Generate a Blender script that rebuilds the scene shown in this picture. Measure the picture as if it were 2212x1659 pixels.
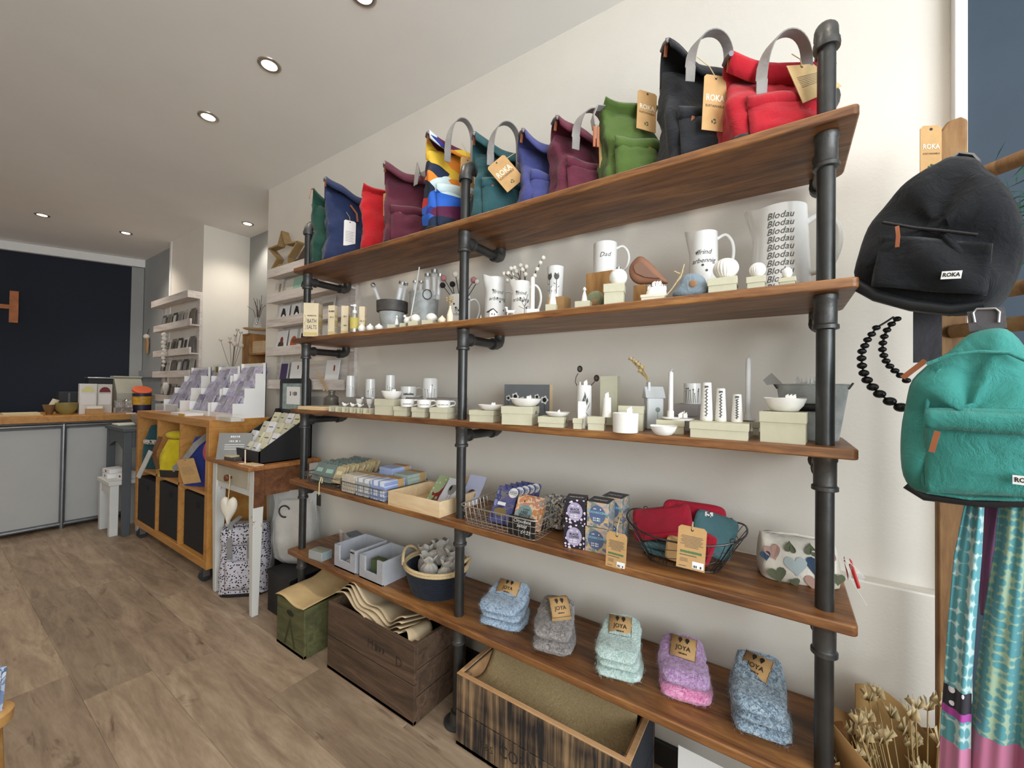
import bpy, bmesh, math, random
from mathutils import Vector as V3, Matrix as MX, noise as NZ
for o in list(bpy.data.objects): bpy.data.objects.remove(o)
SC = bpy.context.scene; COL = SC.collection; PI = math.pi
RND = random.Random(7)
# ---------------------------------------------------------------- camera
IW, IH, FPX = 2212, 1659, 873.10
CAM = V3((0.25579, -1.34027, 1.17059))
CF = V3((-0.558409, 0.829464, 0.012990)); CR = V3((0.829554, 0.558249, 0.014117)); CU = V3((-0.004458, -0.018659, 0.999816))
cd = bpy.data.cameras.new('camera'); cam = bpy.data.objects.new('camera', cd); COL.objects.link(cam)
cd.sensor_width = 36; cd.lens = FPX / IW * 36; cd.clip_start = .02; cd.clip_end = 60
cam.matrix_world = MX(((CR.x, CU.x, -CF.x, CAM.x), (CR.y, CU.y, -CF.y, CAM.y), (CR.z, CU.z, -CF.z, CAM.z), (0, 0, 0, 1)))
SC.camera = cam
# ---------------------------------------------------------------- light
wd = bpy.data.worlds.new('sky'); SC.world = wd; wd.use_nodes = True
bg = wd.node_tree.nodes['Background']; bg.inputs[0].default_value = (.80, .90, 1.0, 1); bg.inputs[1].default_value = 1.6
SC.view_settings.view_transform = 'Standard'; SC.view_settings.look = 'None'
SC.view_settings.gamma = 1; SC.view_settings.use_curve_mapping = False
SC.view_settings.exposure = 0.18
ZC = 2.554; YU = .045
def area(name, loc, target, sx, sy, e, col):
    l = bpy.data.lights.new(name, 'AREA'); l.shape = 'RECTANGLE'; l.size = sx; l.size_y = sy; l.energy = e; l.color = col
    o = bpy.data.objects.new(name, l); COL.objects.link(o); o.location = loc
    o.rotation_euler = (V3(target) - V3(loc)).to_track_quat('-Z', 'Y').to_euler(); return o
# daylight through the shop window and the glazed door on the street side
area('window_daylight', (2.28, -2.05, 1.5), (-1, -1.3, 3.2), 2.3, 1.7, 92, (.86, .935, 1))
# ---------------------------------------------------------------- pixel <-> place helpers (each with its own depth)
def ray(px, py): return CF + CR * ((px - IW / 2) / FPX) + CU * ((IH / 2 - py) / FPX)
def PZ(px, py, z): d = ray(px, py); return CAM + d * ((z - CAM.z) / d.z)
def PY(px, py, y): d = ray(px, py); return CAM + d * ((y - CAM.y) / d.y)
def PX(px, py, x): d = ray(px, py); return CAM + d * ((x - CAM.x) / d.x)
def XA(px, y, z):
    a = CR - CF * ((px - IW / 2) / FPX); return (a.dot(CAM) - a.y * y - a.z * z) / a.x
def ZA(py, x, y):
    a = CU - CF * ((IH / 2 - py) / FPX); return (a.dot(CAM) - a.x * x - a.y * y) / a.z
def DIA(pw, P):
    d = V3(P) - CAM; w = d.dot(CF); return pw * w / FPX * w / math.hypot(w, d.dot(CR))
def FACE(P): return math.atan2(CAM.x - P[0], P[1] - CAM.y)      # turn about z that points local -y at the camera
# ---------------------------------------------------------------- mesh helpers
class MB:
    def __init__(s): s.v = []; s.f = []
    def add(s, vs, fs):
        b = len(s.v); s.v += [tuple(v) for v in vs]; s.f += [tuple(b + i for i in q) for q in fs]; return s
    def box(s, c, d, m=None):
        hx, hy, hz = d[0] / 2, d[1] / 2, d[2] / 2; m = m or MX()
        vs = [V3(c) + m.to_3x3() @ V3((x * hx, y * hy, z * hz)) for z in (-1, 1) for x, y in ((-1, -1), (1, -1), (1, 1), (-1, 1))]
        return s.add(vs, [(3, 2, 1, 0), (4, 5, 6, 7), (0, 1, 5, 4), (1, 2, 6, 5), (2, 3, 7, 6), (3, 0, 4, 7)])
    def bx(s, x0, x1, y0, y1, z0, z1): return s.box(((x0 + x1) / 2, (y0 + y1) / 2, (z0 + z1) / 2), (x1 - x0, y1 - y0, z1 - z0))
    def loft(s, rings, c0=True, c1=True, wrap=True):
        n = len(rings[0]); b = len(s.v); vs = [p for r in rings for p in r]; fs = []
        for i in range(len(rings) - 1):
            for j in range(n if wrap else n - 1):
                k = (j + 1) % n; fs.append((i * n + j, i * n + k, (i + 1) * n + k, (i + 1) * n + j))
        if c0: fs.append(tuple(range(n - 1, -1, -1)))
        if c1: fs.append(tuple(range((len(rings) - 1) * n, len(rings) * n)))
        return s.add(vs, fs)
    def lathe(s, prof, n=24, c=(0, 0, 0), m=None, sy=1, c0=True, c1=True):
        m = (m or MX()).to_3x3(); c = V3(c)
        return s.loft([[c + m @ V3((max(r, 1e-5) * math.cos(2 * PI * k / n), sy * max(r, 1e-5) * math.sin(2 * PI * k / n), z)) for k in range(n)] for r, z in prof], c0, c1)
    def tube(s, pts, r, n=8, closed=False, caps=True):
        pts = [V3(p) for p in pts]; N = len(pts); rings = []; up = None
        for i, p in enumerate(pts):
            if closed: t = pts[(i + 1) % N] - pts[i - 1]
            else: t = pts[min(i + 1, N - 1)] - pts[max(i - 1, 0)]
            t.normalize()
            if up is None: up = V3((0, 0, 1)) if abs(t.z) < .9 else V3((1, 0, 0))
            a = t.cross(up)
            if a.length < 1e-4: a = t.orthogonal()
            a.normalize(); b = a.cross(t).normalized(); up = b
            rr = r[i] if isinstance(r, (list, tuple)) else r
            rings.append([p + a * rr * math.cos(2 * PI * k / n) + b * rr * math.sin(2 * PI * k / n) for k in range(n)])
        if closed: rings.append(rings[0])
        return s.loft(rings, caps and not closed, caps and not closed)
    def ribbon(s, pts, w, t, wdir):
        pts = [V3(p) for p in pts]; N = len(pts); rings = []
        for i, p in enumerate(pts):
            tg = (pts[min(i + 1, N - 1)] - pts[max(i - 1, 0)]).normalized()
            wd_ = V3(wdir(i) if callable(wdir) else wdir); wd_ = (wd_ - tg * wd_.dot(tg)).normalized(); nn = tg.cross(wd_).normalized()
            rings.append([p + wd_ * (a * w / 2) + nn * (b * t / 2) for a, b in ((-1, -1), (1, -1), (1, 1), (-1, 1))])
        return s.loft(rings)
    def prism(s, poly, y0, y1, f=None):
        f = f or (lambda u, v, w: (u, w, v)); n = len(poly)
        vs = [f(u, v, y0) for u, v in poly] + [f(u, v, y1) for u, v in poly]
        return s.add(vs, [tuple(range(n)), tuple(range(2 * n - 1, n - 1, -1))] + [(i, n + i, n + (i + 1) % n, (i + 1) % n) for i in range(n)])
    def ball(s, c, r, n=14, m=9, sc=(1, 1, 1), mt=None):
        mt = (mt or MX()).to_3x3(); c = V3(c)
        return s.loft([[c + mt @ V3((sc[0] * r * math.sin(a) * math.cos(2 * PI * k / n), sc[1] * r * math.sin(a) * math.sin(2 * PI * k / n), -sc[2] * r * math.cos(a))) for k in range(n)] for a in [PI * (.02 + .96 * i / m) for i in range(m + 1)]])
    def grid(s, fn, nu, nv, th=0):
        vs = [V3(fn(i / nu, j / nv)) for j in range(nv + 1) for i in range(nu + 1)]
        fs = [(j * (nu + 1) + i, j * (nu + 1) + i + 1, (j + 1) * (nu + 1) + i + 1, (j + 1) * (nu + 1) + i) for j in range(nv) for i in range(nu)]
        return s.add(vs, fs)
    def obj(s, name, mat, parent=None, loc=None, rz=None, smooth=40, bev=0, solid=0, sub=0, rot=None):
        me = bpy.data.meshes.new(name); me.from_pydata(s.v, [], s.f); me.update()
        bm = bmesh.new(); bm.from_mesh(me); bmesh.ops.recalc_face_normals(bm, faces=bm.faces); bm.to_mesh(me); bm.free()
        if smooth:
            me.polygons.foreach_set('use_smooth', [True] * len(me.polygons)); me.set_sharp_from_angle(angle=math.radians(smooth))
        me.materials.append(mat)
        o = bpy.data.objects.new(name, me); COL.objects.link(o)
        if parent: o.parent = parent
        if loc is not None: o.location = loc
        if rz is not None: o.rotation_euler = (0, 0, rz)
        if rot is not None: o.rotation_euler = rot
        if solid: m = o.modifiers.new('solid', 'SOLIDIFY'); m.thickness = solid; m.offset = 0
        if sub: m = o.modifiers.new('sub', 'SUBSURF'); m.levels = m.render_levels = sub
        if bev: m = o.modifiers.new('bevel', 'BEVEL'); m.width = bev; m.segments = 2; m.limit_method = 'ANGLE'
        return o
def tag(o, label, cat, group=None):
    o['label'] = label; o['category'] = cat
    if group: o['group'] = group
    return o
def thing(name, label, cat, loc=(0, 0, 0), rz=0, group=None, rot=None):
    o = bpy.data.objects.new(name, None); o.empty_display_size = .05; COL.objects.link(o); o.location = loc; o.rotation_euler = rot or (0, 0, rz)
    return tag(o, label, cat, group)
def struct(o): o['kind'] = 'structure'; return o
def copy_tree(o, parent=None, **kw):
    c = o.copy(); COL.objects.link(c); c.parent = parent
    for ch in list(o.children): copy_tree(ch, c)
    for k, v in kw.items(): c[k] = v
    return c
_T = {}
def text_geo(t, size, shear=0, font_bold=0):
    k = (t, shear, font_bold)
    if k not in _T:
        c = bpy.data.curves.new('t', 'FONT'); c.body = t; c.size = 1; c.align_x = 'CENTER'; c.align_y = 'CENTER'; c.resolution_u = 2; c.shear = shear; c.offset = font_bold
        o = bpy.data.objects.new('t', c); COL.objects.link(o); me = bpy.data.meshes.new_from_object(o)
        _T[k] = ([tuple(v.co) for v in me.vertices], [tuple(p.vertices) for p in me.polygons])
        bpy.data.objects.remove(o); bpy.data.curves.remove(c); bpy.data.meshes.remove(me)
    vs, fs = _T[k]; return [(x * size, y * size) for x, y, z in vs], fs
def letters(mb, t, size, fn, shear=0, bold=0, sx=1):
    vs, fs = text_geo(t, size, shear, bold); return mb.add([fn(u * sx, v) for u, v in vs], fs)
def scrib(mb, n, size, fn, sx=1):
    q = random.Random(n * 31 + int(size * 1e5)); u = -n * size * .27 * sx
    for i in range(n):
        w = size * (.22 + .22 * q.random()) * sx; a = size * (.22 + .25 * q.random()); b = size * .05 * q.random()
        if q.random() > .14: mb.add([fn(u, -a - b), fn(u + w, -a), fn(u + w, a * .8), fn(u, a * .8 + b)], [(0, 1, 2, 3)])
        u += size * .54 * sx
    return mb
def sq(h):
    h = h.lstrip('#'); c = [int(h[i:i + 2], 16) / 255 for i in (0, 2, 4)]
    return tuple((x / 12.92 if x <= .04045 else ((x + .055) / 1.055) ** 2.4) for x in c) + (1,)
# ---------------------------------------------------------------- materials
_M = {}
class NT:
    def __init__(s, name):
        s.m = bpy.data.materials.new(name); s.m.use_nodes = True; s.t = s.m.node_tree; s.b = s.t.nodes['Principled BSDF']
        s.co = None
    def n(s, typ, **kw):
        x = s.t.nodes.new(typ)
        for k, v in kw.items():
            if k.startswith('i_'): x.inputs[k[2:].replace('_', ' ')].default_value = v
            else: setattr(x, k, v)
        return x
    def l(s, a, b): s.t.links.new(a, b)
    def coord(s, scale=(1, 1, 1), which='Object'):
        tc = s.n('ShaderNodeTexCoord'); mp = s.n('ShaderNodeMapping'); mp.inputs['Scale'].default_value = scale
        s.l(tc.outputs[which], mp.inputs['Vector']); return mp.outputs['Vector']
    def ramp(s, src, stops, interp='LINEAR'):
        r = s.n('ShaderNodeValToRGB'); r.color_ramp.interpolation = interp; e = r.color_ramp.elements
        e[0].position, e[0].color = stops[0]; e[1].position, e[1].color = stops[1]
        for p_, c_ in stops[2:]:
            q = e.new(p_); q.color = c_
        s.l(src, r.inputs['Fac']); return r.outputs['Color']
    def noise(s, vec, sc, det=3, rough=.55, dist=0):
        x = s.n('ShaderNodeTexNoise', i_Scale=sc, i_Detail=det, i_Roughness=rough, i_Distortion=dist); s.l(vec, x.inputs['Vector']); return x.outputs['Fac']
    def bump(s, src, st, dist=.01):
        b = s.n('ShaderNodeBump', i_Strength=st, i_Distance=dist); s.l(src, b.inputs['Height']); s.l(b.outputs['Normal'], s.b.inputs['Normal'])
    def set(s, **kw):
        for k, v in kw.items(): s.b.inputs[k.replace('_', ' ')].default_value = v
        return s
def plain(h, rough=.6, metal=0, var=.10, scale=9, bump=.0, bscale=60, spec=.5, alpha=1, trans=0, coat=0, emit=0):
    key = ('p', h, rough, metal, var, scale, bump, bscale, spec, alpha, trans, coat, emit)
    if key in _M: return _M[key]
    t = NT('m_' + h); c = sq(h); vec = t.coord()
    if var:
        f = t.noise(vec, scale, 4)
        lo = tuple(x * (1 - var) for x in c[:3]) + (1,); hi = tuple(min(1, x * (1 + var)) for x in c[:3]) + (1,)
        t.l(t.ramp(f, [(.3, lo), (.7, hi)]), t.b.inputs['Base Color'])
    else: t.set(Base_Color=c)
    t.set(Roughness=rough, Metallic=metal, Specular_IOR_Level=spec, Alpha=alpha, Transmission_Weight=trans, Coat_Weight=coat)
    if emit: t.set(Emission_Color=c, Emission_Strength=emit)
    if bump: t.bump(t.noise(vec, bscale, 3), bump, .004)
    _M[key] = t.m; return t.m
def fabric(h, sc=900, wr=.35, rough=.85, var=.16):
    key = ('f', h, sc, wr)
    if key in _M: return _M[key]
    t = NT('fabric_' + h); c = sq(h); vec = t.coord(); a = t.noise(vec, 14, 4); w = t.noise(vec, sc, 2)
    lo = tuple(x * (1 - var) for x in c[:3]) + (1,); hi = tuple(min(1, x * (1 + var)) for x in c[:3]) + (1,)
    t.l(t.ramp(a, [(.3, lo), (.7, hi)]), t.b.inputs['Base Color']); t.set(Roughness=rough, Specular_IOR_Level=.25, Sheen_Weight=.15)
    mx = t.n('ShaderNodeMath', operation='MULTIPLY_ADD'); t.l(w, mx.inputs[0]); mx.inputs[1].default_value = .12; t.l(t.noise(vec, 22, 4, .6, .8), mx.inputs[2])
    t.bump(mx.outputs[0], wr, .02); _M[key] = t.m; return t.m
def wood(name, cs, sc=(1, 8, 8), rough=.45, bump=.15, rand=0, dist=1.2, fine=60, knots=0, which='Object', vr=(.75, 1.2)):
    t = NT(name); vec = t.coord(sc, which)
    if rand:
        oi = t.n('ShaderNodeObjectInfo'); va = t.n('ShaderNodeVectorMath', operation='ADD'); sc_ = t.n('ShaderNodeMath', operation='MULTIPLY'); sc_.inputs[1].default_value = 37
        t.l(oi.outputs['Random'], sc_.inputs[0]); t.l(vec, va.inputs[0]); t.l(sc_.outputs[0], va.inputs[1]); vec = va.outputs[0]
    f1 = t.noise(vec, 2.2, 5, .6, dist); f2 = t.noise(vec, fine / 4, 3, .6, .4)
    mx = t.n('ShaderNodeMath', operation='MULTIPLY_ADD'); t.l(f2, mx.inputs[0]); mx.inputs[1].default_value = .35; mx.inputs[2].default_value = -.17
    ad = t.n('ShaderNodeMath', operation='ADD'); t.l(f1, ad.inputs[0]); t.l(mx.outputs[0], ad.inputs[1])
    n = len(cs); col = t.ramp(ad.outputs[0], [(.28 + .44 * i / (n - 1), sq(c)) for i, c in enumerate(cs)])
    if knots:
        v2 = t.coord((1.6, 7, 7), which)
        if rand:
            vb = t.n('ShaderNodeVectorMath', operation='ADD'); t.l(v2, vb.inputs[0]); t.l(sc_.outputs[0], vb.inputs[1]); v2 = vb.outputs[0]
        vo = t.noise(v2, 1.5, 3, .7, 1.5); k = t.ramp(vo, [(.60, (0, 0, 0, 1)), (.72, (1, 1, 1, 1))])
        mk = t.n('ShaderNodeMixRGB', blend_type='MULTIPLY'); mk.inputs['Color2'].default_value = (.52, .46, .42, 1); s2 = t.n('ShaderNodeMath', operation='MULTIPLY'); t.l(k, s2.inputs[0]); s2.inputs[1].default_value = knots
        t.l(s2.outputs[0], mk.inputs['Fac']); t.l(col, mk.inputs['Color1']); col = mk.outputs['Color']
    if rand:
        mr = t.n('ShaderNodeMapRange'); mr.inputs['To Min'].default_value = vr[0]; mr.inputs['To Max'].default_value = vr[1]; t.l(oi.outputs['Random'], mr.inputs['Value'])
        hs = t.n('ShaderNodeHueSaturation'); t.l(mr.outputs[0], hs.inputs['Value']); t.l(col, hs.inputs['Color']); col = hs.outputs['Color']
    t.l(col, t.b.inputs['Base Color']); t.set(Roughness=rough); t.bump(ad.outputs[0], bump, .006); return t.m
def cells(name, cols, sc, rough=.7, feature='F1', jit=1, which='Object', dist=0, vscale=(1, 1, 1)):
    t = NT(name); vec = t.coord(vscale, which); n1 = t.noise(vec, sc, 2, .5, dist)
    t.l(t.ramp(n1, [(p_, sq(c)) for p_, c in cols], 'CONSTANT'), t.b.inputs['Base Color']); t.set(Roughness=rough, Specular_IOR_Level=.3); return t.m
def patches(name, cols, sc, vscale=(1, 1, 1), warp=.06):
    t = NT(name); vec = t.coord(vscale); nz = t.n('ShaderNodeTexNoise', i_Scale=7.0, i_Detail=1.0); t.l(vec, nz.inputs['Vector'])
    sb = t.n('ShaderNodeVectorMath', operation='SUBTRACT'); sb.inputs[1].default_value = (.5, .5, .5); t.l(nz.outputs['Color'], sb.inputs[0]); sc_ = t.n('ShaderNodeVectorMath', operation='SCALE'); sc_.inputs['Scale'].default_value = warp; t.l(sb.outputs[0], sc_.inputs[0])
    ad = t.n('ShaderNodeVectorMath', operation='ADD'); t.l(vec, ad.inputs[0]); t.l(sc_.outputs[0], ad.inputs[1]); vo = t.n('ShaderNodeTexVoronoi', i_Scale=sc); t.l(ad.outputs[0], vo.inputs['Vector'])
    sp = t.n('ShaderNodeSeparateColor'); t.l(vo.outputs['Color'], sp.inputs[0]); n = len(cols); t.l(t.ramp(sp.outputs[0], [(i / n, sq(c)) for i, c in enumerate(cols)], 'CONSTANT'), t.b.inputs['Base Color']); t.set(Roughness=.75, Specular_IOR_Level=.3); return t.m
def dots(name, base, spot, sc, thr, vscale=(1, 1, 1), rough=.7, rnd=.6):
    t = NT(name); vec = t.coord(vscale); vo = t.n('ShaderNodeTexVoronoi', i_Scale=sc, i_Randomness=rnd); t.l(vec, vo.inputs['Vector'])
    t.l(t.ramp(vo.outputs['Distance'], [(0, sq(spot)), (thr, sq(base))], 'CONSTANT'), t.b.inputs['Base Color']); t.set(Roughness=rough, Specular_IOR_Level=.3); return t.m
WALL = plain('#E7E0D4', .85, var=.03, scale=3, bump=.12, bscale=120)
CEILM = plain('#F1EEE8', .9, var=.04, scale=1.2, bump=.25, bscale=5)
GREYW = plain('#9FA09E', .7, var=.05, scale=3, bump=.1, bscale=40)
NAVY = plain('#131C2B', .75, var=.06, scale=3)
WHITE = plain('#F0EFEC', .55, var=.02)
CERAM = plain('#F1EFEA', .18, var=.02, scale=20, coat=.3)
BISQ = plain('#F0EDE6', .55, var=.04, scale=30, bump=.05)
CREAM = plain('#EFE0C6', .6, var=.03)
INK = plain('#23211F', .6, var=0)
INKG = plain('#55534F', .6, var=0)
KRAFT = plain('#C29A66', .8, var=.06, scale=40, bump=.1, bscale=300)
KRAFTL = plain('#CDAF7E', .8, var=.06, scale=30, bump=.1, bscale=300)
SAGE = plain('#C8C3A9', .75, var=.03, scale=60, bump=.06, bscale=500)
BLACKP = plain('#1A1A1C', .5, var=.05)
WIRE = plain('#8F8C88', .35, metal=.9, var=.15, scale=40)
WIRED = plain('#4A4745', .4, metal=.8, var=.2, scale=40)
PIPE = plain('#474746', .36, metal=.7, var=.22, scale=14, bump=.08, bscale=90)
PIPEF = plain('#535250', .45, metal=.65, var=.25, scale=26, bump=.2, bscale=120)
STEEL = plain('#B9BABC', .3, metal=.95, var=.08)
ZINC = plain('#B2B6B4', .5, metal=.15, var=.25, scale=30, bump=.05)
ZINCD = plain('#55504C', .6, metal=.3, var=.25, scale=30)
ZINCL = plain('#B4B6BB', .6, metal=.15, var=.10, scale=20, bump=.1)
LEATHER = plain('#9C5A36', .55, var=.1)
WEB = fabric('#8B8784', 700, .2)
TWINE = plain('#CDB68A', .9, var=.12, scale=300)
PAPERW = plain('#F2F1EE', .7, var=.01)
SHELFW = wood('shelf_wood', ['#4A2D17', '#6C4424', '#885A31', '#A57440'], (1.1, 9, 9), .42, .12, rand=1, knots=.7, vr=(.92, 1.08))
FLOORW = wood('floor_oak', ['#836F5B', '#957F69', '#A48E76', '#B19C84'], (1, 6, 6), .5, .06, rand=1, knots=1.0, vr=(.82, 1.12))
OAK = wood('cube_oak', ['#A9702F', '#BD8440', '#C89250'], (1, 7, 7), .45, .05)
DARKW = wood('crate_dark', ['#3A2A1E', '#54402F', '#6B5340'], (1, 10, 10), .75, .4)
GREENW = wood('crate_green', ['#3A3A22', '#535332', '#66653F'], (2, 9, 9), .7, .3)
PINE = wood('pine', ['#D3B48A', '#E0C49B', '#E8CFA9'], (1, 7, 7), .6, .06)
PALEW = wood('whitewash', ['#BDB0A6', '#D6CCC4', '#E4DDD6'], (1, 9, 9), .7, .2)
BLOCKW = wood('block_wood', ['#8C6236', '#A97B46', '#BF9159'], (6, 6, 2), .6, .1)
BROWNW = wood('table_brown', ['#4E2E19', '#6B4226', '#835634'], (1, 8, 8), .5, .15)
RUSTW = wood('rustic_pole', ['#6B4A2C', '#8E6840', '#A98557'], (6, 6, 1), .7, .3)
GLASS = plain('#EAF2F0', .05, var=0, trans=1, spec=.5)
def glassy():
    t = NT('clear_plastic'); t.set(Base_Color=(.95, .97, .97, 1), Roughness=.12, Alpha=.27, Specular_IOR_Level=.9); return t.m
FILM = glassy()
ZS = [1.7514, 1.4042, 1.061, .7145, .3724]
XL, XR, YF, YB, PYY, PRAD = -1.760, .379, -.300, -.006, -.2476, .0168
PXS = (-1.717, -.692, .329)
# ================================================================ THE SETTING
def slab(name, x0, x1, y0, y1, z0, z1, mat): return struct(MB().bx(x0, x1, y0, y1, z0, z1).obj(name, mat, smooth=0))
XCOR = PY(581, 413, YU).x          # left end of the shelf wall
XBR = PZ(447, 487, ZC).x           # chimney breast flank
YAL = PZ(562, 505, ZC).y           # alcove back
XWL = PZ(365, 522, ZC).x
XNV = -6.05
fl = struct(MB().bx(-6.6, 2.4, -3.6, .75, -.06, -.0085).obj('floor', FLOORW, smooth=0))
pl = MB().bx(-.61, .61, -.0985, .0985, -.008, 0).obj('plank', FLOORW, fl, bev=.0012)
rows = [(-.374 - .197 * k) for k in range(-3, 8)]
first = True; r2 = random.Random(3)
offs = {0: -1.337}
for k, y in enumerate(rows):
    kk = k - 3
    o0 = {1: -1.337, 0: -2.05}.get(kk, -1.9 + r2.random() * 1.2)
    x = o0 - 4 * 1.222
    while x < .9:
        if x + 1.22 > -6.3:
            p = pl if first else pl.copy()
            if not first: COL.objects.link(p)
            first = False
            p.location = (x + .611, y - .0985 + .197, 0)
        x += 1.222
struct(MB().bx(-6.6, 2.4, -3.6, .75, ZC, ZC + .06).obj('ceiling', CEILM, smooth=0))
# shelf wall: upper part set back over a low ledge
wr = struct(MB().bx(XCOR, .61, YU, YU + .12, 0, ZC).obj('wall_right', WALL, smooth=0))
MB().bx(XCOR, .61, 0, YU, 0, .703).obj('ledge', WALL, wr, bev=.004)
struct(MB().bx(.5855, .607, YU - .03, YU, .703, ZC).obj('trim_1', WHITE, smooth=0, bev=.002))  # white trim, coloured brighter than the wall in place of light falling on it
slab('wall_street', .61, 2.4, YU - .02, YU + .1, 0, ZC, plain('#33414F', .7, var=.05))
# alcove beyond the shelf wall and the chimney breast
slab('wall_alcove', XBR - .05, XCOR + .02, YAL, YAL + .1, 0, ZC, GREYW)
slab('wall_alcove_side', XCOR, XCOR + .1, YU + .1, YAL + .02, 0, ZC, WALL)
struct(MB().bx(XWL, XBR, YU, YAL, 0, ZC).obj('wall_breast', WALL, smooth=0))
# grey panelled wall and the dark back wall
wp = struct(MB().bx(XNV - .1, XWL, YU + .05, YU + .15, 0, ZC).obj('wall_panelled', GREYW, smooth=0))
zd = PY(300, 806, YU).z
tr = MB(); tr.bx(XNV, XWL, YU + .02, YU + .055, zd - .05, zd + .03)
struct(tr.obj('trim_2', GREYW, bev=.004, smooth=0))
struct(MB().bx(XNV - .02, XNV + .07, YU + .02, YU + .055, 0, ZC).obj('trim_3', GREYW, bev=.004, smooth=0))
struct(MB().bx(XWL - .012, XWL + .03, YU - .006, YU, 0, ZC).obj('trim_4', WHITE, smooth=0))
A_ = PZ(290, 578, ZC - .09); B_ = PZ(0, 540, ZC - .09)
dv = (V3((B_.x, B_.y, 0)) - V3((A_.x, A_.y, 0))).normalized(); nv = V3((-dv.y, dv.x, 0))
if nv.x < 0: nv = -nv
ang = math.atan2(dv.y, dv.x)
NW = V3((A_.x, A_.y, 0))
def backwall(name, u0, u1, w0, w1, z0, z1, mat, bev=0):
    m = MB(); c = []
    for z in (z0, z1):
        for u, w in ((u0, w0), (u1, w0), (u1, w1), (u0, w1)): q = NW + dv * u + nv * w; c.append((q.x, q.y, z))
    m.add(c, [(3, 2, 1, 0), (4, 5, 6, 7), (0, 1, 5, 4), (1, 2, 6, 5), (2, 3, 7, 6), (3, 0, 4, 7)])
    return struct(m.obj(name, mat, smooth=0, bev=bev))
backwall('wall_back', -.05, 3.6, -.12, 0, 0, ZC, NAVY)
backwall('trim_5', -.1, 3.6, 0, .05, ZC - .085, ZC - .001, WHITE, .004)
backwall('trim_6', -.09, .015, 0, .03, 0, ZC - .09, GREYW, .004)
# walls behind the camera
slab('wall_left', -6.6, 2.4, -3.66, -3.56, 0, ZC, WALL)
fw = MB()
fw.bx(2.34, 2.44, -3.6, -3.3, 0, ZC); fw.bx(2.34, 2.44, -.75, .75, 0, ZC); fw.bx(2.34, 2.44, -3.3, -.75, 0, .5); fw.bx(2.34, 2.44, -3.3, -.75, 2.35, ZC)
struct(fw.obj('wall_front', WALL, smooth=0))
# copper letter on the back wall
COPPER = plain('#C98660', .35, metal=.85, var=.2, scale=12)
lt = PX(22, 628, NW.x + dv.x * .8); z1_ = PX(22, 628, -5.95).z; z0_ = PX(40, 698, -5.95).z
def onback(px, py):
    d = ray(px, py); n = nv; t = (NW + nv * .012 - CAM).dot(n) / d.dot(n); return CAM + d * t
a = onback(22, 628); b = onback(40, 698)
us = (V3((a.x, a.y, 0)) - NW).dot(dv); ue = (V3((b.x, b.y, 0)) - NW).dot(dv); sw = abs(us - ue); zt, zb = a.z, b.z; hm = (zt + zb) / 2
le = thing('wall_letter', 'copper capital letter H fixed on the dark navy back wall', 'letter', NW + dv * us + nv * .004 + V3((0, 0, zb)), ang)
hh = zt - zb
MB().bx(-sw, 0, 0, .02, 0, hh).obj('stem', COPPER, le, bev=.002)
MB().bx(.16, .16 + sw, 0, .02, 0, hh).obj('stem', COPPER, le, bev=.002)
MB().bx(0, .16, 0, .02, hh * .42, hh * .56).obj('crossbar', COPPER, le, bev=.002)
# recessed downlights
EMIT = plain('#FFF4E0', .5, var=0, emit=14)
CHROME = plain('#B8B2A8', .25, metal=.9, var=.1)
DL = [((91, 464), 'at far left over the counter'), ((272, 503), 'over the counter near the panelled wall'), ((535, 483), 'in the alcove corner by the star'),
      ((450, 252), 'third back from the camera along the shelf'), ((582, 140), 'largest in view, above the left end of the shelf'), ((785, -10), 'cut by the top edge of the photo')]
for (px, py), w in DL:
    q = PZ(px, py, ZC); t = thing('downlight', 'round recessed ceiling downlight ' + w, 'light', (q.x, q.y, ZC), group='recessed ceiling downlights')
    MB().lathe([(.030, -.001), (.030, -.004), (.040, -.006), (.045, -.003), (.046, .0)], 28, c0=False, c1=False).obj('trim_ring', CHROME, t, smooth=60)
    MB().lathe([(.0, -.002), (.030, -.002)], 24, c0=False, c1=False).obj('lamp', EMIT, t)
def spot(loc, e, col=(1, .92, .81), ang=118):
    l = bpy.data.lights.new('downlight_or_added_beam', 'SPOT'); l.energy = e; l.color = col; l.spot_size = math.radians(ang); l.spot_blend = .7; l.shadow_soft_size = .05
    o = bpy.data.objects.new('downlight_or_added_beam', l); COL.objects.link(o); o.location = loc
for (px, py), w in DL:
    q = PZ(px, py, ZC); spot((q.x, q.y, ZC - .02), 17 if px in (91, 272, 535) else 10)
for x, y, e in ((-.2, -.55, 11), (.45, -.6, 11), (-3.9, -1.9, 12), (-2.6, -1.9, 9), (-1.2, -1.9, 6), (.2, -1.9, 4), (1.3, -1.9, 6), (-5.3, -1.9, 12)): spot((x, y, ZC - .02), e)  # extra ceiling spots added out of view to light the room, without fittings
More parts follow.
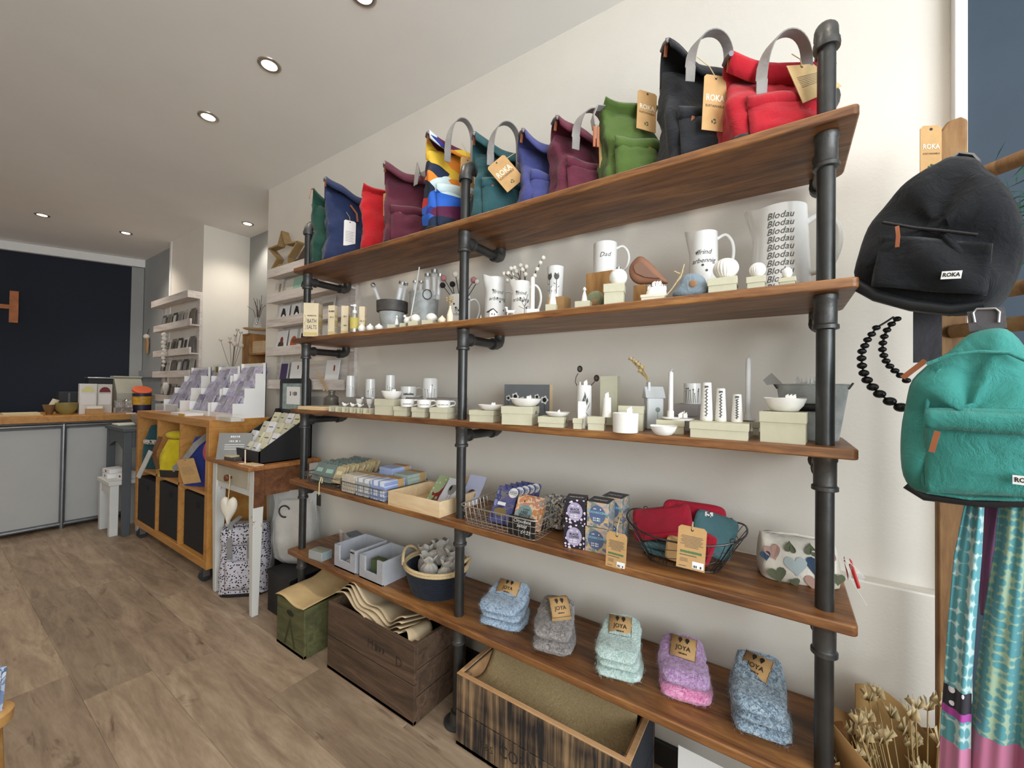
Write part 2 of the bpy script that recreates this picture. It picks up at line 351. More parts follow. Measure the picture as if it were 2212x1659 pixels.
# ================================================================ PIPE SHELVING
un = thing('pipe_shelving_unit', 'tall wall shelving of five brown wooden boards on black iron pipes', 'shelving', (0, 0, 0))
TH = .0215
for i, z in enumerate(ZS):
    m = MB(); r = .012; pts = []
    x0, x1, y0, y1 = XL, XR, YF, YB; rr = .03
    for cx, cy, a0 in ((x1 - r, y0 + r, -90), (x1 - rr, y1 - rr, 0), (x0 + rr, y1 - rr, 90), (x0 + r, y0 + r, 180)):
        R_ = r if cy < -.1 else rr
        for k in range(5): a = math.radians(a0 + 22.5 * k); pts.append((cx + R_ * math.cos(a), cy + R_ * math.sin(a)))
    m.prism(pts, z - TH, z, lambda u, v, w: (u, v, w)); m.obj('shelf_board', SHELFW, un, bev=.003)
zt_top = [PY(665, 482, PYY).z, PY(1012, 352, PYY).z, PY(1803, 40, PYY).z]
for k, px in enumerate(PXS):
    ztop = min(zt_top[k], 2.2)
    up = MB().tube([(px, PYY, .02), (px, PYY, ztop - .03)], PRAD, 20).obj('upright_pipe', PIPE, un, smooth=60)
    m = MB(); m.tube([(px, PYY, ztop - .055), (px, PYY, ztop - .04), (px, PYY + .006, ztop - .018), (px, PYY + .024, ztop - .004), (px, PYY + .045, ztop - .002)], .0215, 18)
    m.lathe([(.024, ztop - .062), (.025, ztop - .054), (.024, ztop - .045)], 20, (px, PYY, 0)); m.obj('elbow_fitting', PIPEF, up, smooth=50)
    MB().tube([(px, PYY + .04, ztop - .003), (px, YU - .004, ztop - .003)], PRAD, 16).obj('top_bracket_pipe', PIPE, up, smooth=60)
    MB().lathe([(.05, YU - .006), (.05, YU - .001)], 20, (px, 0, ztop - .003), MX(((1, 0, 0), (0, 0, 1), (0, 1, 0)))).obj('wall_flange', PIPEF, up)
    m = MB(); m.lathe([(.047, 0.0), (.047, .005), (.030, .008), (.024, .03), (.023, .04), (.0, .04)], 28, (px, PYY, 0)); m.obj('floor_flange', PIPEF, un, smooth=50)
    for z in ZS:
        zb = z - TH
        m = MB(); m.lathe([(.0205, zb - .001), (.0225, zb - .002), (.0225, zb - .012), (.0208, zb - .014), (.0205, zb - .062), (.0212, zb - .064), (.0240, zb - .066), (.0240, zb - .074), (.0185, zb - .076)], 24, (px, PYY, 0))
        zc = zb - .036; m.tube([(px, PYY, zc), (px, PYY + .036, zc)], .0205, 18); m.tube([(px, PYY + .034, zc), (px, PYY + .044, zc)], .0232, 18); tf = m.obj('tee_fitting', PIPEF, up, smooth=45)
        br = MB().tube([(px, PYY + .04, zc), (px, -.05, zc)], PRAD, 16).obj('bracket_pipe', PIPE, un, smooth=60)
        m = MB(); m.tube([(px, -.075, zc), (px, -.066, zc)], .0232, 16); m.tube([(px, -.07, zc), (px, -.048, zc), (px, -.034, zc + .006), (px, -.027, zc + .018), (px, -.026, zb - .001)], .0208, 16); m.obj('elbow_fitting', PIPEF, br, smooth=50)
# ================================================================ BACKPACKS ON THE TOP SHELF
def sup(a, n=5):
    c, s_ = math.cos(a), math.sin(a); return math.copysign(abs(c) ** (2 / n), c), math.copysign(abs(s_) ** (2 / n), s_)
def cord(parent, pts, r=.0012, mat=None, name='string'): return MB().tube(pts, r, 5).obj(name, mat or TWINE, parent)
def hangtag(parent, loc, rot, w=.055, h=.105, mat=None, kind='roka', curl=0, hole=True):
    """card whose hole is at loc; local card plane x-z, facing -y"""
    mat = mat or KRAFT; M_ = MX.Translation(loc) @ rot.to_4x4()
    t_ = .0012
    def F(u, v, d=0): q = V3((u, -d + curl * ((v + h) * .9) ** 2 * 0 + curl * (u / w) * (v / h), v)); return M_ @ q
    m = MB(); c = .006; poly = [(-w / 2 + c, .008), (w / 2 - c, .008), (w / 2, .008 - c), (w / 2, -h), (-w / 2, -h), (-w / 2, .008 - c)]
    if curl:
        n = 6; rings = []
        vs = [F(-w / 2 + w * i / n, .008 - (h + .008) * j / n, s_) for s_ in (0, t_) for j in range(n + 1) for i in range(n + 1)]
        N = (n + 1) ** 2; fs = []
        for j in range(n):
            for i in range(n):
                q = (j * (n + 1) + i, j * (n + 1) + i + 1, (j + 1) * (n + 1) + i + 1, (j + 1) * (n + 1) + i); fs += [q, tuple(N + x for x in q)]
        m.add(vs, fs)
    else: m.add([F(u, v, 0) for u, v in poly] + [F(u, v, t_) for u, v in poly], [tuple(range(5, -1, -1)), tuple(range(6, 12))] + [(i, (i + 1) % 6, 6 + (i + 1) % 6, 6 + i) for i in range(6)])
    tg = m.obj('tag', mat, parent, smooth=0)
    P = lambda u, v: F(u, v, t_ + .0006)
    if hole: MB().prism([(.003 * math.cos(k), .003 * math.sin(k)) for k in [2 * PI * i / 10 for i in range(10)]], t_ + .0003, t_ + .0007, lambda u, v, d: F(u, v, d)).obj('hole', INK, tg, smooth=0)
    if kind == 'roka':
        m = MB(); letters(m, 'ROKA', w * .36, lambda u, v: P(u, v - h * .38), 0, .02, .8); m.obj('lettering', plain('#E9DFC9', .7, var=0), tg, smooth=0)
        m = MB(); letters(m, 'SUSTAINABLE', w * .13, lambda u, v: P(u, v - h * .53)); m.obj('lettering', INK, tg, smooth=0)
        m = MB()
        for k in range(3):
            a = k * 2.094 + .5; m.prism([(.0062 * math.cos(a + d_) * s_, .0062 * math.sin(a + d_) * s_) for s_, d_ in ((1, 0), (1.1, .5), (1, 1), (1.2, 1.1), (.75, 1.6), (.4, 1.0), (.6, .9), (.6, .1))], .0018, .0021, lambda u, v, d: F(u, v - h * .82, d))
        m.obj('recycling_mark', plain('#33503A', .7, var=0), tg, smooth=0)
    elif kind in ('back', 'back2'):
        m = MB()
        for r_ in range(9):
            ww = w * (.40 if r_ < 7 else .28) * (.92 + .1 * math.sin(r_ * 2.3)); m.add([P(-ww, -h * (.16 + .035 * r_)), P(ww, -h * (.16 + .035 * r_)), P(ww, -h * (.16 + .035 * r_) - .0011), P(-ww, -h * (.16 + .035 * r_) - .0011)], [(0, 1, 2, 3)])
        for r_ in range(3): m.add([P(-w * .38, -h * (.74 + .035 * r_)), P(-w * .1, -h * (.74 + .035 * r_)), P(-w * .1, -h * (.74 + .035 * r_) - .001), P(-w * .38, -h * (.74 + .035 * r_) - .001)], [(0, 1, 2, 3)])
        m.add([P(-w * .4, -h * .645), P(w * .2, -h * .645), P(w * .2, -h * .665), P(-w * .4, -h * .665)], [(0, 1, 2, 3)]); m.add([P(-w * .4, -h * .93), P(-w * .15, -h * .93), P(-w * .15, -h * .945), P(-w * .4, -h * .945)], [(0, 1, 2, 3)])
        m.obj('lettering', INKG, tg, smooth=0)
        m = MB()
        for k in range(12): x = -w * .38 + w * .76 * k / 12; m.add([P(x, -h * .54), P(x + w * .05, -h * .54), P(x + w * .05, -h * .60), P(x, -h * .60)], [(0, 1, 2, 3)])
        m.obj('bottle_row_print', plain('#3F7A4B', .7, var=0), tg, smooth=0)
        st = MB().add([P(w * .06, -h * .78), P(w * .46, -h * .78), P(w * .46, -h * .95), P(w * .06, -h * .95)], [(0, 1, 2, 3)]).obj('price_sticker', PAPERW, tg, smooth=0)
        P2 = lambda u, v: F(u, v, t_ + .0012); m = MB()
        for k in range(9):
            if k in (4, 5, 6): continue
            x = w * .1 + w * .034 * k; m.add([P2(x, -h * .87), P2(x + w * .014 * (1 + k % 2), -h * .87), P2(x + w * .014 * (1 + k % 2), -h * .93), P2(x, -h * .93)], [(0, 1, 2, 3)])
        m.obj('barcode', INK, tg, smooth=0)
    elif kind == 'plain':
        m = MB()
        for r_ in range(7): m.add([P(-w * .36, -h * (.3 + .05 * r_)), P(w * (.36 - .1 * (r_ % 2)), -h * (.3 + .05 * r_)), P(w * (.36 - .1 * (r_ % 2)), -h * (.3 + .05 * r_) - .0012), P(-w * .36, -h * (.3 + .05 * r_) - .0012)], [(0, 1, 2, 3)])
        m.obj('lettering', INKG, tg, smooth=0)
    return tg, M_
def bag(label, px, y, w, d, h, phi, mat, seed=0, roll=True, handle=0, pocket=True, tip=.02, puller=True, base=True, strap=True, lean=0, hstyle=0, fold=1, name='backpack'):
    P = (XA(px, y, ZS[0] + .1), y, ZS[0]); rz = math.radians(phi); t = thing(name, label, 'backpack', P, rz, 'backpacks on the top shelf')
    hx, hd = w / 2, d / 2
    def prof(s):
        wx = hx * (1 - .10 * s ** 1.5 + .03 * math.sin(s * 7 + seed)); dy = hd * (1 - .74 * s ** 1.7); off = (hd - dy) * .55 + lean * s * s
        return wx, dy, off
    N, L = 44, 18; rings = []
    for i in range(L + 1):
        s = i / L; wx, dy, off = prof(s); zz = h * s * .97; k0 = .93 if i == 0 else 1; ring = []
        for k in range(N):
            c, s_ = sup(2 * PI * k / N, 4.2); x, yy = c * wx * k0, s_ * dy * k0 + off
            v = V3((x * 9 + seed * 3.1, yy * 14, zz * 13 + seed)); a = min(1, s * 5 + .2)
            g = NZ.noise(v) * .014 * a + NZ.noise(v * 2.4) * .009 * a
            pleat = -.012 * math.exp(-((yy - off) / .018) ** 2) * (abs(c) > .85) * math.sin(PI * min(1, s * 1.2))
            ring.append((x + c * (g + pleat), yy + s_ * g, zz + (.004 * NZ.noise(v) if s > .1 else 0)))
        rings.append(ring)
    body = MB().loft(rings).obj('body', mat, t, smooth=60)
    if base: MB().loft([[(sup(2 * PI * k / N, 4.2)[0] * prof(0)[0] * f_, sup(2 * PI * k / N, 4.2)[1] * prof(0)[1] * f_, z) for k in range(N)] for f_, z in ((.9, 0), (1.0, .004), (1.035, .02), (1.02, .026))]).obj('base_panel', BLACKP if seed % 3 else plain('#4A4648', .7), t, smooth=50)
    wx, dy, off = prof(1)
    if roll:
        def fn(u, v):
            x = (u - .5) * 2 * hx * .95; pr = [(off, h - .05), (off - .0, h - .012), (off - .006, h + .012), (off - .028, h + .020), (off - .05, h + .006), (off - .06 * fold - .004, h - .03)]
            f = v * (len(pr) - 1); i = min(int(f), len(pr) - 2); f -= i; yy = pr[i][0] * (1 - f) + pr[i + 1][0] * f; zz = pr[i][1] * (1 - f) + pr[i + 1][1] * f
            q = abs(u - .5) * 2
            return (x * (1 + .06 * v), yy + .006 * math.sin(u * 7 + seed) - .01 * q * v, zz + tip * (.5 - u) * 2 * min(1, v * 2.2) - .009 * math.sin(u * PI) * min(1, v * 2) + .004 * math.sin(u * 9 + seed * 2))
        fo = MB().grid(fn, 16, 12).obj('roll_top_flap', mat, t, smooth=70, solid=.006)
        if puller:
            e = V3(fn(.03, .62)); MB().box(e + V3((-.006, -.004, -.022)), (.009, .004, .044), MX.Rotation(.25, 3, 'X')).obj('zip_puller', LEATHER, fo, bev=.001)
            MB().tube([V3(fn(0, .45)) + V3((-.001, 0, -.008)), V3(fn(0, .62)) + V3((-.003, 0, -.012)), V3(fn(0, .8)) + V3((-.002, 0, -.006))], .006, 8).obj('zip_end', plain('#77747A', .5, metal=.3), fo)
    else:
        def fn(u, v): x = (u - .5) * 2 * hx * .9; return (x, off - .03 * v ** 2 + .005 * math.sin(u * 8), h - .03 + .045 * v - .012 * math.sin(u * PI) * v + tip * (.5 - u) * 2 * v)
        fo = MB().grid(fn, 12, 6).obj('top_edge', mat, t, smooth=70, solid=.012)
        if puller: e = V3(fn(0, 1)); MB().ribbon([e + V3((0, 0, -.005)), e + V3((-.010, -.004, -.012)), e + V3((-.015, -.006, -.045)), e + V3((-.018, -.006, -.06))], .008, .003, (0, 1, 0)).obj('zip_puller', LEATHER, fo)
    def front(s): wx, dy, off = prof(s); return off - dy
    if pocket:
        z0, z1 = .06 * h, .50 * h
        def pf(u, v):
            s = (z0 + (z1 - z0) * v) / h; b = min(1, 6 * min(u, 1 - u)) * min(1, 5 * min(v, 1 - v) + .15); x = (u - .5) * w * .74
            return (x, front(s) - .003 - .013 * b + .009 * NZ.noise(V3((u * 4 + seed, v * 4, seed))) * b, z0 + (z1 - z0) * v)
        pk = MB().grid(pf, 14, 12).obj('pocket', mat, t, smooth=70, solid=.004)
        def zf(u, v): q = pf(u, .96); return (q[0] * 1.03, q[1] - .006 - .008 * math.sin(v * PI), z1 + .012 - .034 * v + .004 * math.sin(u * 6 + seed))
        MB().grid(zf, 12, 4).obj('pocket_flap', mat, pk, smooth=70, solid=.004)
        q = V3(zf(.22 + .5 * (seed % 2), 1)); MB().box(q + V3((0, -.006, -.014)), (.009, .004, .04), MX.Rotation(.15, 3, 'Y')).obj('zip_puller', LEATHER, pk, bev=.001)
    def arch(x0, x1, yy, zb, za, tw=1, dy_=0, n=18):
        pts = []
        for i in range(n + 1):
            u = i / n; a = PI * u; pts.append((x0 + (x1 - x0) * (.5 - .5 * math.cos(a)) * 1.0 + (.5 - abs(u - .5)) * 0, yy + dy_ * math.sin(a), zb + (za - zb) * math.sin(a) ** .75))
        return pts
    if handle:
        z0 = h - .055; yy = front(.88) - .012 - (.05 if roll else 0) * fold
        for k, sg in enumerate((1, -1)):
            if k == 1 and hstyle == 1: continue
            yk = yy if sg == 1 else off + .02
            pts = [(-.052 * sg, yk, z0 - .035), (-.052 * sg, yk - .003, z0)] + arch(-.052 * sg, .052 * sg, yk, z0 + .005, h + handle * (1 if sg == 1 else .8), dy_=-.02 * sg) + [(.052 * sg, yk - .003, z0), (.052 * sg, yk, z0 - .035)]
            n_ = len(pts); MB().ribbon(pts, .024, .003, lambda i: (1 - math.sin(PI * i / (n_ - 1)) ** .5 * .9, -math.sin(PI * i / (n_ - 1)) * .9, 0)).obj('carry_handle', WEB, t, smooth=60)
    if strap: MB().ribbon([(hx * .7, hd, .02), (hx * 1.02, hd * .9, .012), (hx * 1.12, hd * .3, .03), (hx * 1.06, hd * .5, .07), (hx * .95, hd * .9, .10)], .026, .003, (0, .3, 1)).obj('shoulder_strap', WEB, t, smooth=60)
    return t, front
def bagtag(t, loc, ry=0, rx=0, rz=0, up=None, **kw):
    R_ = MX.Rotation(rz, 3, 'Z') @ MX.Rotation(rx, 3, 'X') @ MX.Rotation(ry, 3, 'Y'); tg, M_ = hangtag(t, V3(loc), R_, **kw)
    if up: cord(t, [V3(loc) + V3((0, -.002, 0)), (V3(loc) + V3(up)) / 2 + V3((.006, -.004, 0)), V3(up)], .0011)
    return tg
h_ = lambda px, py, y: ZA(py, XA(px, y, 2), y) - ZS[0]
MULTI = patches('patchwork_print', ['#1E2A44', '#D2E0E2', '#33388E', '#DDB63C', '#1B2638', '#2B62C4', '#E0872E', '#5B2142', '#BE3129', '#1F2C45', '#CFE0E2', '#DDB63C'], 13, (.75, .75, 1.5), .12)
t, fr = bag('dark green roll-top backpack at the left end of the top shelf', 706, -.19, .15, .09, .335, 66, fabric('#1B4135'), 1, roll=False, tip=.045, pocket=False, strap=False)
t, fr = bag('navy blue roll-top backpack with a long white card tag', 744, -.165, .19, .10, .375, 70, fabric('#222F52'), 2, tip=.03, pocket=False)
bagtag(t, (.012, fr(.5) - .016, .215), 0, .05, .0, up=(.0, fr(.7) - .006, .27), w=.055, h=.15, mat=PAPERW, kind='plain')
MB().tube([(.02, fr(.8) - .01, .31), (.045, fr(.6) - .012, .27), (.05, fr(.6) - .012, .23)], .005, 6).obj('zip_puller', LEATHER, t)
t, fr = bag('narrow bright red backpack wedged between navy and burgundy bags', 818, -.165, .16, .09, .31, 66, fabric('#B01820'), 3, roll=False, tip=.0, pocket=False, puller=False)
bagtag(t, (.035, fr(.8) - .03, .285), 0, -.1, -.1, w=.055, h=.10, kind='back')
t, fr = bag('tall burgundy roll-top backpack left of the patchwork printed bag', 880, -.165, .20, .11, .325, 58, fabric('#5A2434'), 4, tip=.012, handle=.0, hstyle=1)
MB().ribbon([(.02, fr(.9) - .06, .265), (.025, fr(.9) - .065, .31), (.03, fr(.9) - .06, .345), (.055, fr(.9) - .0, .34), (.085, fr(.9) - .03, .35)], .034, .003, (0, .3, 1)).obj('carry_handle', WEB, t, smooth=60)
t, fr = bag('backpack in a multicoloured wavy patchwork print behind the middle pipe', 980, -.155, .23, .12, .36, 62, MULTI, 5, tip=.02, handle=.075, hstyle=1)
bagtag(t, (.02, fr(.8) - .075, .285), 0, 0, 0, up=(.0, fr(.85) - .07, .35), w=.055, h=.13, kind='back')
t, fr = bag('teal backpack carrying a kraft tag hung corner-down like a diamond', 1078, -.165, .20, .11, .275, 52, fabric('#2B5358'), 6, tip=.03, handle=.055, hstyle=1)
bagtag(t, (-.035, fr(.75) - .072, .185), -.72, .0, -.3, up=(.03, fr(.85) - .075, .235), w=.075, h=.10, kind='roka')
t, fr = bag('small blue-violet backpack half hidden behind teal bag', 1168, -.16, .16, .10, .235, 58, fabric('#43487F'), 7, tip=.02)
t, fr = bag('burgundy roll-top backpack right of the blue-violet one', 1250, -.155, .185, .105, .235, 56, fabric('#5F2436'), 8, tip=.02, handle=.03, hstyle=1)
bagtag(t, (.04, fr(.75) - .075, .195), 0, -.15, .1, up=(.0, fr(.8) - .072, .23), w=.06, h=.11, kind='back', curl=.02)
t, fr = bag('olive green backpack beside the tall black one', 1362, -.155, .185, .10, .265, 44, fabric('#4C632A'), 9, roll=False, tip=.0, puller=False)
MB().ribbon([(-.085, .01, .26), (-.11, 0, .25), (-.125, -.01, .21), (-.122, -.015, .18)], .022, .003, (0, 1, 0)).obj('hanging_strap', WEB, t, smooth=60)
for q in (-.123, -.112): MB().box((q, -.022, .15), (.008, .004, .06)).obj('zip_puller', LEATHER, t, bev=.001)
bagtag(t, (.04, fr(.9) - .02, .295), .1, -.12, .05, w=.062, h=.12, kind='roka')
t, fr = bag('tall black roll-top backpack with a kraft tag next to the red bag', 1500, -.155, .19, .115, .305, 40, fabric('#1B1D22', var=.3), 10, tip=.035, handle=.025, hstyle=1)
bagtag(t, (.0, fr(.75) - .078, .205), .03, .03, .0, up=(-.045, fr(.82) - .075, .265), w=.062, h=.13, kind='roka')
t, fr = bag('bright red backpack with grey handles at the right end, by the pipe', 1672, -.165, .245, .12, .215, 32, fabric('#A81524'), 11, tip=.012, handle=.045, fold=.4)
bagtag(t, (.03, fr(.8) - .04, .18), -.25, -.35, .1, up=(.01, fr(.85) - .042, .215), w=.075, h=.095, kind='plain', mat=KRAFTL, curl=.03)
MB().grid(lambda u, v: (.09 + .07 * u, .03 - .01 * v, .205 + .05 * u + .03 * (v - .5) * (1 - u)), 6, 3).obj('flap_corner', fabric('#A81524'), t, solid=.006)
# ================================================================ HELPERS FOR SHELF GOODS
def A1(zx): return 620 + zx / 3.568
def B1(zy): return 540 + zy / 3.568
def A2(zx): return 1200 + zx / 3.16
def B2(zy): return 420 + zy / 3.16
def A3(zx): return 600 + zx / 3.456
def B3(zy): return 760 + zy / 3.456
def A4(zx): return 1200 + zx / 3.16
def B4(zy): return 740 + zy / 3.16
def boxq(pxL, pxM, pxR, y, phi, z):
    """footprint of a box from its three visible upright edges; nearest edge M stands at depth y"""
    M_ = V3((XA(pxM, y, z), y, z)); phi = min(phi, math.degrees(FACE(M_)) - 3); ph = math.radians(phi); ex = V3((math.cos(ph), math.sin(ph), 0)); ey = V3((-math.sin(ph), math.cos(ph), 0))
    al = math.degrees(FACE(M_))
    def ln(px, dr): a = CR - CF * ((px - IW / 2) / FPX); return -a.dot(M_ - CAM) / a.dot(dr)
    lim = max(.02, -.012 - y)
    if phi < al: w = ln(pxL, -ex); d = ln(pxR, ey); sg = -1
    else: w = ln(pxR, ex); d = ln(pxL, ey); sg = 1
    if w <= 0 or w > .5: w = .05
    if d <= 0 or d > 1.25 * w: d = max(w * .85, .02)
    d = min(d, lim * 1.02); c = M_ + ex * (sg * w / 2) + ey * d / 2
    return c, ph, abs(w), abs(d), M_
def lidbox(label, pxL, pxM, pxR, y, i, pytop, phi=0, lid=.42, mat=None, z=None, d=None, h=None, group='pale green lidded gift boxes', notch=False, name='gift_box', nolid=False):
    z = ZS[i] if z is None else z; mat = mat or SAGE
    c, ph, w, dd, M_ = boxq(pxL, pxM, pxR, y, phi, z); hh = h or max(.006, ZA(pytop, M_.x, M_.y) - z)
    if d: ey = V3((-math.sin(ph), math.cos(ph), 0)); c = c + ey * (d - dd) / 2; dd = d
    t = thing(name, label, 'box', c, ph, group); lh = hh * lid
    if nolid: MB().bx(-w / 2, w / 2, -dd / 2, dd / 2, 0, hh).obj('body', mat, t, bev=.0008)
    else:
        MB().bx(-w / 2 + .0018, w / 2 - .0018, -dd / 2 + .0018, dd / 2 - .0018, 0, hh - lh + .002).obj('body', mat, t, bev=.0006)
        MB().bx(-w / 2, w / 2, -dd / 2, dd / 2, hh - lh, hh).obj('lid', mat, t, bev=.0008)
    if notch: MB().prism([(.008 * math.cos(k * PI / 10), .010 * math.sin(k * PI / 10)) for k in range(11)], w / 2 + .0002, w / 2 + .0008, lambda u, v, q: (q, u, hh - lh + v)).obj('thumb_notch', plain('#6E6C58', .8), t, smooth=0)
    return t, c, z + hh, w, dd, hh
def cyl(t, prof, mat, name, n=28, sm=45, sy=1, c=(0, 0, 0)): return MB().lathe(prof, n, c, sy=sy).obj(name, mat, t, smooth=sm)
def stand(label, cat, name, px, y, z, pytop, group=None, face=True, h=None):
    P = V3((XA(px, y, z), y, z)); hh = h or ZA(pytop, P.x, P.y) - z
    return thing(name, label, cat, P, FACE(P) if face else 0, group), P, hh
def oncyl(r, z0): return lambda u, v: ((r + .0006) * math.sin(u / r), -(r + .0006) * math.cos(u / r), z0 + v)
def vessel(t, R0, R1, h, mat=CERAM, th=.003, name='body', curve=0, n=30, inner=True):
    pr = [(R0 * .92, 0), (R0, h * .015)] + [(R0 + (R1 - R0) * (k / 8) + curve * math.sin(PI * k / 8), h * k / 8) for k in range(1, 9)]
    if inner: pr += [(R1 - th * .5, h + .001), (R1 - th, h - .001)] + [(max(.001, R0 + (R1 - R0) * (k / 8) - th + curve * math.sin(PI * k / 8)), h * k / 8) for k in range(7, 0, -1)] + [(.0005, h * .1)]
    return cyl(t, pr, mat, name, n)
def grip(t, x, z0, z1, out, r=.004, mat=CERAM, name='handle', r0=0, y=0):
    pts = [(x - .006 + r0, y, z1 - .0), (x + out * .45, y, z1 + (z1 - z0) * .12), (x + out * .9, y, z1 - (z1 - z0) * .12), (x + out, y, z0 + (z1 - z0) * .5), (x + out * .75, y, z0 + (z1 - z0) * .12), (x + out * .3, y, z0), (x - .004, y, z0 - .004)]
    sm = []
    for i in range(len(pts) - 1):
        for k in range(4):
            p0, p1, p2, p3 = (V3(pts[max(i - 1, 0)]), V3(pts[i]), V3(pts[i + 1]), V3(pts[min(i + 2, len(pts) - 1)])); u = k / 4
            sm.append(.5 * ((2 * p1) + (p2 - p0) * u + (2 * p0 - 5 * p1 + 4 * p2 - p3) * u * u + (3 * p1 - p0 - 3 * p2 + p3) * u ** 3))
    sm.append(V3(pts[-1])); return MB().tube(sm, r, 8).obj(name, mat, t, smooth=60)
def jug(label, px, y, z, pytop, pw0, pw1, lines, size, group=None, spout=1, out=.04, hz=(.35, .85), zt=.62, lead=1.25, hr=.0045, dotn=0, turn=0, sx=1):
    t, P, h = stand(label, 'jug', 'jug', px, y, z, pytop, group); R0, R1 = DIA(pw0, P) / 2, DIA(pw1, P) / 2; t.rotation_euler.z += turn
    n = 40; rings = []
    lv = [k / 12 for k in range(13)]
    for sgn in (1, -1):
        for s in (lv if sgn == 1 else lv[::-1][:-1]):
            r = R0 + (R1 - R0) * s ** .9 - (0 if sgn == 1 else .0035); ring = []
            for k in range(n):
                a = 2 * PI * k / n; b = math.cos(a - PI); e = spout * max(0, s - .72) / .28 * max(0, b) ** 10 * R1 * .42; zz = h * s + spout * .012 * max(0, s - .8) / .2 * (max(0, b) ** 8)
                ring.append(((r + e) * math.cos(a), (r + e) * math.sin(a), max(zz, .0 if sgn == 1 else .004)))
            rings.append(ring)
    MB().loft(rings).obj('body', CERAM, t, smooth=50)
    if out: grip(t, R0 + (R1 - R0) * .6, h * hz[0], h * hz[1], out, hr)
    if lines:
        m = MB()
        for i, s in enumerate(lines):
            z_ = h * zt - i * size * lead
            if z_ < size * .5: continue
            r = R0 + (R1 - R0) * (z_ / h) ** .9 + .0006; letters(m, s, size, oncyl(r, z_), .28, 0, sx)
        m.obj('lettering', INKG, t, smooth=0)
    if dotn:
        m = MB()
        for k in range(dotn): a = -.9 + 1.8 * ((k * .618) % 1); z_ = h * (.2 + .68 * ((k * .37) % 1)); r = R0 + (R1 - R0) * (z_ / h); f = oncyl(r, z_); m.add([f(a * r + .0035 * math.cos(q), .0035 * math.sin(q)) for q in [2 * PI * j / 8 for j in range(8)]], [tuple(range(8))])
        m.obj('printed_dots', INKG, t, smooth=0)
    return t, P, h, R0, R1
def stems_print(t, r, z0, z1, seed=0, k=5, mat=plain('#77746F', .6, var=0), spread=1.0, heads=True, rs=None):
    m = MB(); q = random.Random(seed)
    for i in range(k):
        u0 = (i - (k - 1) / 2) * spread * r * .33; top = z0 + (z1 - z0) * (.55 + .45 * q.random()); w = .0006; f = oncyl(r, 0); dx = (q.random() - .5) * r * .3
        m.add([f(u0 - w, z0), f(u0 + w, z0), f(u0 + dx + w, top), f(u0 + dx - w, top)], [(0, 1, 2, 3)])
        if heads: s = .0012 + .0012 * q.random(); m.add([f(u0 + dx + s * math.cos(a), top + s * 1.3 * math.sin(a)) for a in [2 * PI * j / 7 for j in range(7)]], [tuple(range(7))])
    return m.obj('printed_stems', mat, t, smooth=0)
def cottage(mb, c, s=.008, roof=True):
    x, y, z = c; mb.box((x, y, z + s * .4), (s, s * .7, s * .8)); mb.prism([(-s * .6, 0), (s * .6, 0), (0, s * .55)], y - s * .4, y + s * .4, lambda u, v, w: (x + u, w, z + s * .8 + v)); mb.box((x + s * .3, y, z + s * 1.25), (s * .18, s * .18, s * .5)); return mb
def figure(t, h, mat=BISQ, name='figure'):
    cyl(t, [(h * .19, 0), (h * .20, h * .08), (h * .15, h * .4), (h * .07, h * .68), (h * .05, h * .72), (h * .11, h * .78), (h * .12, h * .86), (h * .07, h * .95), (.0005, h)], mat, name, 14, 60)
# ================================================================ SECOND SHELF
z = ZS[1]
CARTON = plain('#E0CFAE', .7, var=.04, scale=20); YEL = plain('#CDB878', .7, var=.05)
def carton(label, pxL, pxM, pxR, y, pytop, phi, txt, band=YEL, seed=0):
    c, ph, w, d, M_ = boxq(pxL, pxM, pxR, y, phi, z); h = ZA(pytop, M_.x, M_.y) - z; t = thing('soap_carton', label, 'box', c, ph, 'pale cartons of bath goods')
    b = MB().bx(-w / 2, w / 2, -d / 2, d / 2, 0, h).obj('carton', CARTON, t, bev=.0008)
    F = lambda x0, x1, z0, z1, q=.0005: [(x0, -d / 2 - q, z0), (x1, -d / 2 - q, z0), (x1, -d / 2 - q, z1), (x0, -d / 2 - q, z1)]
    S_ = lambda y0, y1, z0, z1, q=.0005: [(w / 2 + q, y0, z0), (w / 2 + q, y1, z0), (w / 2 + q, y1, z1), (w / 2 + q, y0, z1)]
    m = MB(); m.add(F(-w * .45, w * .45, h * .03, h * .12), [(0, 1, 2, 3)]); m.add(S_(-d * .42, d * .42, h * .60, h * .68), [(0, 1, 2, 3)]); m.add(S_(-d * .42, d * .42, h * .28, h * .5), [(0, 1, 2, 3)])
    if band: m.obj('colour_panel', band, t, smooth=0)
    m = MB(); f = lambda zz: (lambda u, v: (u + w * .08, -d / 2 - .0008, zz + v))
    for s, zz, sz in txt: letters(m, s, sz * h, f(zz * h), 0, 0, .62) if s in ('BATH', 'SALTS') else scrib(m, len(s), sz * h, f(zz * h), .6)
    for k in range(5): m.add(S_(-d * .35, d * (.3 - .05 * (k % 2)), h * (.12 + .03 * k), h * (.126 + .03 * k), .0008), [(0, 1, 2, 3)])
    for k in range(10): a = k * .63; m.add(F(-w * .35 + w * .05 * math.sin(a * 2), -w * .33 + w * .05 * math.sin(a * 2), h * (.2 + .045 * k), h * (.235 + .045 * k), .0008), [(0, 1, 2, 3)])
    m.obj('lettering', INK, t, smooth=0)
    return t
carton('tall cream BATH SALTS carton at the left end of the second shelf', A1(122), A1(238), A1(305), -.285, B1(410), 40, [('BATH', .45, .17), ('SALTS', .27, .17), ('JUNIPER BERRIES', .62, .055)])
carton('slim cream bath oil carton with a bottle picture, right of BATH SALTS', A1(313), A1(362), A1(412), -.28, B1(426), 25, [('BATH OIL', .8, .08), ('JUNIPER', .6, .07)])
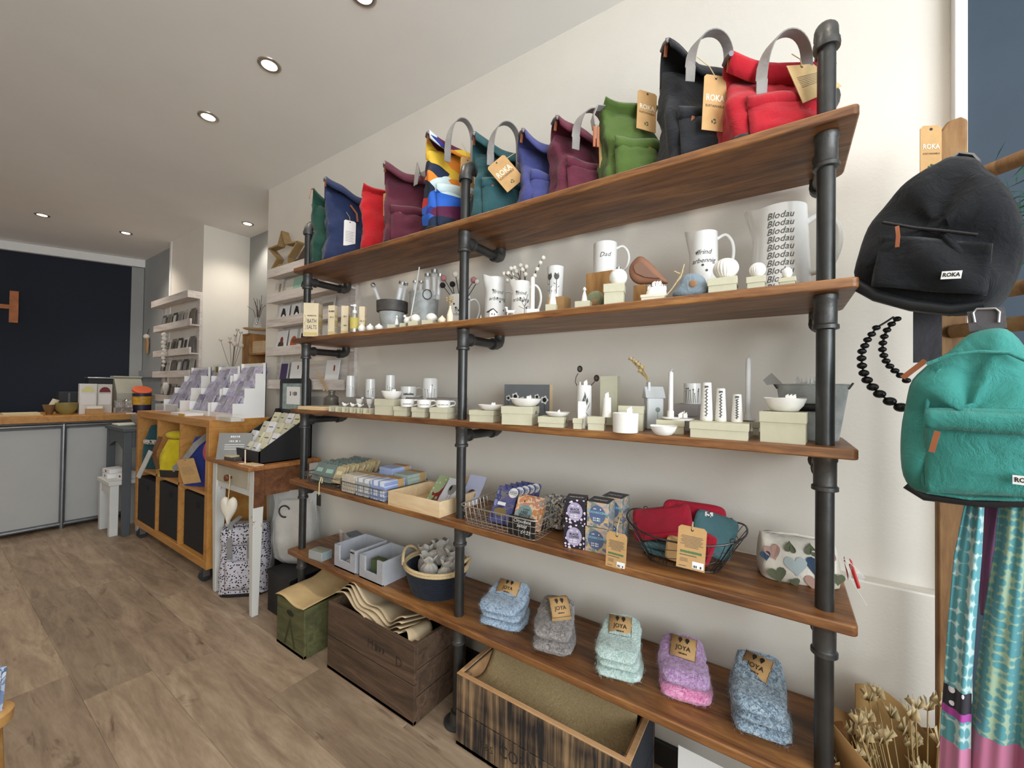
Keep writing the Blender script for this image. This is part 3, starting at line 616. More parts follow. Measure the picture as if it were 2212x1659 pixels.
carton('slim cream carton standing just left of the pump bottle', A1(414), A1(470), A1(500), -.27, B1(430), 35, [('LEMON', .62, .08), ('MIST', .3, .08)])
carton('cream and mustard carton just right of the pump bottle', A1(552), A1(596), A1(628), -.255, B1(436), 35, [('HERBS', .45, .09)])
t, P, h = stand('silver bottle with a white pump among the cream cartons', 'bottle', 'pump_bottle', A1(518), -.285, z, B1(420)); r = DIA(68 / 3.568, P) / 2
cyl(t, [(r * .95, 0), (r, .003), (r, h * .62), (r * .9, h * .66), (r * .45, h * .69)], plain('#B9B6AE', .3, metal=.7), 'body', 24); cyl(t, [(r * .45, h * .68), (r * .5, h * .7), (r * .5, h * .78), (r * .2, h * .8), (r * .2, h * .9), (r * .4, h * .92), (r * .4, h), (.001, h)], WHITE, 'pump', 18)
MB().box((-r * .5, 0, h * .955), (r * .9, r * .4, h * .04)).obj('nozzle', WHITE, t, bev=.001)
MB().grid(lambda u, v: ((r + .0006) * math.sin((u - .5) * 2.6), -(r + .0006) * math.cos((u - .5) * 2.6), h * (.12 + .4 * v)), 10, 1).obj('label_band', plain('#C9B860', .6), t)
for k, (a, b, w) in enumerate(((545, 608, 'left one of three, nearest the pump bottle'), (608, 672, 'middle one of three'), (675, 742, 'right one of three, nearest the metal pot'))):
    t, P, h = stand('small white onion-shaped bud vase, ' + w, 'vase', 'bud_vase', A1((a + b) / 2), -.285, z, B1(567), 'white onion bud vases'); r = DIA((b - a) / 3.568, P) / 2
    cyl(t, [(r * .6, 0), (r * .9, h * .15), (r, h * .4), (r * .8, h * .62), (r * .35, h * .82), (r * .16, h * .95), (r * .18, h), (.001, h * .98)], BISQ, 'body', 22, 60)
# metal pot and bucket with glass tubes
def glass_tube(label, pxb, pyb, pxt, pyt, pw, y, grp='glass tubes with silver caps', fill=.35, yt=None):
    a = PY(pxb, pyb, y); b = PY(pxt, pyt, y if yt is None else yt); L = (b - a).length; r = DIA(pw, a) / 2
    t = thing('glass_tube_bottle', label, 'bottle', a, 0, grp); t.rotation_mode = 'QUATERNION'; t.rotation_quaternion = (b - a).to_track_quat('Z', 'Y')
    cyl(t, [(r * .9, -.02), (r, -.015), (r, L * .86), (r * .8, L * .88)], FILM, 'glass', 14, 60); cyl(t, [(r * .95, L * .86), (r * 1.05, L * .87), (r * 1.05, L), (.001, L)], STEEL, 'cap', 16)
    MB().tube([(r * .2, 0, 0), (-r * .2, 0, L * .7)], r * .55, 8).obj('contents', PAPERW, t)
t, P, h = stand('dark-rimmed galvanised plant pot holding glass tubes on the second shelf', 'pot', 'metal_pot', A1(808), -.17, z, B1(402)); R1 = DIA(246 / 3.568, P) / 2; PP = P
cyl(t, [(R1 * .62, 0), (R1 * .84, h * .68), (R1 * .82, h * .68), (R1 * .6, .004), (.001, .004)], ZINC, 'body', 32); cyl(t, [(R1 * .86, h * .66), (R1 * .98, h * .68), (R1, h), (R1 * .96, h), (R1 * .9, h * .7)], ZINCD, 'rim_band', 32)
glass_tube('silver-capped glass tube leaning left out of the dark-rimmed pot', A1(715), B1(400), A1(660), B1(262), 10, -.17)
glass_tube('silver-capped glass tube leaning right in front in the dark-rimmed pot', A1(850), B1(405), A1(893), B1(245), 15, -.17)
glass_tube('silver-capped glass tube just behind the right-leaning one in the pot', A1(890), B1(405), A1(915), B1(250), 11, -.14)
t, P, h = stand('grey galvanised bucket of glass tubes behind the small white figures', 'bucket', 'metal_bucket', A1(1052), -.13, z, B1(338)); R1 = DIA(236 / 3.568, P) / 2
cyl(t, [(R1 * .82, 0), (R1 * .98, h * .97), (R1 * 1.02, h), (R1 * .97, h), (R1 * .8, .004), (.001, .004)], ZINC, 'body', 36); MB().tube([(R1 * .2 + .018 * math.cos(a), -R1 * .98 - .004, h * .9 + .02 * math.sin(a)) for a in [2 * PI * k / 14 for k in range(14)]], .002, 6, True).obj('ring_handle', ZINCD, t)
for k, (xb, xt, yt, pw, w) in enumerate(((982, 988, 238, 9, 'leftmost'), (1030, 1035, 240, 10, 'second from left'), (1082, 1085, 183, 13, 'third from left'), (1135, 1140, 153, 14, 'tallest'), (1165, 1180, 184, 10, 'rightmost'))):
    glass_tube('silver-capped glass tube standing in the grey bucket, ' + w, A1(xb), B1(345), A1(xt), B1(yt), pw, -.15 + .02 * (k % 2))
a, b = PY(A1(955), B1(515), -.24), PY(A1(1020), B1(132), -.20); tag(MB().tube([a, b], .0028, 8).obj('white_rod', plain('#D8D6D0', .4), None), 'thin white rod leaning in front of the galvanised bucket', 'rod')
# small white figures on boxes
def topper(kind, px, y, zb, pytop, label, cat='figurine', pw=None, name='figurine', mat=BISQ):
    t, P, h = stand(label, cat, name, px, y, zb, pytop)
    r = DIA(pw, P) / 2 if pw else h * .4
    if kind == 'person': figure(t, h, mat)
    elif kind == 'egg': cyl(t, [(r * .55, 0), (r * .92, h * .2), (r, h * .42), (r * .85, h * .68), (r * .5, h * .9), (.001, h)], mat, 'egg', 22, 70)
    elif kind == 'ribbed':
        rings = []
        for i in range(13):
            a = PI * (.06 + .90 * i / 12); rings.append([(r * math.sin(a) * (1 + .035 * math.cos(22 * 2 * PI * k / 88)) * math.cos(2 * PI * k / 88), r * math.sin(a) * (1 + .035 * math.cos(22 * 2 * PI * k / 88)) * math.sin(2 * PI * k / 88), h * (.5 - .5 * math.cos(a)) * 1.02) for k in range(88)])
        MB().loft(rings).obj('ribbed_body', mat, t, smooth=80)
    return t, P, h, r
t_, c, zt, w, d, h = lidbox('tiny pale green box under the small white bottle-shaped figure', A1(770), A1(832), A1(870), -.285, 1, B1(573), 25, nolid=True)
topper('person', A1(845), -.27, zt, B1(503), 'small white robed figure on a tiny box before the dark-rimmed pot')
t_, c, zt, w, d, h = lidbox('tiny pale green box under the white hen figure', A1(866), A1(912), A1(938), -.28, 1, B1(562), 25, nolid=True)
t, P, h, r = topper('egg', A1(925), -.265, zt, B1(515), 'tiny white hen figure on a box left of the bow-topped egg', pw=15)
MB().ball((-r * .7, 0, h * 1.05), h * .22).obj('head', BISQ, t); MB().ball((r * .8, 0, h * .9), h * .2, sc=(1.2, .6, 1)).obj('tail', BISQ, t)
t_, c, zt, w, d, h = lidbox('small pale green box under the bow-topped white egg', A1(930), A1(1005), A1(1037), -.285, 1, B1(546), 22, nolid=True)
t, P, h, r = topper('egg', A1(990), -.265, zt, B1(493), 'white egg shape with a small bow, on a pale green box', pw=23)
MB().ball((-.006, 0, h + .003), .005, sc=(1.4, .7, .9)).ball((.006, 0, h + .003), .005, sc=(1.4, .7, .9)).obj('bow', plain('#8B857A', .6), t)
t_, c, zt, w, d, h = lidbox('small pale green box under the plain white egg', A1(1036), A1(1122), A1(1157), -.28, 1, B1(538), 22, nolid=True)
topper('egg', A1(1113), -.26, zt, B1(486), 'plain white egg shape on a pale green box left of the cream bud vase', pw=26)
t, P, h = stand('small cream onion-shaped bud vase beside the cream bottle vase', 'vase', 'bud_vase', A1(1195), -.28, z, B1(506)); r = DIA(70 / 3.568, P) / 2
cyl(t, [(r * .6, 0), (r * .95, h * .2), (r, h * .45), (r * .6, h * .72), (r * .2, h * .9), (r * .2, h), (.001, h)], CREAM, 'body', 22, 60)
t, P, h = stand('cream bottle vase holding a dried sprig, left of the middle pipe', 'vase', 'bottle_vase', A1(1256), -.28, z, B1(432)); r = DIA(50 / 3.568, P) / 2
cyl(t, [(r * .9, 0), (r, h * .1), (r, h * .45), (r * .6, h * .7), (r * .32, h * .88), (r * .36, h), (.001, h * .98)], CREAM, 'body', 20, 60)
m = MB(); zt = ZA(B1(352), P.x, P.y) - z
for k in range(3): m.tube([(0, 0, h * .9), (.004 * (k - 1), 0, (h + zt) / 2), (.012 * (k - 1) - .004, .004, zt)], .0008, 5)
for k in range(8): m.ball((.012 * math.sin(k * 2.1) - .002, .003 * math.cos(k), h + (zt - h) * (.35 + .08 * k)), .0035, 7, 5)
m.obj('dried_sprig', plain('#B79A62', .9), t)
# spotted mug with felt ball picks
t, P, h = stand('white mug with black dots holding felt ball picks, behind the middle pipe', 'mug', 'spotted_mug', A1(1330), -.165, z, B1(356)); R = DIA(165 / 3.568, P) / 2
vessel(t, R, R, h); grip(t, R, h * .25, h * .85, .035); m = MB(); letters(m, 'ffrind', .020, oncyl(R, h * .5), .28); letters(m, 'arbennig', .020, oncyl(R, h * .38), .28); m.obj('lettering', INKG, t, smooth=0)
m = MB()
for k in range(9): f = oncyl(R, h * (.1 + .8 * ((k * .37) % 1))); a = -1.1 + 2.2 * ((k * .618) % 1); m.add([f(a * R + .004 * math.cos(q), .004 * math.sin(q)) for q in [2 * PI * j / 8 for j in range(8)]], [tuple(range(8))])
m.obj('printed_dots', INK, t, smooth=0)
FELTP = fabric('#B97A78', 400, .4); FELTB = fabric('#221F22', 400, .4); FELTW = fabric('#E6DFD2', 400, .4)
for k, (zx, zy, mt, cw, dz) in enumerate(((1207, 218, FELTP, 'pink', 24), (1200, 272, FELTB, 'black', 23), (1275, 264, FELTB, 'black', 23), (1298, 187, FELTW, 'white', 24), (1335, 262, FELTW, 'white', 18), (1440, 232, FELTP, 'pink', 25), (1466, 246, FELTW, 'white', 20))):
    q = PY(A1(zx), B1(zy), -.165 + .006 * (k % 3)); b = V3((P.x + .012 * math.cos(k * 2), P.y + .012 * math.sin(k * 2), P.z + h * .6))
    tt = thing('felt_ball_pick', cw + ' felt ball on a black wire stem, ' + ['leftmost upper', 'leftmost lower', 'just left of the pipe', 'highest', 'partly behind the pipe', 'right of the pipe', 'rightmost'][k], 'decoration', b, 0, 'felt ball picks in the spotted mug')
    MB().tube([(0, 0, 0), q - b], .0014, 6).obj('stem', BLACKP, tt); MB().ball(q - b, DIA(dz * 2 / 3.568, q) / 2).obj('felt_ball', mt, tt, smooth=80)
# lettered jugs
j1 = jug('white jug lettered ffrind arbennig, just right of the middle pipe', A1(1602), -.17, z, B1(222), 168 / 3.568, 150 / 3.568, ['ffrind', 'arbennig'], .019, out=.035, zt=.66, dotn=5, hz=(.3, .7), hr=.004, turn=.25)
j2 = jug('white jug lettered ffrind arbennig holding white berry stems', A1(1800), -.20, z, B1(250), 148 / 3.568, 140 / 3.568, ['ffrind', 'arbennig'], .017, out=.036, dotn=5, zt=.66, hz=(.2, .85))
P = j2[1]
def berry(label, zx0, zy0, tips, y, rr=.0075, grp='white berry stems'):
    b = PY(A1(zx0), B1(zy0), y); t = thing('berry_stem', label, 'decoration', b, 0, grp); m = MB(); bb = MB()
    for zx, zy in tips: q = PY(A1(zx), B1(zy), y) - b; m.tube([(0, 0, -.03), (q.x * .25, q.y * .25, q.z * .5), q], .0012, 5); bb.ball(q, rr, 10, 7)
    m.obj('twigs', plain('#4A3A30', .8), t); bb.obj('berries', FELTW, t, smooth=80)
berry('spray of white berries bending left out of the second jug', 1740, 255, ((1672, 182), (1703, 178), (1745, 238), (1698, 236), (1725, 142)), -.20)
berry('spray of white berries upright in the middle of the second jug', 1800, 255, ((1755, 138), (1800, 120), (1770, 165), (1735, 190)), -.19, .008)
berry('spray of white berries bending right in the second jug', 1835, 255, ((1843, 128), (1838, 188), (1815, 150)), -.20, .008)
berry('tall single twig of white berries over the white candle', 1895, 260, ((1908, 198), (1927, 148), (1952, 98), (1975, 60)), -.21, .0075)
# small pieces right of the pipe
t, P, h = stand('tiny white cottage with a black pitched roof before the first jug', 'figurine', 'cottage_figurine', A1(1580), -.285, z, B1(455)); t.rotation_euler.z += .5
w = DIA(75 / 3.568, P); MB().box((0, 0, h * .32), (w * .8, w * .45, h * .64)).prism([(-w * .4, 0), (w * .4, 0), (0, h * .34)], -w * .22, w * .22, lambda u, v, q: (u, q, h * .64 + v)).obj('walls', BISQ, t, bev=.0005)
MB().ribbon([(-w * .5, 0, h * .6), (0, 0, h), (w * .5, 0, h * .6)], w * .5, .003, (0, 1, 0)).obj('roof', BLACKP, t, smooth=0); MB().box((-w * .15, -w * .226, h * .35), (.003, .001, .006)).box((w * .15, -w * .226, h * .35), (.003, .001, .006)).obj('windows', INK, t, smooth=0)
t, P, h = stand('tiny white bird-shaped peg left of the black-roofed cottage', 'figurine', 'peg_figurine', A1(1493), -.285, z, B1(502)); figure(t, h, CREAM)
t, P, h = stand('small white standing dog figure before the lettered jugs', 'figurine', 'dog_figurine', A1(1722), -.28, z, B1(437)); w = DIA(70 / 3.568, P)
m = MB(); m.tube([(-w * .35, 0, h * .42), (0, 0, h * .45), (w * .4, 0, h * .42)], [h * .2, h * .17, h * .19], 10); m.tube([(-w * .34, 0, h * .4), (-w * .42, 0, h * .72), (-w * .44, 0, h * .85)], [h * .15, h * .11, h * .12], 8); m.ball((-w * .48, 0, h * .88), h * .13, sc=(1.4, .8, .8)); m.tube([(w * .42, 0, h * .5), (w * .52, 0, h * .75)], h * .04, 6)
for sx in (-.33, .36):
    for sy in (-.08, .08): m.tube([(w * sx, w * sy, h * .4), (w * sx, w * sy, 0)], h * .055, 6)
m.obj('body', BISQ, t, smooth=70)
b = PY(A1(1828), B1(490), -.27); t = thing('wire_tree', 'small bare black wire tree before the second lettered jug', 'decoration', b); m = MB(); P0 = V3((0, 0, -(b.z - z)))
for pts in (((1828, 490), (1830, 440), (1840, 390), (1858, 340)), ((1830, 440), (1810, 400), (1795, 380)), ((1830, 435), (1850, 405), (1866, 390)), ((1829, 455), (1800, 440), (1786, 432)), ((1830, 450), (1850, 435), (1862, 436)), ((1840, 395), (1822, 360))): m.tube([PY(A1(x), B1(y), -.27) - b for x, y in pts], .0007, 5)
m.tube([P0, (0, 0, 0)], .0013, 5); m.lathe([(.012, 0), (.012, .002), (.001, .003)], 14, P0); m.obj('branches', BLACKP, t)
t, P, h = stand('slim white candle in a low white block holder beside the second jug handle', 'candle', 'candle_holder', A1(1890), -.27, z, B1(205)); MB().bx(-.018, .022, -.014, .014, 0, .014).obj('holder', BISQ, t, bev=.001); cyl(t, [(.007, .012), (.0068, h - .004), (.002, h)], plain('#F4EFE4', .4), 'candle', 14)
# seedhead cup on kraft box, angel on box
t_, c, zt, w, d, h = lidbox('plain kraft box under the seedhead-print cup', A1(2000), A1(2130), A2(125), -.15, 1, B1(352), 0, nolid=True, mat=KRAFT, name='kraft_box', group=None)
t, P, h = stand('tall white cup printed with black seedheads on a kraft box', 'cup', 'printed_cup', A1(2066), -.12, zt, B1(136)); R = DIA(132 / 3.568, P) / 2; vessel(t, R * .86, R, h)
m = MB()
for a, hh in ((-.7, .8), (.15, .8)):
    f = oncyl(R * .95, 0); u = a * R; m.add([f(u - .001, h * .12), f(u + .001, h * .12), f(u + .001, h * .55), f(u - .001, h * .55)], [(0, 1, 2, 3)]); m.add([f(u + .009 * math.cos(q), h * .68 + .014 * math.sin(q)) for q in [PI + PI * k / 8 for k in range(9)]] + [f(u + .006, h * .78), f(u, h * .73), f(u - .006, h * .78)], [tuple(range(12))])
    for k in range(3): s = 1 if k % 2 else -1; m.add([f(u, h * (.2 + .1 * k)), f(u + s * .010, h * (.27 + .1 * k)), f(u + s * .008, h * (.23 + .1 * k))], [(0, 1, 2)])
m.obj('seedhead_print', INKG, t, smooth=0)
t_, c, zt, w, d, h = lidbox('small pale green box under the white angel figure', A1(1990), A1(2070), A1(2102), -.285, 1, B1(414), 15, nolid=True)
topper('person', A1(2047), -.265, zt, B1(280), 'white cone-shaped angel figure on a small green box by the seedhead cup')
t_, c, zt, w, d, h = lidbox('flat pale green box under the small white robed figure, right of the kraft box', A2(130), A2(232), A2(262), -.28, 1, B2(722), 10, nolid=True)
topper('person', A2(197), -.26, zt, B2(632), 'small white robed figure on a flat box in front of the Dad mug')
# Dad mug on block etc
t_, c, zt, w, d, h = lidbox('rough wooden block under the Dad mug', A2(205), A2(385), A2(400), -.17, 1, B2(514), 0, nolid=True, mat=BLOCKW, name='wooden_block', group=None, d=.09)
t, P, h = stand('white mug lettered Dad standing on a rough wooden block', 'mug', 'lettered_mug', A2(336), -.125, zt, B2(341)); R = DIA(162 / 3.16, P) / 2; vessel(t, R, R, h); grip(t, R, h * .1, h * .82, .036); m = MB(); letters(m, 'Dad', .020, oncyl(R, h * .56), .28); m.obj('lettering', INKG, t, smooth=0)
t_, c, zt, w, d, h = lidbox('cube-shaped pale green box under the round white bauble', A2(325), A2(468), A2(530), -.285, 1, B2(600), 14, lid=.42)
t, P, h, r = topper('ribbed', A2(428), -.25, zt, B2(508), 'round white glazed bauble with a silver cap, on a cube-shaped box', 'bauble', 44, 'bauble', CERAM); t.children[0].data = MB().ball((0, 0, h / 2), h / 2, 20, 12).obj('tmp', CERAM).data; bpy.data.objects.remove(bpy.data.objects['tmp'])
MB().lathe([(.006, h - .003), (.006, h + .004), (.001, h + .005)], 12).tube([(.004 * math.cos(a), 0, h + .007 + .004 * math.sin(a)) for a in [2 * PI * k / 10 for k in range(10)]], .0007, 5, True).obj('cap', STEEL, t)
def profile_pts(pts, AA, BB, y, b): return [((PY(AA(x), BB(v), y) - b).x, (PY(AA(x), BB(v), y) - b).z) for x, v in pts]
def feltbird(label, outline, AA, BB, y, th, mat, wing=None, wmat=None, btn=None, name='felt_bird', keep=False):
    cx = sum(p[0] for p in outline) / len(outline); b = PY(AA(cx), BB(max(p[1] for p in outline)), y); b.z = ZS[1]; t = thing(name, label, 'decoration', b)
    n = len(outline); o2 = []
    for i in range(n):
        for k in range(3):
            p0, p1, p2, p3 = outline[i - 1], outline[i], outline[(i + 1) % n], outline[(i + 2) % n]; u = k / 3
            o2.append(tuple(.5 * (2 * p1[j] + (p2[j] - p0[j]) * u + (2 * p0[j] - 5 * p1[j] + 4 * p2[j] - p3[j]) * u * u + (3 * p1[j] - p0[j] - 3 * p2[j] + p3[j]) * u ** 3) for j in (0, 1)))
    pp = profile_pts(o2, AA, BB, y, b); mx = sum(p[0] for p in pp) / len(pp); mz = sum(p[1] for p in pp) / len(pp)
    mn = 0 if keep else min(p[1] for p in pp); pp = [(u, v - mn) for u, v in pp]; mz -= mn
    rings = [[(mx + (u - mx) * s, w * th, mz + (v - mz) * s) for u, v in pp] for s, w in ((.55, -.5), (.85, -.42), (.97, -.22), (1, 0), (.97, .22), (.85, .42), (.55, .5))]
    MB().loft(rings).obj('body', mat, t, smooth=70)
    if wing: MB().prism([(u, v - mn) for u, v in profile_pts(wing, AA, BB, y, b)], -th * .5 - .004, -th * .5).obj('wing', wmat, t, bev=.001)
    if btn:
        q = profile_pts([btn], AA, BB, y, b)[0]; q = (q[0], q[1] - mn); I_ = MX(((1, 0, 0), (0, 0, -1), (0, 1, 0)))
        bt = MB().lathe([(.009, 0), (.009, .002), (.0065, .0035), (.001, .003)], 18, (q[0], -th * .48, q[1]), I_).obj('button', plain('#9A7350', .5), t, smooth=40)
    return t, b, pp, mn
feltbird('pale green stuffed fabric bird with a wooden button, left of the bauble box', [(225, 640), (255, 610), (300, 602), (325, 640), (322, 700), (290, 735), (235, 732), (212, 690)], A2, B2, -.22, .04, fabric('#8B9071', 500, .4), btn=(283, 688))
feltbird('large brown leather robin shape with a folded wing behind the village box', [(548, 440), (585, 424), (630, 450), (700, 520), (770, 600), (720, 610), (640, 612), (560, 612), (512, 570), (505, 500)], A2, B2, -.15, .03, plain('#A9795F', .6, var=.1), wing=[(548, 490), (575, 474), (610, 480), (690, 560), (725, 582), (690, 582), (620, 575), (560, 548), (545, 515)], wmat=plain('#9A7562', .65, var=.15), keep=True)
t_, c, zt, w, d, h = lidbox('small rough log slice block under the brown robin', A2(530), A2(610), A2(640), -.175, 1, B2(612), 0, nolid=True, mat=BLOCKW, name='wooden_block', group=None)
t_, c, zt, w, d, h = lidbox('low cream box under the tiny white village', A2(578), A2(748), A2(782), -.285, 1, B2(672), 10, lid=.5, mat=plain('#DBD3BC', .7))
t, P, h = stand('tiny white hilltop village with trees on a cream box', 'figurine', 'village_figurine', A2(688), -.255, zt, B2(622)); R = DIA(150 / 3.16, P) / 2; cyl(t, [(R, 0), (R * .9, h * .5), (R * .6, h * .85), (.001, h)], BISQ, 'mound', 24, 70, sy=.6)
m = MB(); 
for k in range(3): cottage(m, (-.006 + .007 * k, -.002, h - .002), .009)
m.obj('cottages', BISQ, t, smooth=0); m = MB()
for x in (-.75, -.6, .55, .72, .85): m.lathe([(.0008, 0), (.0025, .004), (.002, .010), (.0003, .016)], 8, (x * R, 0, h * (.9 - .55 * abs(x))))
m.obj('trees', BISQ, t)
t, b, pp, mn = feltbird('blue-grey stuffed fabric bird tied with twine, with a wooden button', [(865, 560), (905, 532), (970, 526), (1020, 560), (1045, 640), (1035, 680), (960, 692), (860, 692), (800, 680), (815, 650), (850, 610)], A2, B2, -.25, .045, fabric('#8796A0', 500, .4), btn=(950, 607))
m = MB(); m.tube([(x, -.03, z_ - mn) for x, z_ in profile_pts([(895, 482), (880, 540), (845, 600), (810, 650), (775, 690)], A2, B2, -.25, b)], .0015, 6); m.tube([(x, -.031, z_ - mn) for x, z_ in profile_pts([(830, 530), (862, 545), (885, 530), (870, 570), (845, 600)], A2, B2, -.25, b)], .0018, 6); m.obj('twine_bow', TWINE, t)
j3 = jug('white jug lettered ffrind arbennig, right of the blue-grey bird', A2(1008), -.13, z, B2(272), 215 / 3.16, 190 / 3.16, ['ffrind', 'arbennig'], .018, out=.036, dotn=5, hz=(.45, .9), zt=.70)
for (bl, bm, br, bt, sx_, sp, st, nm, y) in ((1035, 1240, 1262, 552, 1162, 175, 440, 'largest of three, before the third lettered jug', -.285), (1300, 1432, 1450, 548, 1378, 113, 468, 'middle one of three, before the tall Blodau jug', -.285), (1520, 1640, 1652, 556, 1581, 72, 500, 'smallest of three, nearest the right pipe', -.28)):
    t_, c, zt, w, d, h = lidbox('pale green box under the urchin, ' + nm, A2(bl), A2(bm), A2(br), y, 1, B2(bt), 4, lid=.5)
    topper('ribbed', A2(sx_), c.y, zt, B2(st), 'ribbed white ceramic urchin on a box, ' + nm, 'ornament', sp / 3.16, 'ribbed_urchin')
jug('tall white jug with Blodau written ten times down its side', A2(1530), -.13, z, B2(115), 440 / 3.16, 365 / 3.16, ['Blodau'] * 11, .0225, out=.055, hz=(.28, .82), zt=.865, lead=.86, hr=.008, turn=0, sx=.9)
# ================================================================ THIRD SHELF
z = ZS[2]
def dish(label, px, y, zb, pytop, pw, deep=1, name='bowl', cat='bowl', toppers=0, wav=.02, pyb=None):
    P = V3((XA(px, y, zb), y, zb)); R = DIA(pw, P) / 2; h = max(.006, ZA(pytop, P.x, P.y) - zb); t = thing(name, label, cat, P, FACE(P)); n = 36
    rings = []
    for r, zz in [(.45, 0), (.62, .06), (.85, .45), (.97, .85), (1, 1.0), (.97, 1.0), (.92, .86), (.8, .5), (.55, .16), (.01, .12)]:
        rings.append([((r * R) * (1 + wav * math.sin(5 * a + 1)) * math.cos(a), (r * R) * (1 + wav * math.sin(4 * a)) * math.sin(a), h * zz * (1 + wav * 2 * math.sin(3 * a))) for a in [2 * PI * k / n for k in range(n)]])
    MB().loft(rings).obj('body', BISQ if deep else CERAM, t, smooth=60)
    if toppers:
        m = MB()
        for k in range(toppers): cottage(m, (R * .2 + (k - .5) * .0065, -R * .82, h * .98), .0065)
        m.obj('cottages', BISQ, t, smooth=0)
    return t, P, R, h
def mug(label, px, y, zb, pytop, pw, out=.022, printed=1, group=None, hr=.003):
    t, P, h = stand(label, 'mug', 'printed_mug', px, y, zb, pytop, group); R = DIA(pw, P) / 2; vessel(t, R * .92, R, h, curve=.001); grip(t, R, h * .25, h * .85, out, hr)
    if printed:
        m = MB(); q = random.Random(int(px)); f = oncyl(R * .97, h * .35)
        for k in range(7): u = (-.5 + k / 6) * R * 1.1; s = .002 + .002 * q.random(); m.add([f(u - s, 0), f(u + s, 0), f(u + s, s * 2), f(u, s * 3), f(u - s, s * 2)], [(0, 1, 2, 3, 4)])
        m.add([f(-R * .7, -.001), f(R * .7, -.001), f(R * .7, 0), f(-R * .7, 0)], [(0, 1, 2, 3)]); m.obj('village_print', INKG, t, smooth=0)
    return t
# flat boards and tiny boxes at the left end
for k, (pl_, pm, pr, y, zz, nm) in enumerate(((643, 700, 716, -.285, z, 'lower'), (643, 696, 716, -.283, z + .0075, 'upper'))):
    lidbox('pale wooden coaster at the left end of third shelf, ' + nm + ' of the stack', pl_, pm, pr, y, 2, 0, 8, nolid=True, mat=PINE, z=zz, h=.007, d=.10, name='wooden_coaster', group='stacked wooden coasters')
lidbox('flat pale grey board lying behind the wooden coasters', 694, 735, 745, -.16, 2, 0, 0, nolid=True, mat=plain('#C9C3B5', .7), h=.012, d=.08, name='flat_board', group=None)
xs = [(716, 727), (730, 742), (744, 757), (761, 773), (777, 788), (789, 807)]
for k, (a, b) in enumerate(xs):
    c, ph, w, d, M_ = boxq(a, b - (2 if k < 5 else 4), b, -.282, 10, z); h = .022
    t = thing('tiny_open_box', 'tiny pale green open box in the row by the coasters, ' + ['first from the left', 'second from the left', 'third from the left', 'fourth from the left', 'fifth from the left', 'widest, at the right'][k], 'box', c, ph, 'row of tiny open boxes'); d = .035
    MB().bx(-w / 2, w / 2, -d / 2, d / 2, 0, .002).obj('base', SAGE, t)
    m = MB(); m.bx(-w / 2, -w / 2 + .0015, -d / 2, d / 2, .002, h); m.bx(w / 2 - .0015, w / 2, -d / 2, d / 2, .002, h); m.bx(-w / 2, w / 2, d / 2 - .0015, d / 2, .002, h); m.obj('sides', SAGE, t)
for k, (zx, zy) in enumerate(((500, 392), (560, 392), (613, 392))):
    t, P, h = stand('tiny white bird ornament resting on the row of tiny boxes, ' + ['left', 'middle', 'right'][k] + ' of three', 'figurine', 'bird_figurine', A3(zx), -.255, z + .022, B3(zy), 'tiny white birds'); h = .018
    MB().ball((0, 0, h * .4), h * .4, sc=(1.3, .8, 1)).ball((-h * .45, 0, h * .8), h * .25).prism([(h * .3, h * .4), (h * .9, h * .9), (h * .8, h * .5)], -.002, .002).obj('body', BISQ, t, smooth=70)
RISER = plain('#A7A099', .7, var=.04)
lidbox('grey-brown low riser box standing behind the tiny boxes', A3(452), A3(700), A3(722), -.12, 2, B3(347), 0, lid=.5, mat=RISER, d=.10, name='riser_box', group=None)
lidbox('grey riser box behind the three small mugs', A3(905), A3(1300), A3(1345), -.12, 2, B3(348), 0, lid=.5, mat=RISER, d=.10, name='riser_box', group=None)
zr = ZA(B3(347), XA(A3(700), -.12, z), -.12)
for k, (a, b, t0, y, nm) in enumerate(((508, 575, 180, -.07, 'leftmost of three tall white vases'), (652, 728, 205, -.07, 'shortest of the three tall white vases'), (800, 876, 176, -.07, 'right one of three tall white vases, behind the bowl'))):
    t, P, h = stand('white stem-print vase, ' + nm, 'vase', 'cylinder_vase', A3((a + b) / 2), y, zr, B3(t0), 'tall white stem-print vases'); R = DIA((b - a) / 3.456, P) / 2; vessel(t, R, R * .96, h); stems_print(t, R * .985, h * .05, h * .55, k, 5)
for k, (zx, nm) in enumerate(((610, 'left'), (686, 'right'))):
    t, P, R, h = dish('tiny white footed cup with a bird on its rim, ' + nm + ' of two', A3(zx), -.22, z + .03, B3(352), 16, name='bird_cup', cat='cup'); cyl(t, [(R * .35, -.03), (R * .3, -.01), (R * .5, 0.001)], BISQ, 'foot', 14)
    MB().ball((R * .8, 0, h + .004), .005, sc=(1.4, .8, 1)).obj('bird', BISQ, t)
t_, c, zt, w, d, h = lidbox('tall square pale green box under the white bowl, left of the three small mugs', A3(718), A3(862), A3(915), -.285, 2, B3(354), 12, lid=.42)
t, P, R, h = dish('small white bowl with tiny houses on its rim, on the square green box at left', A3(850), c.y, zt, B3(294), 160 / 3.456, 1, toppers=2)
mug('wide white village-print mug on the riser at left', A3(976), -.09, zr, B3(260), 122 / 3.456, .03)
t, P, h = stand('tall white jar printed with black seedheads left of the middle pipe', 'jar', 'printed_jar', A3(1135), -.09, zr, B3(196)); R = DIA(112 / 3.456, P) / 2; cyl(t, [(R * .95, 0), (R, .004), (R, h * .93), (R * .9, h * .99), (.001, h)], CERAM, 'body', 30); stems_print(t, R, h * .1, h * .7, 4, 4, INK, 1.2)
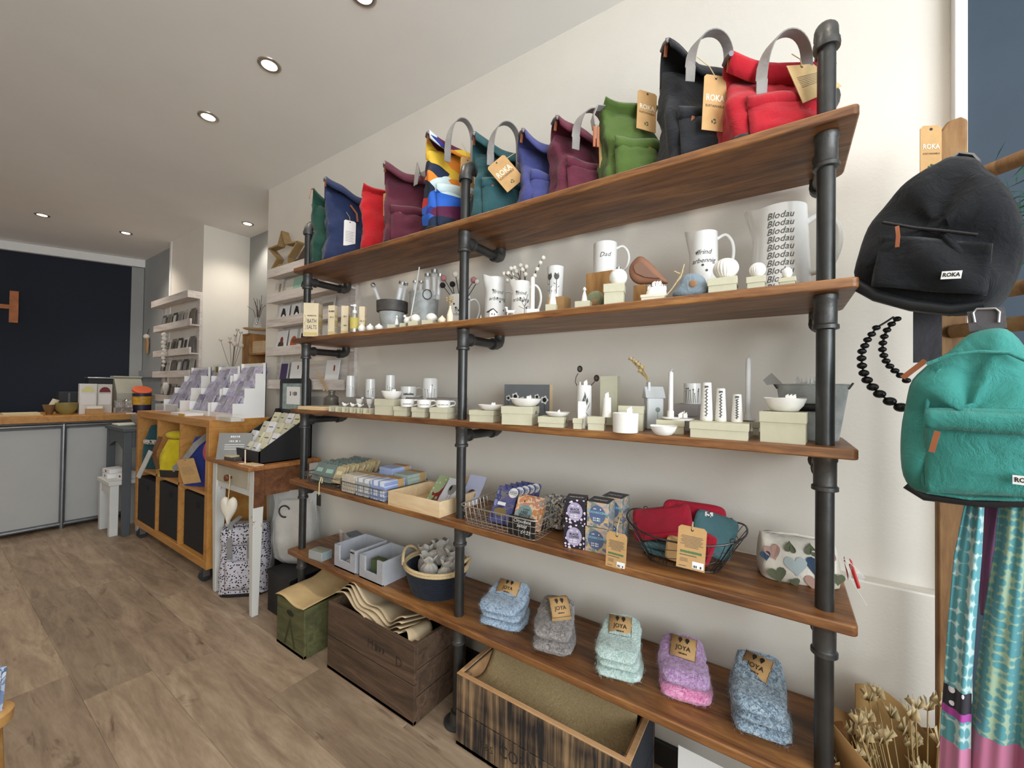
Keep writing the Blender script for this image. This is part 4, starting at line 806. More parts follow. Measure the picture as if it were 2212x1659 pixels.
for k, (b0, b1, b2, bt, m0, m1, mt, y) in enumerate(((860, 960, 997, 410, 915, 1020, 356, -.285), (994, 1095, 1132, 417, 1040, 1146, 360, -.285), (1130, 1262, 1335, 419, 1180, 1290, 364, -.285))):
    nm = ('left', 'middle', 'right')[k] + ' of the three by the middle pipe'
    t_, c, zt, w, d, h = lidbox('small pale green box under an espresso mug, ' + nm, A3(b0), A3(b1), A3(b2), y, 2, B3(bt), 12, lid=.45, group='boxes under the espresso mugs')
    mug('little white village-print espresso mug on a box, ' + nm, A3((m0 + m1) / 2), c.y, zt, B3(mt), (m1 - m0) / 3.456, .018, group='espresso mugs')
# right of the middle pipe
t_, c, zt, w, d, h = lidbox('pale green box under a shallow dish, first right of the middle pipe', A3(1425), A3(1610), A3(1667), -.285, 2, B3(440), 14, lid=.42)
dish('shallow white dish with tiny rim figures, first right of the middle pipe', A3(1590), c.y, zt, B3(395), 190 / 3.456, 1, toppers=2, name='dish', cat='dish')
t_, c, zt, w, d, h = lidbox('large pale green box under the wavy white bowl, before the grey canvas', A3(1665), A3(1900), A3(2003), -.29, 2, B3(412), 16, lid=.40, notch=True)
dish('wavy white bowl with tiny village on its rim, before the grey flower canvas', A3(1850), c.y, zt, B3(348), 232 / 3.456, 1, toppers=2)
cc, ph, w, d, M_ = boxq(A3(1690), A3(2027), A3(2050), -.08, 0, z); hh = ZA(B3(245), M_.x, M_.y) - z
t = thing('flower_canvas', 'small grey canvas block painted with white-rimmed flowers', 'picture', cc, ph); MB().bx(-w / 2, w / 2, -d / 2, d / 2, 0, hh).obj('block', PINE, t); MB().bx(-w / 2, w / 2, -d / 2 - .001, -d / 2, 0, hh).obj('painted_face', plain('#77797B', .7), t)
m = MB(); m2 = MB()
for k in range(6):
    u = (-.40 + .16 * k) * w; v = hh * (.60 + .05 * math.sin(k * 2)); r = .010 + .004 * (k % 2); m.add([(u - .0008, -d / 2 - .0015, 0.03), (u + .0008, -d / 2 - .0015, .03), (u + .0008, -d / 2 - .0015, v), (u - .0008, -d / 2 - .0015, v)], [(0, 1, 2, 3)])
    m2.add([(u + r * math.cos(a) * (1 + .2 * math.cos(5 * a)), -d / 2 - .0017, v + r * math.sin(a) * (1 + .2 * math.cos(5 * a))) for a in [2 * PI * j / 20 for j in range(20)]], [tuple(range(20))]); m.add([(u + r * .6 * math.cos(a), -d / 2 - .0022, v + r * .6 * math.sin(a)) for a in [2 * PI * j / 12 for j in range(12)]], [tuple(range(12))])
m.obj('stems', INK, t, smooth=0); m2.obj('flowers', PAPERW, t, smooth=0)
t_, c, zt, w, d, h = lidbox('flat pale green box under the small saucer with one cottage', A3(1940), A3(2135), A4(115), -.29, 2, B3(490), 14, lid=.6, notch=True)
dish('small shallow white saucer with one tiny cottage on a flat green box', A3(2088), c.y, zt, B3(450), 182 / 3.456, 1, toppers=1, name='saucer', cat='dish')
lidbox('tiny pale green box between the saucer box and the stem vase', A4(115), A4(182), A4(212), -.29, 2, B4(520), 14, lid=.45)
def pod(label, pts, head, y, P, R_):
    b = PY(A4(pts[0][0]), B4(pts[0][1]), y); t = thing('wire_pod_stem', label, 'decoration', b, 0, 'dark wire pod stems'); m = MB(); m.tube([PY(A4(x), B4(v), y) - b for x, v in pts], .0012, 6)
    q = PY(A4(head[0]), B4(head[1]), y) - b
    m.obj('stem', plain('#3A2A28', .6), t); m = MB()
    for k in range(6): a = k * PI / 6; m.tube([q + V3((.0075 * math.cos(s) * math.cos(a), .0075 * math.cos(s) * math.sin(a), .0095 * math.sin(s))) for s in [2 * PI * j / 14 for j in range(14)]], .0009, 5, True)
    m.obj('pod', plain('#3A2A28', .6), t)
t, P, h = stand('tall white vase painted with grey leaves, holding dark wire pods', 'vase', 'leaf_vase', A4(193), -.20, z, B4(292)); R = DIA(105 / 3.16, P) / 2; vessel(t, R, R * .95, h)
m = MB(); f = oncyl(R * .985, 0)
for u0, v0, u1, v1, wd_ in ((-.8, .1, -.6, .62, .0012), (.9, .2, 0, .4, .0012), (-.1, .5, .0, .75, .004), (.35, .52, .42, .72, .004), (.2, .62, .1, .85, .003), (.9, .6, .3, .38, .0015), (-.75, .5, -.85, .62, .003)): m.add([f(u0 * R, v0 * h), f((u0 + u1) / 2 * R + wd_, (v0 + v1) / 2 * h), f(u1 * R, v1 * h), f((u0 + u1) / 2 * R - wd_, (v0 + v1) / 2 * h)], [(0, 1, 2, 3)])
m.obj('leaf_print', INKG, t, smooth=0); m = MB(); cottage(m, (.004, -R * .8, h), .011); m.box((-.012, -R * .7, h + .004), (.003, .002, .012)); m.obj('cottages', BISQ, t, smooth=0)
pod('dark wire pod bending left from the leaf vase', [(150, 300), (135, 270), (140, 235), (155, 210)], (166, 180), -.20, P, R); pod('dark wire pod bending right from the leaf vase', [(235, 300), (255, 280), (270, 262)], (280, 243), -.20, P, R)
t, P, h = stand('narrow white upright block candle holder before the leaf vase', 'candle holder', 'block_holder', A4(178), -.27, z, B4(402)); MB().bx(-DIA(17, P) / 2, DIA(17, P) / 2, -.008, .008, 0, h).obj('block', BISQ, t, bev=.001)
lidbox('tall pale green box standing upright at the back, right of the leaf vase', A4(300), A4(418), A4(468), -.10, 2, B4(228), 8, nolid=True)
t_, c, zt, w, d, h = lidbox('small pale green box under the slim leaf-painted vase', A4(215), A4(335), A4(388), -.29, 2, B4(510), 14, lid=.5, notch=True)
t, P, h = stand('slim white vase with one grey leaf and a tiny cottage on top', 'vase', 'slim_vase', A4(350), c.y, zt, B4(375)); R = DIA(60 / 3.16, P) / 2; cyl(t, [(R * 1.1, 0), (R, h * .2), (R * .9, h), (.001, h)], BISQ, 'body', 20); m = MB(); f = oncyl(R, 0); m.add([f(-R * .9, h * .1), f(R * .3, h * .3), f(R * .9, h * .6), f(R * .2, h * .26)], [(0, 1, 2, 3)]); m.obj('leaf_print', INKG, t, smooth=0); m = MB(); cottage(m, (0, 0, h), .010); m.obj('cottage', BISQ, t, smooth=0)
lidbox('deep pale green box behind the white cylinder pot', A4(425), A4(600), A4(655), -.23, 2, B4(435), 12, lid=.30, notch=True)
t, P, h = stand('plain white cylinder pot with a tiny cottage on its rim', 'pot', 'cottage_pot', A4(477), -.285, z, B4(482)); R = DIA(178 / 3.16, P) / 2; vessel(t, R * .97, R, h, BISQ); m = MB(); cottage(m, (R * .3, -R * .75, h), .013); m.obj('cottage', BISQ, t, smooth=0)
t, P, h = stand('white ceramic house-shaped vase with dried flowers in its chimney', 'vase', 'house_vase', A4(668), -.14, z, B4(270)); w = DIA(150 / 3.16, P); t.rotation_euler.z += .35
zb = .03; MB().box((0, 0, h * .34), (w * .8, w * .55, h * .68)).obj('walls', plain('#DDE0E0', .3), t, bev=.004); MB().prism([(-w * .34, 0), (w * .34, 0), (0, h * .26)], -w * .48, w * .48, lambda u, v, q: (q, u, h * .66 + v)).obj('roof', plain('#D9DCDC', .3), t, bev=.003); MB().bx(-w * .32, -w * .2, -.008, .008, h * .8, h).obj('chimney', plain('#DDE0E0', .3), t, bev=.001)
m = MB(); m.box((w * .1, -w * .28, h * .25), (.0015, .0006, h * .25)); m.ball((w * .1, -w * .28, h * .42), .007, 8, 6, (1, .1, 1)); m.obj('painted_tree', plain('#8F9C94', .5), t)
m = MB(); b = V3((-w * .26, 0, h)); hd = []
for k, (x, v) in enumerate(((600, 190), (575, 170), (525, 130), (560, 155), (590, 215))):
    q = PY(A4(x), B4(v), -.14) - P; q = MX.Rotation(-t.rotation_euler.z, 3, 'Z') @ q; m.tube([b, (b + q) / 2 + V3((.003, 0, 0)), q], .0012, 5); hd.append(q)
m.obj('dried_stems', plain('#B39A5F', .9), t); m = MB()
for q in hd:
    for k in range(5): a = k * 1.26; m.add([q, q + V3((.012 * math.cos(a) - .004, .006 * math.sin(a), .010 + .004 * math.sin(a * 2))), q + V3((.006 * math.cos(a + .7) - .002, .006 * math.sin(a + .7), .013))], [(0, 1, 2)])
m.obj('dried_heads', plain('#CDB47E', .9), t, solid=.0008)
lidbox('small pale green box half hidden behind the first white candle', A4(650), A4(725), A4(738), -.13, 2, B4(472), 5, lid=.4)
t_, c, zt, w, d, h = lidbox('pale green box under the first candle and its plate', A4(685), A4(880), A4(915), -.24, 2, B4(535), 10, lid=.45)
def candle(label, px, y, zb, pyt, pyb, pw, plate, hold=26, name='candle_holder'):
    P = V3((XA(px, y, zb), y, zb)); t = thing(name, label, 'candle', P, FACE(P)); zc = ZA(pyb, P.x, P.y) - zb; h = ZA(pyt, P.x, P.y) - zb; r = DIA(pw, P) / 2; R = DIA(plate, P) / 2
    cyl(t, [(R * .7, 0), (R, .004), (R, .007), (.001, .006)], BISQ, 'plate', 30); cyl(t, [(r * 1.35, .005), (r * 1.3, zc), (r * 1.0, zc), (.001, zc - .004)], BISQ, 'socket', 18); cyl(t, [(r * .98, zc - .004), (r * .9, h * .97), (r * .4, h), (.001, h)], plain('#EDEBEA', .35), 'candle', 16)
    MB().tube([(0, 0, h), (r * .3, 0, h + .006), (r * .9, 0, h + .006)], .0008, 5).obj('wick', plain('#D8D4C8', .9), t); return t, R
t, R = candle('lower white dinner candle in a white saucer holder with tiny cottages', A4(785), c.y, zt, B4(197), B4(465), 36 / 3.16, 130 / 3.16)
m = MB(); cottage(m, (.024, -.006, .006), .010); cottage(m, (.036, -.004, .006), .010); cottage(m, (.030, .004, .006), .012); m.obj('cottages', BISQ, t, smooth=0)
MB().lathe([(.030, 0), (.031, .005), (.001, .005)], 26, (.028, 0, 0)).obj('plate', BISQ, t)
dish('small plain white dish at the front edge, before the first candle', A4(735), -.285, z, B4(568), 186 / 3.16, 1, name='dish', cat='dish')
t_, c, zt, w, d, h = lidbox('lilac-grey box under the stem-print planter', A4(810), A4(970), A4(1000), -.12, 2, B4(423), 0, lid=.45, mat=plain('#A39C9B', .7, var=.03), name='riser_box', group=None, d=.09)
t, P, h = stand('short white planter printed with grey stems, left of the tapered vases', 'planter', 'stem_planter', A4(933), -.085, zt, B4(280)); R = DIA(120 / 3.16, P) / 2; vessel(t, R, R * .98, h); stems_print(t, R * .99, h * .05, h * .8, 9, 8, INKG, .7)
t_, c, zt, w, d, h = lidbox('wide flat pale green box under the three tapered vases', A4(912), A4(1318), A4(1352), -.29, 2, B4(560), 8, lid=.45)
for k, (a, b, tp, nm) in enumerate(((985, 1075, 275, 'tallest'), (1088, 1168, 315, 'middle'), (1198, 1280, 355, 'shortest'))):
    t, P, h = stand('white tapered vase with a printed vine down the front, ' + nm + ' of three', 'vase', 'tapered_vase', A4((a + b) / 2), c.y + .01, zt, B4(tp), 'tapered vine-print vases'); R = DIA((b - a) / 3.16, P) / 2; vessel(t, R, R * .72, h, BISQ)
    m = MB()
    for q in range(16):
        zz = h * (.12 + .045 * q); r = R * (1 - .28 * zz / h) + .0005; f = oncyl(r, zz); s = 1 if q % 2 else -1; m.add([f(0, 0), f(s * .004, .003), f(s * .001, .005)], [(0, 1, 2)]); m.add([f(-.0005, 0), f(.0005, 0), f(.0005, h * .045), f(-.0005, h * .045)], [(0, 1, 2, 3)])
    f = oncyl(R * .78, h * .86); m.add([f(-.004, 0), f(.005, .002), f(.003, .006), f(-.004, .006)], [(0, 1, 2, 3)]); m.obj('vine_print', INKG, t, smooth=0)
lidbox('small grey-green box low behind the wide flat box', A4(1340), A4(1390), A4(1402), -.13, 2, B4(545), 0, lid=.45)
candle('taller white dinner candle in a white dish holder by the right bowl', A4(1313), -.115, z + ZA(B4(545), XA(A4(1390), -.13, z), -.13) - z, B4(105), B4(482), 40 / 3.16, 110 / 3.16)
t_, c, zt, w, d, h = lidbox('largest cube-shaped pale green box at the right, under a white bowl', A4(1388), A4(1712), A4(1730), -.285, 2, B4(482), 4, lid=.34)
dish('large plain white bowl with tiny houses on its rim, on the largest green box', A4(1562), c.y, zt, B4(378), 300 / 3.16, 1, toppers=3)
# galvanised tub behind the right pipe
t, P, h = stand('galvanised metal tub with ear handles behind the right pipe', 'tub', 'metal_tub', A4(1745), -.125, z, B4(290)); R1 = DIA(500 / 3.16, P) / 2; R0 = R1 * .74
n = 48; rings = []
for s, k in ((R0 / R1, 0), (1, 1), (1.03, 1.0), (1.0, 1.02), (.97, 1.0), (R0 / R1 * .97, .02)): rings.append([(R1 * s * math.cos(a), R1 * s * .62 * math.sin(a), h * k) for a in [2 * PI * j / n for j in range(n)]])
MB().loft(rings).obj('body', ZINC, t, smooth=50)
for sg in (-1, 1): MB().tube([(sg * R1 * .97, -.012, h * .93), (sg * R1 * 1.08, -.008, h * 1.03), (sg * R1 * 1.08, .008, h * 1.03), (sg * R1 * .97, .012, h * .93)], .002, 6).obj('ear_handle', ZINCD, t)
MB().grid(lambda u, v: ((-.35 + .5 * u) * R1, -R1 * .62 * math.sqrt(max(.1, 1 - (.35 - .5 * u) ** 2)) * (R0 / R1 + (1 - R0 / R1) * .55) - .003, h * (.52 + .14 * v)), 8, 2).obj('dark_label', BLACKP, t, solid=.001)
m = MB(); q = random.Random(4)
for k in range(6): m.grid(lambda u, v, k=k: ((-.35 + .13 * k + .16 * (u - .5)) * R1, .02 * math.sin(k * 2) + .015 * math.sin(u * 6 + k), h * (.85 + .26 * v + .06 * math.sin(u * 5 + k * 2))), 5, 4)
m.obj('clear_wrapping', FILM, t, solid=.0006)
tag(MB().prism([(-.02, 0), (-.028, .012), (-.010, .03), (.012, .004)], -.001, .001).obj('paper_corner', plain('#8E8C86', .7), None, loc=PY(A4(1508), B4(290), -.16)), 'grey paper corner poking up at the left rim of the tub', 'paper')
# ================================================================ FOURTH SHELF
z = ZS[3]
def rrect(x0, x1, y0, y1, r, zz, n=4):
    pts = []
    for cx, cy, a0 in ((x1 - r, y0 + r, -90), (x1 - r, y1 - r, 0), (x0 + r, y1 - r, 90), (x0 + r, y0 + r, 180)):
        for k in range(n + 1): a = math.radians(a0 + 90 * k / n); pts.append(V3((cx + r * math.cos(a), cy + r * math.sin(a), zz)))
    return pts
def wirebasket(label, x0, x1, y0, y1, h, mat=WIRE, step=.014, name='wire_basket', flare=.006):
    cx, cy = (x0 + x1) / 2, (y0 + y1) / 2; t = thing(name, label, 'basket', (cx, cy, z), 0, 'wire baskets'); X, Y = (x1 - x0) / 2, (y1 - y0) / 2
    MB().tube(rrect(-X - flare, X + flare, -Y - flare, Y + flare, .022, h), .0022, 6, True).obj('rim', mat, t)
    m = MB(); w = .0009; nz = max(3, int(h / step))
    for k in range(nz): f = flare * k / nz; m.tube(rrect(-X - f, X + f, -Y - f, Y + f, .018, .002 + h * k / nz), w, 4, True)
    nx = int(2 * X / step); ny = int(2 * Y / step)
    for i in range(1, nx):
        x = -X + 2 * X * i / nx; m.tube([(x * (1 + flare / X), -Y - flare, h), (x, -Y, .002), (x, Y, .002), (x * (1 + flare / X), Y + flare, h)], w, 4)
    for i in range(1, ny):
        y = -Y + 2 * Y * i / ny; m.tube([(-X - flare, y, h), (-X, y, .002), (X, y, .002), (X + flare, y, h)], w, 4)
    m.obj('wire_mesh', mat, t, smooth=0); return t
wirebasket('wire basket of seed sachets at the left end of the fourth shelf', -1.632, -1.372, -.288, -.055, .05)
def sachet(mat, w, h, pmat):
    pts = [(-w / 2, 0), (w / 2, 0), (w / 2, h)] + [(w / 2 - w * (k + .5) / 9, h + (.006 if k % 2 else 0)) for k in range(9)] + [(-w / 2, h)]
    root = bpy.data.objects.new('seed_sachet', None); COL.objects.link(root); root.empty_display_size = .02
    MB().prism(pts, -.004, .004).obj('packet', mat, root, bev=.002); m = MB(); m.box((0, -.0045, h * .62), (w * .6, .0008, h * .22)); m.obj('printed_panel', pmat, root, smooth=0)
    m = MB()
    for k in range(3): m.box((0, -.0052, h * (.3 - .06 * k)), (w * .5, .0004, .0014))
    m.obj('lettering', INKG, root, smooth=0); return root
sg = sachet(plain('#7E8C85', .6, var=.12), .075, .085, plain('#A9CDBD', .6)); sk = sachet(plain('#C9B68C', .7, var=.1), .055, .075, plain('#EADFB8', .6))
first = {0: True, 1: True}; ORD = ('first', 'second', 'third', 'fourth', 'fifth', 'sixth', 'seventh', 'eighth', 'ninth')
for col_, (x, kind, n) in enumerate(((-1.585, 0, 7), (-1.505, 0, 7), (-1.425, 1, 9))):
    src = (sg, sk)[kind]
    for k in range(n):
        o = src if first[kind] else copy_tree(src); first[kind] = False
        y = -.262 + (.185 if kind == 0 else .19) * k / (n - 1); o.location = (x + .004 * math.sin(k * 3 + col_), y, z + .012 + .006 * k / n + (.008 if kind else 0)); o.rotation_euler = (-.48 + .1 * math.sin(k), 0, .12 * math.sin(k * 2 + col_))
        tag(o, ('grey-green seed sachet in the left wire basket, ' + ('left' if col_ == 0 else 'middle') + ' row, ' if kind == 0 else 'pale kraft seed sachet in the left wire basket, right row, ') + ORD[k] + ' from front', 'sachet', ('sachets in the left row', 'sachets in the middle row', 'kraft sachets in the right row')[col_])
t = thing('chalk_tag', 'small black chalkboard tag hanging on a cream cord from the sachet basket', 'tag', (XA(690, -.31, z), -.312, ZA(1068, XA(690, -.31, z), -.31))); MB().bx(-.016, .016, -.0015, .0015, -.05, 0).obj('board', BLACKP, t, bev=.001); MB().tube([(0, 0, -.006), (.002, 0, .05), (.004, .008, .078), (.010, .010, .07), (.008, .008, .05)], .0022, 6).obj('cord', plain('#D9CC9A', .8), t)
wirebasket('wire basket packed with folded dishcloths on the fourth shelf', -1.343, -1.046, -.292, -.058, .05)
def check(name, base, line, sc=160):
    t = NT(name); vec = t.coord((1, 1, 1)); sep = t.n('ShaderNodeSeparateXYZ'); t.l(vec, sep.inputs[0]); fs = []
    for ax in 'XZ':
        m = t.n('ShaderNodeMath', operation='MULTIPLY'); m.inputs[1].default_value = sc; t.l(sep.outputs[ax], m.inputs[0]); s_ = t.n('ShaderNodeMath', operation='SINE'); t.l(m.outputs[0], s_.inputs[0]); g = t.n('ShaderNodeMath', operation='GREATER_THAN'); g.inputs[1].default_value = .55; t.l(s_.outputs[0], g.inputs[0]); fs.append(g.outputs[0])
    mx = t.n('ShaderNodeMath', operation='MAXIMUM'); t.l(fs[0], mx.inputs[0]); t.l(fs[1], mx.inputs[1]); t.l(t.ramp(mx.outputs[0], [(0, sq(base)), (1, sq(line))]), t.b.inputs['Base Color']); t.set(Roughness=.9); return t.m
CL = [('oatmeal folded dishcloths, front left stack in the second wire basket', '#CFC4B2', '#B5A995'), ('white and grey checked dishcloths, front middle stack in the second wire basket', '#E3E4E4', '#A9ADB4'), ('blue checked dishcloths, front right stack in the second wire basket', '#DDE3F2', '#8FA0CC'), ('plain lilac-blue dishcloths, back left stack in the second wire basket', '#9FA9CC', '#9FA9CC'), ('light blue dishcloths, tallest stack at the back of the second wire basket', '#A6B4D8', '#A6B4D8'), ('sage green dishcloths, back right stack in the second wire basket', '#A9B8AC', '#A9B8AC')]
for k, (lb, c1, c2) in enumerate(CL):
    x = -1.294 + .098 * (k % 3); y = -.235 if k < 3 else -.115; n = (4, 4, 4, 3, 6, 5)[k]; hh = (.018, .018, .019, .017, .0165, .0165)[k]
    t = thing('folded_cloth_stack', lb, 'cloth', (x, y, z + .004), 0, 'folded dishcloth stacks'); mt = check('check_%d' % k, c1, c2) if k in (1, 2) else fabric(c1, 500, .2)
    for i in range(n):
        m = MB(); w, d = .088, .105; rings = []
        for s in (-1, -.92, 0, .92, 1): rings.append([(w / 2 * a_, d / 2 * s, hh * (i + .5) + hh * .48 * b_) for a_, b_ in ((-1, -.6), (-.96, -1), (.96, -1), (1, -.6), (1, .6), (.96, 1), (-.96, 1), (-1, .6))])
        m.loft(rings); m.obj('cloth', mt, t, smooth=50)
    MB().loft([[(w * .501 + 0 * s, s * .022 + .01, 0) for s in (1,)] * 4][:0] or [[(-w * .505, y_, 0), (w * .505, y_, 0), (w * .505, y_, hh * n + .001), (-w * .505, y_, hh * n + .001)] for y_ in (.015, .045)]).obj('kraft_band', KRAFT, t, smooth=0)
# pine tray of cards
x0, x1, y0, y1, hh = -1.022, -.746, -.296, -.075, .054
t = thing('card_tray', 'open pale pine tray holding greeting cards left of the middle pipe', 'tray', ((x0 + x1) / 2, (y0 + y1) / 2, z)); X, Y = (x1 - x0) / 2, (y1 - y0) / 2
MB().bx(-X, X, -Y, Y, 0, .006).obj('base', PINE, t)
for q in ((-X, X, -Y, -Y + .010), (-X, X, Y - .010, Y), (-X, -X + .010, -Y + .01, Y - .01), (X - .010, X, -Y + .01, Y - .01)): MB().bx(q[0], q[1], q[2], q[3], .006, hh).obj('side_board', PINE, t, bev=.001)
def card(label, x, y, w, h, mat, art, amat, tilt=-.6, rz=0, grp='greeting cards in the pine tray', zz=.008, name='greeting_card', extra=None):
    t = thing(name, label, 'card', (x, y, z + zz), 0, grp, rot=(tilt, 0, rz)); MB().prism([(-w / 2 + .004, 0), (w / 2 - .004, 0), (w / 2, .004), (w / 2, h - .004), (w / 2 - .004, h), (-w / 2 + .004, h), (-w / 2, h - .004), (-w / 2, .004)], -.0012, .0012).obj('card', mat, t, smooth=0)
    if art: m = MB(); art(m, w, h); m.obj('picture', amat, t, smooth=0)
    if extra: extra(t, w, h)
    return t
def ell(m, cx, cz, rx, rz, y=-.0018, n=16): m.add([(cx + rx * math.cos(a), y, cz + rz * math.sin(a)) for a in [2 * PI * k / n for k in range(n)]], [tuple(range(n))])
def dino(m, w, h):
    pts = [(-.38, .40), (-.2, .34), (.0, .42), (.12, .6), (.16, .8), (.36, .84), (.36, .76), (.22, .72), (.24, .5), (.16, .3), (.2, .12), (.12, .12), (.06, .26), (-.04, .26), (-.08, .12), (-.16, .12), (-.14, .28), (-.3, .26), (-.42, .46)]; m.add([(u * w, -.0018, v * h) for u, v in pts], [tuple(range(len(pts)))])
def sheep(m, w, h):
    for k in range(9): a = k * .7; ell(m, .18 * w * math.cos(a) * .6, h * .62 + .1 * h * math.sin(a), .12 * w, .08 * h, -.0018 - .0001 * k, 10)
    m.box((-.06 * w, -.002, .38 * h), (.02 * w, .0006, .2 * h)).box((.08 * w, -.002, .38 * h), (.02 * w, .0006, .2 * h))
def sheephead(t, w, h): m = MB(); ell(m, -.1 * w, h * .66, .07 * w, .09 * h, -.004); m.obj('sheep_face', INK, t, smooth=0); m = MB(); scrib(m, 6, .015, lambda u, v: (u, -.0022, h * .16 + v)); m.obj('lettering', plain('#B4304A', .7, var=0), t, smooth=0)
def dinotext(t, w, h): m = MB(); scrib(m, 7, .012, lambda u, v: (u, -.0022, h * .14 + v)); m.obj('lettering', INKG, t, smooth=0)
card('pale green spotted greeting card with a red dragon, in the pine tray', -.872, -.205, .085, .125, dots('card_green', '#A9B98C', '#D9E0C4', 70, .3), dino, plain('#8C2B26', .7), -.75, .0, extra=dinotext)
card('light grey greeting card with a woolly sheep, in the pine tray', -.800, -.225, .085, .125, plain('#DCDDE2', .6, var=.02), sheep, plain('#8E8B86', .8), -.72, -.03, extra=sheephead)
card('lilac greeting card half hidden behind the middle pipe in the pine tray', -.765, -.12, .085, .115, plain('#C7CBE4', .6, var=.02), lambda m, w, h: ell(m, 0, h * .3, w * .25, h * .2), plain('#5E3A33', .7), -.55, -.05)
card('kraft backing card standing at the back of the pine tray', -.80, -.095, .10, .09, KRAFT, None, None, -.35)
# chocolate basket
wirebasket('silver wire basket of chocolate bars right of the middle pipe', -.642, -.360, -.288, -.085, .064, plain('#BDB9B0', .3, metal=.8, var=.1), .020, flare=.012)
NIGHT = cells('night_print', [(0, '#3A3E66'), (.42, '#565B90'), (.5, '#6A6288'), (.54, '#7F7B78'), (.58, '#4A4E7C'), (.64, '#8C93C4')], 22, .5, dist=.5)
def bar(label, x, y, w, h, th, mat, tilt, kind, k, grp):
    t = thing('chocolate_bar', label, 'chocolate', (x, y, z + .006), 0, grp, rot=(tilt, 0, -.05)); MB().bx(-w / 2, w / 2, -th / 2, th / 2, 0, h).obj('box', mat, t, bev=.001); f = lambda cx, cz: (lambda u, v: (cx + u, -th / 2 - .0012, cz + v))
    if kind == 0:
        m = MB(); ell(m, w * .30, h * .86, w * .22, w * .20, -th / 2 - .0006, 24); m.obj('round_logo', PAPERW, t, smooth=0); m = MB(); letters(m, 'COCO', .010, f(w * .30, h * .885), 0, .02); letters(m, 'PZAZZ', .010, f(w * .30, h * .83)); m.obj('lettering', INK, t, smooth=0)
        m = MB(); m.box((-w * .1, -th / 2 - .0007, h * .52), (w * .4, .0004, h * .09)); m.obj('name_patch', PAPERW, t, smooth=0); m = MB(); ell(m, -w * .05, h * .3, w * .32, h * .11, -th / 2 - .0006); m.obj('bar_picture', plain('#8A7448', .6), t, smooth=0)
    elif kind == 1:
        m = MB(); ell(m, -.02 * w, h * .5, w * .31, h * .25, -th / 2 - .0006, 26); m.obj('oval_label', plain('#7E9C9A', .6), t, smooth=0); m = MB(); scrib(m, 7, .008, f(0, h * .62)); scrib(m, 5, .013, f(0, h * .53)); scrib(m, 6, .013, f(0, h * .44)); scrib(m, 8, .007, f(0, h * .34)); m.obj('lettering', INKG, t, smooth=0)
        m = MB(); [ell(m, u * w, v * h, .035 * w, .03 * h, -th / 2 - .0008, 10) for u, v in ((-.15, .85), (-.42, .15), (.36, .2))]; m.obj('bean_print', plain('#5A3B28', .7), t, smooth=0)
for k in range(5): bar('blue night-scene chocolate bar leaning in the silver basket, ' + ('front', 'second', 'third', 'fourth', 'rearmost')[k] + ' of five', -.535 + .006 * k, -.235 + .026 * k, .085, .125, .012, NIGHT, -.52, 0, k, 'blue chocolate bars')
PEACH = cells('peach_print', [(0, '#D8B27E'), (.4, '#D58C63'), (.5, '#E3C9A0'), (.57, '#C98A78'), (.62, '#9DB0A8')], 28, .5, dist=.2)
for k in range(2): bar('peach and cream patterned chocolate box in the silver basket, ' + ('front', 'rear') [k] + ' of two', -.432 + .004 * k, -.245 + .022 * k, .085, .105, .018, PEACH, -.42, 1, k, 'peach chocolate boxes')
FLOR = cells('floral_print', [(0, '#3C372F'), (.42, '#B9B2A0'), (.5, '#5E6E8E'), (.55, '#7A6A4E'), (.6, '#D8D2C2')], 60, .5, dist=.8)
for k in range(2): bar('grey floral chocolate box behind the peach ones, ' + ('front', 'rear')[k] + ' of two', -.375 + .012 * k, -.165 + .024 * k, .075, .10, .02, FLOR, -.35, 2, k, 'floral chocolate boxes')
t = thing('chalk_sign', 'small lettered chalkboard price sign inside the front of the silver basket', 'sign', (-.415, -.281, z + .004), 0, rot=(-.08, 0, 0)); MB().bx(-.048, .048, -.002, .002, 0, .058).obj('board', BLACKP, t, bev=.001)
m = MB(); letters(m, 'Chocolate', .015, lambda u, v: (u, -.0026, .044 + v), .25); letters(m, 'Salted', .015, lambda u, v: (u, -.0026, .030 + v), .25); letters(m, '£4.25', .016, lambda u, v: (u + .015, -.0026, .013 + v), .25); m.obj('lettering', PAPERW, t, smooth=0)
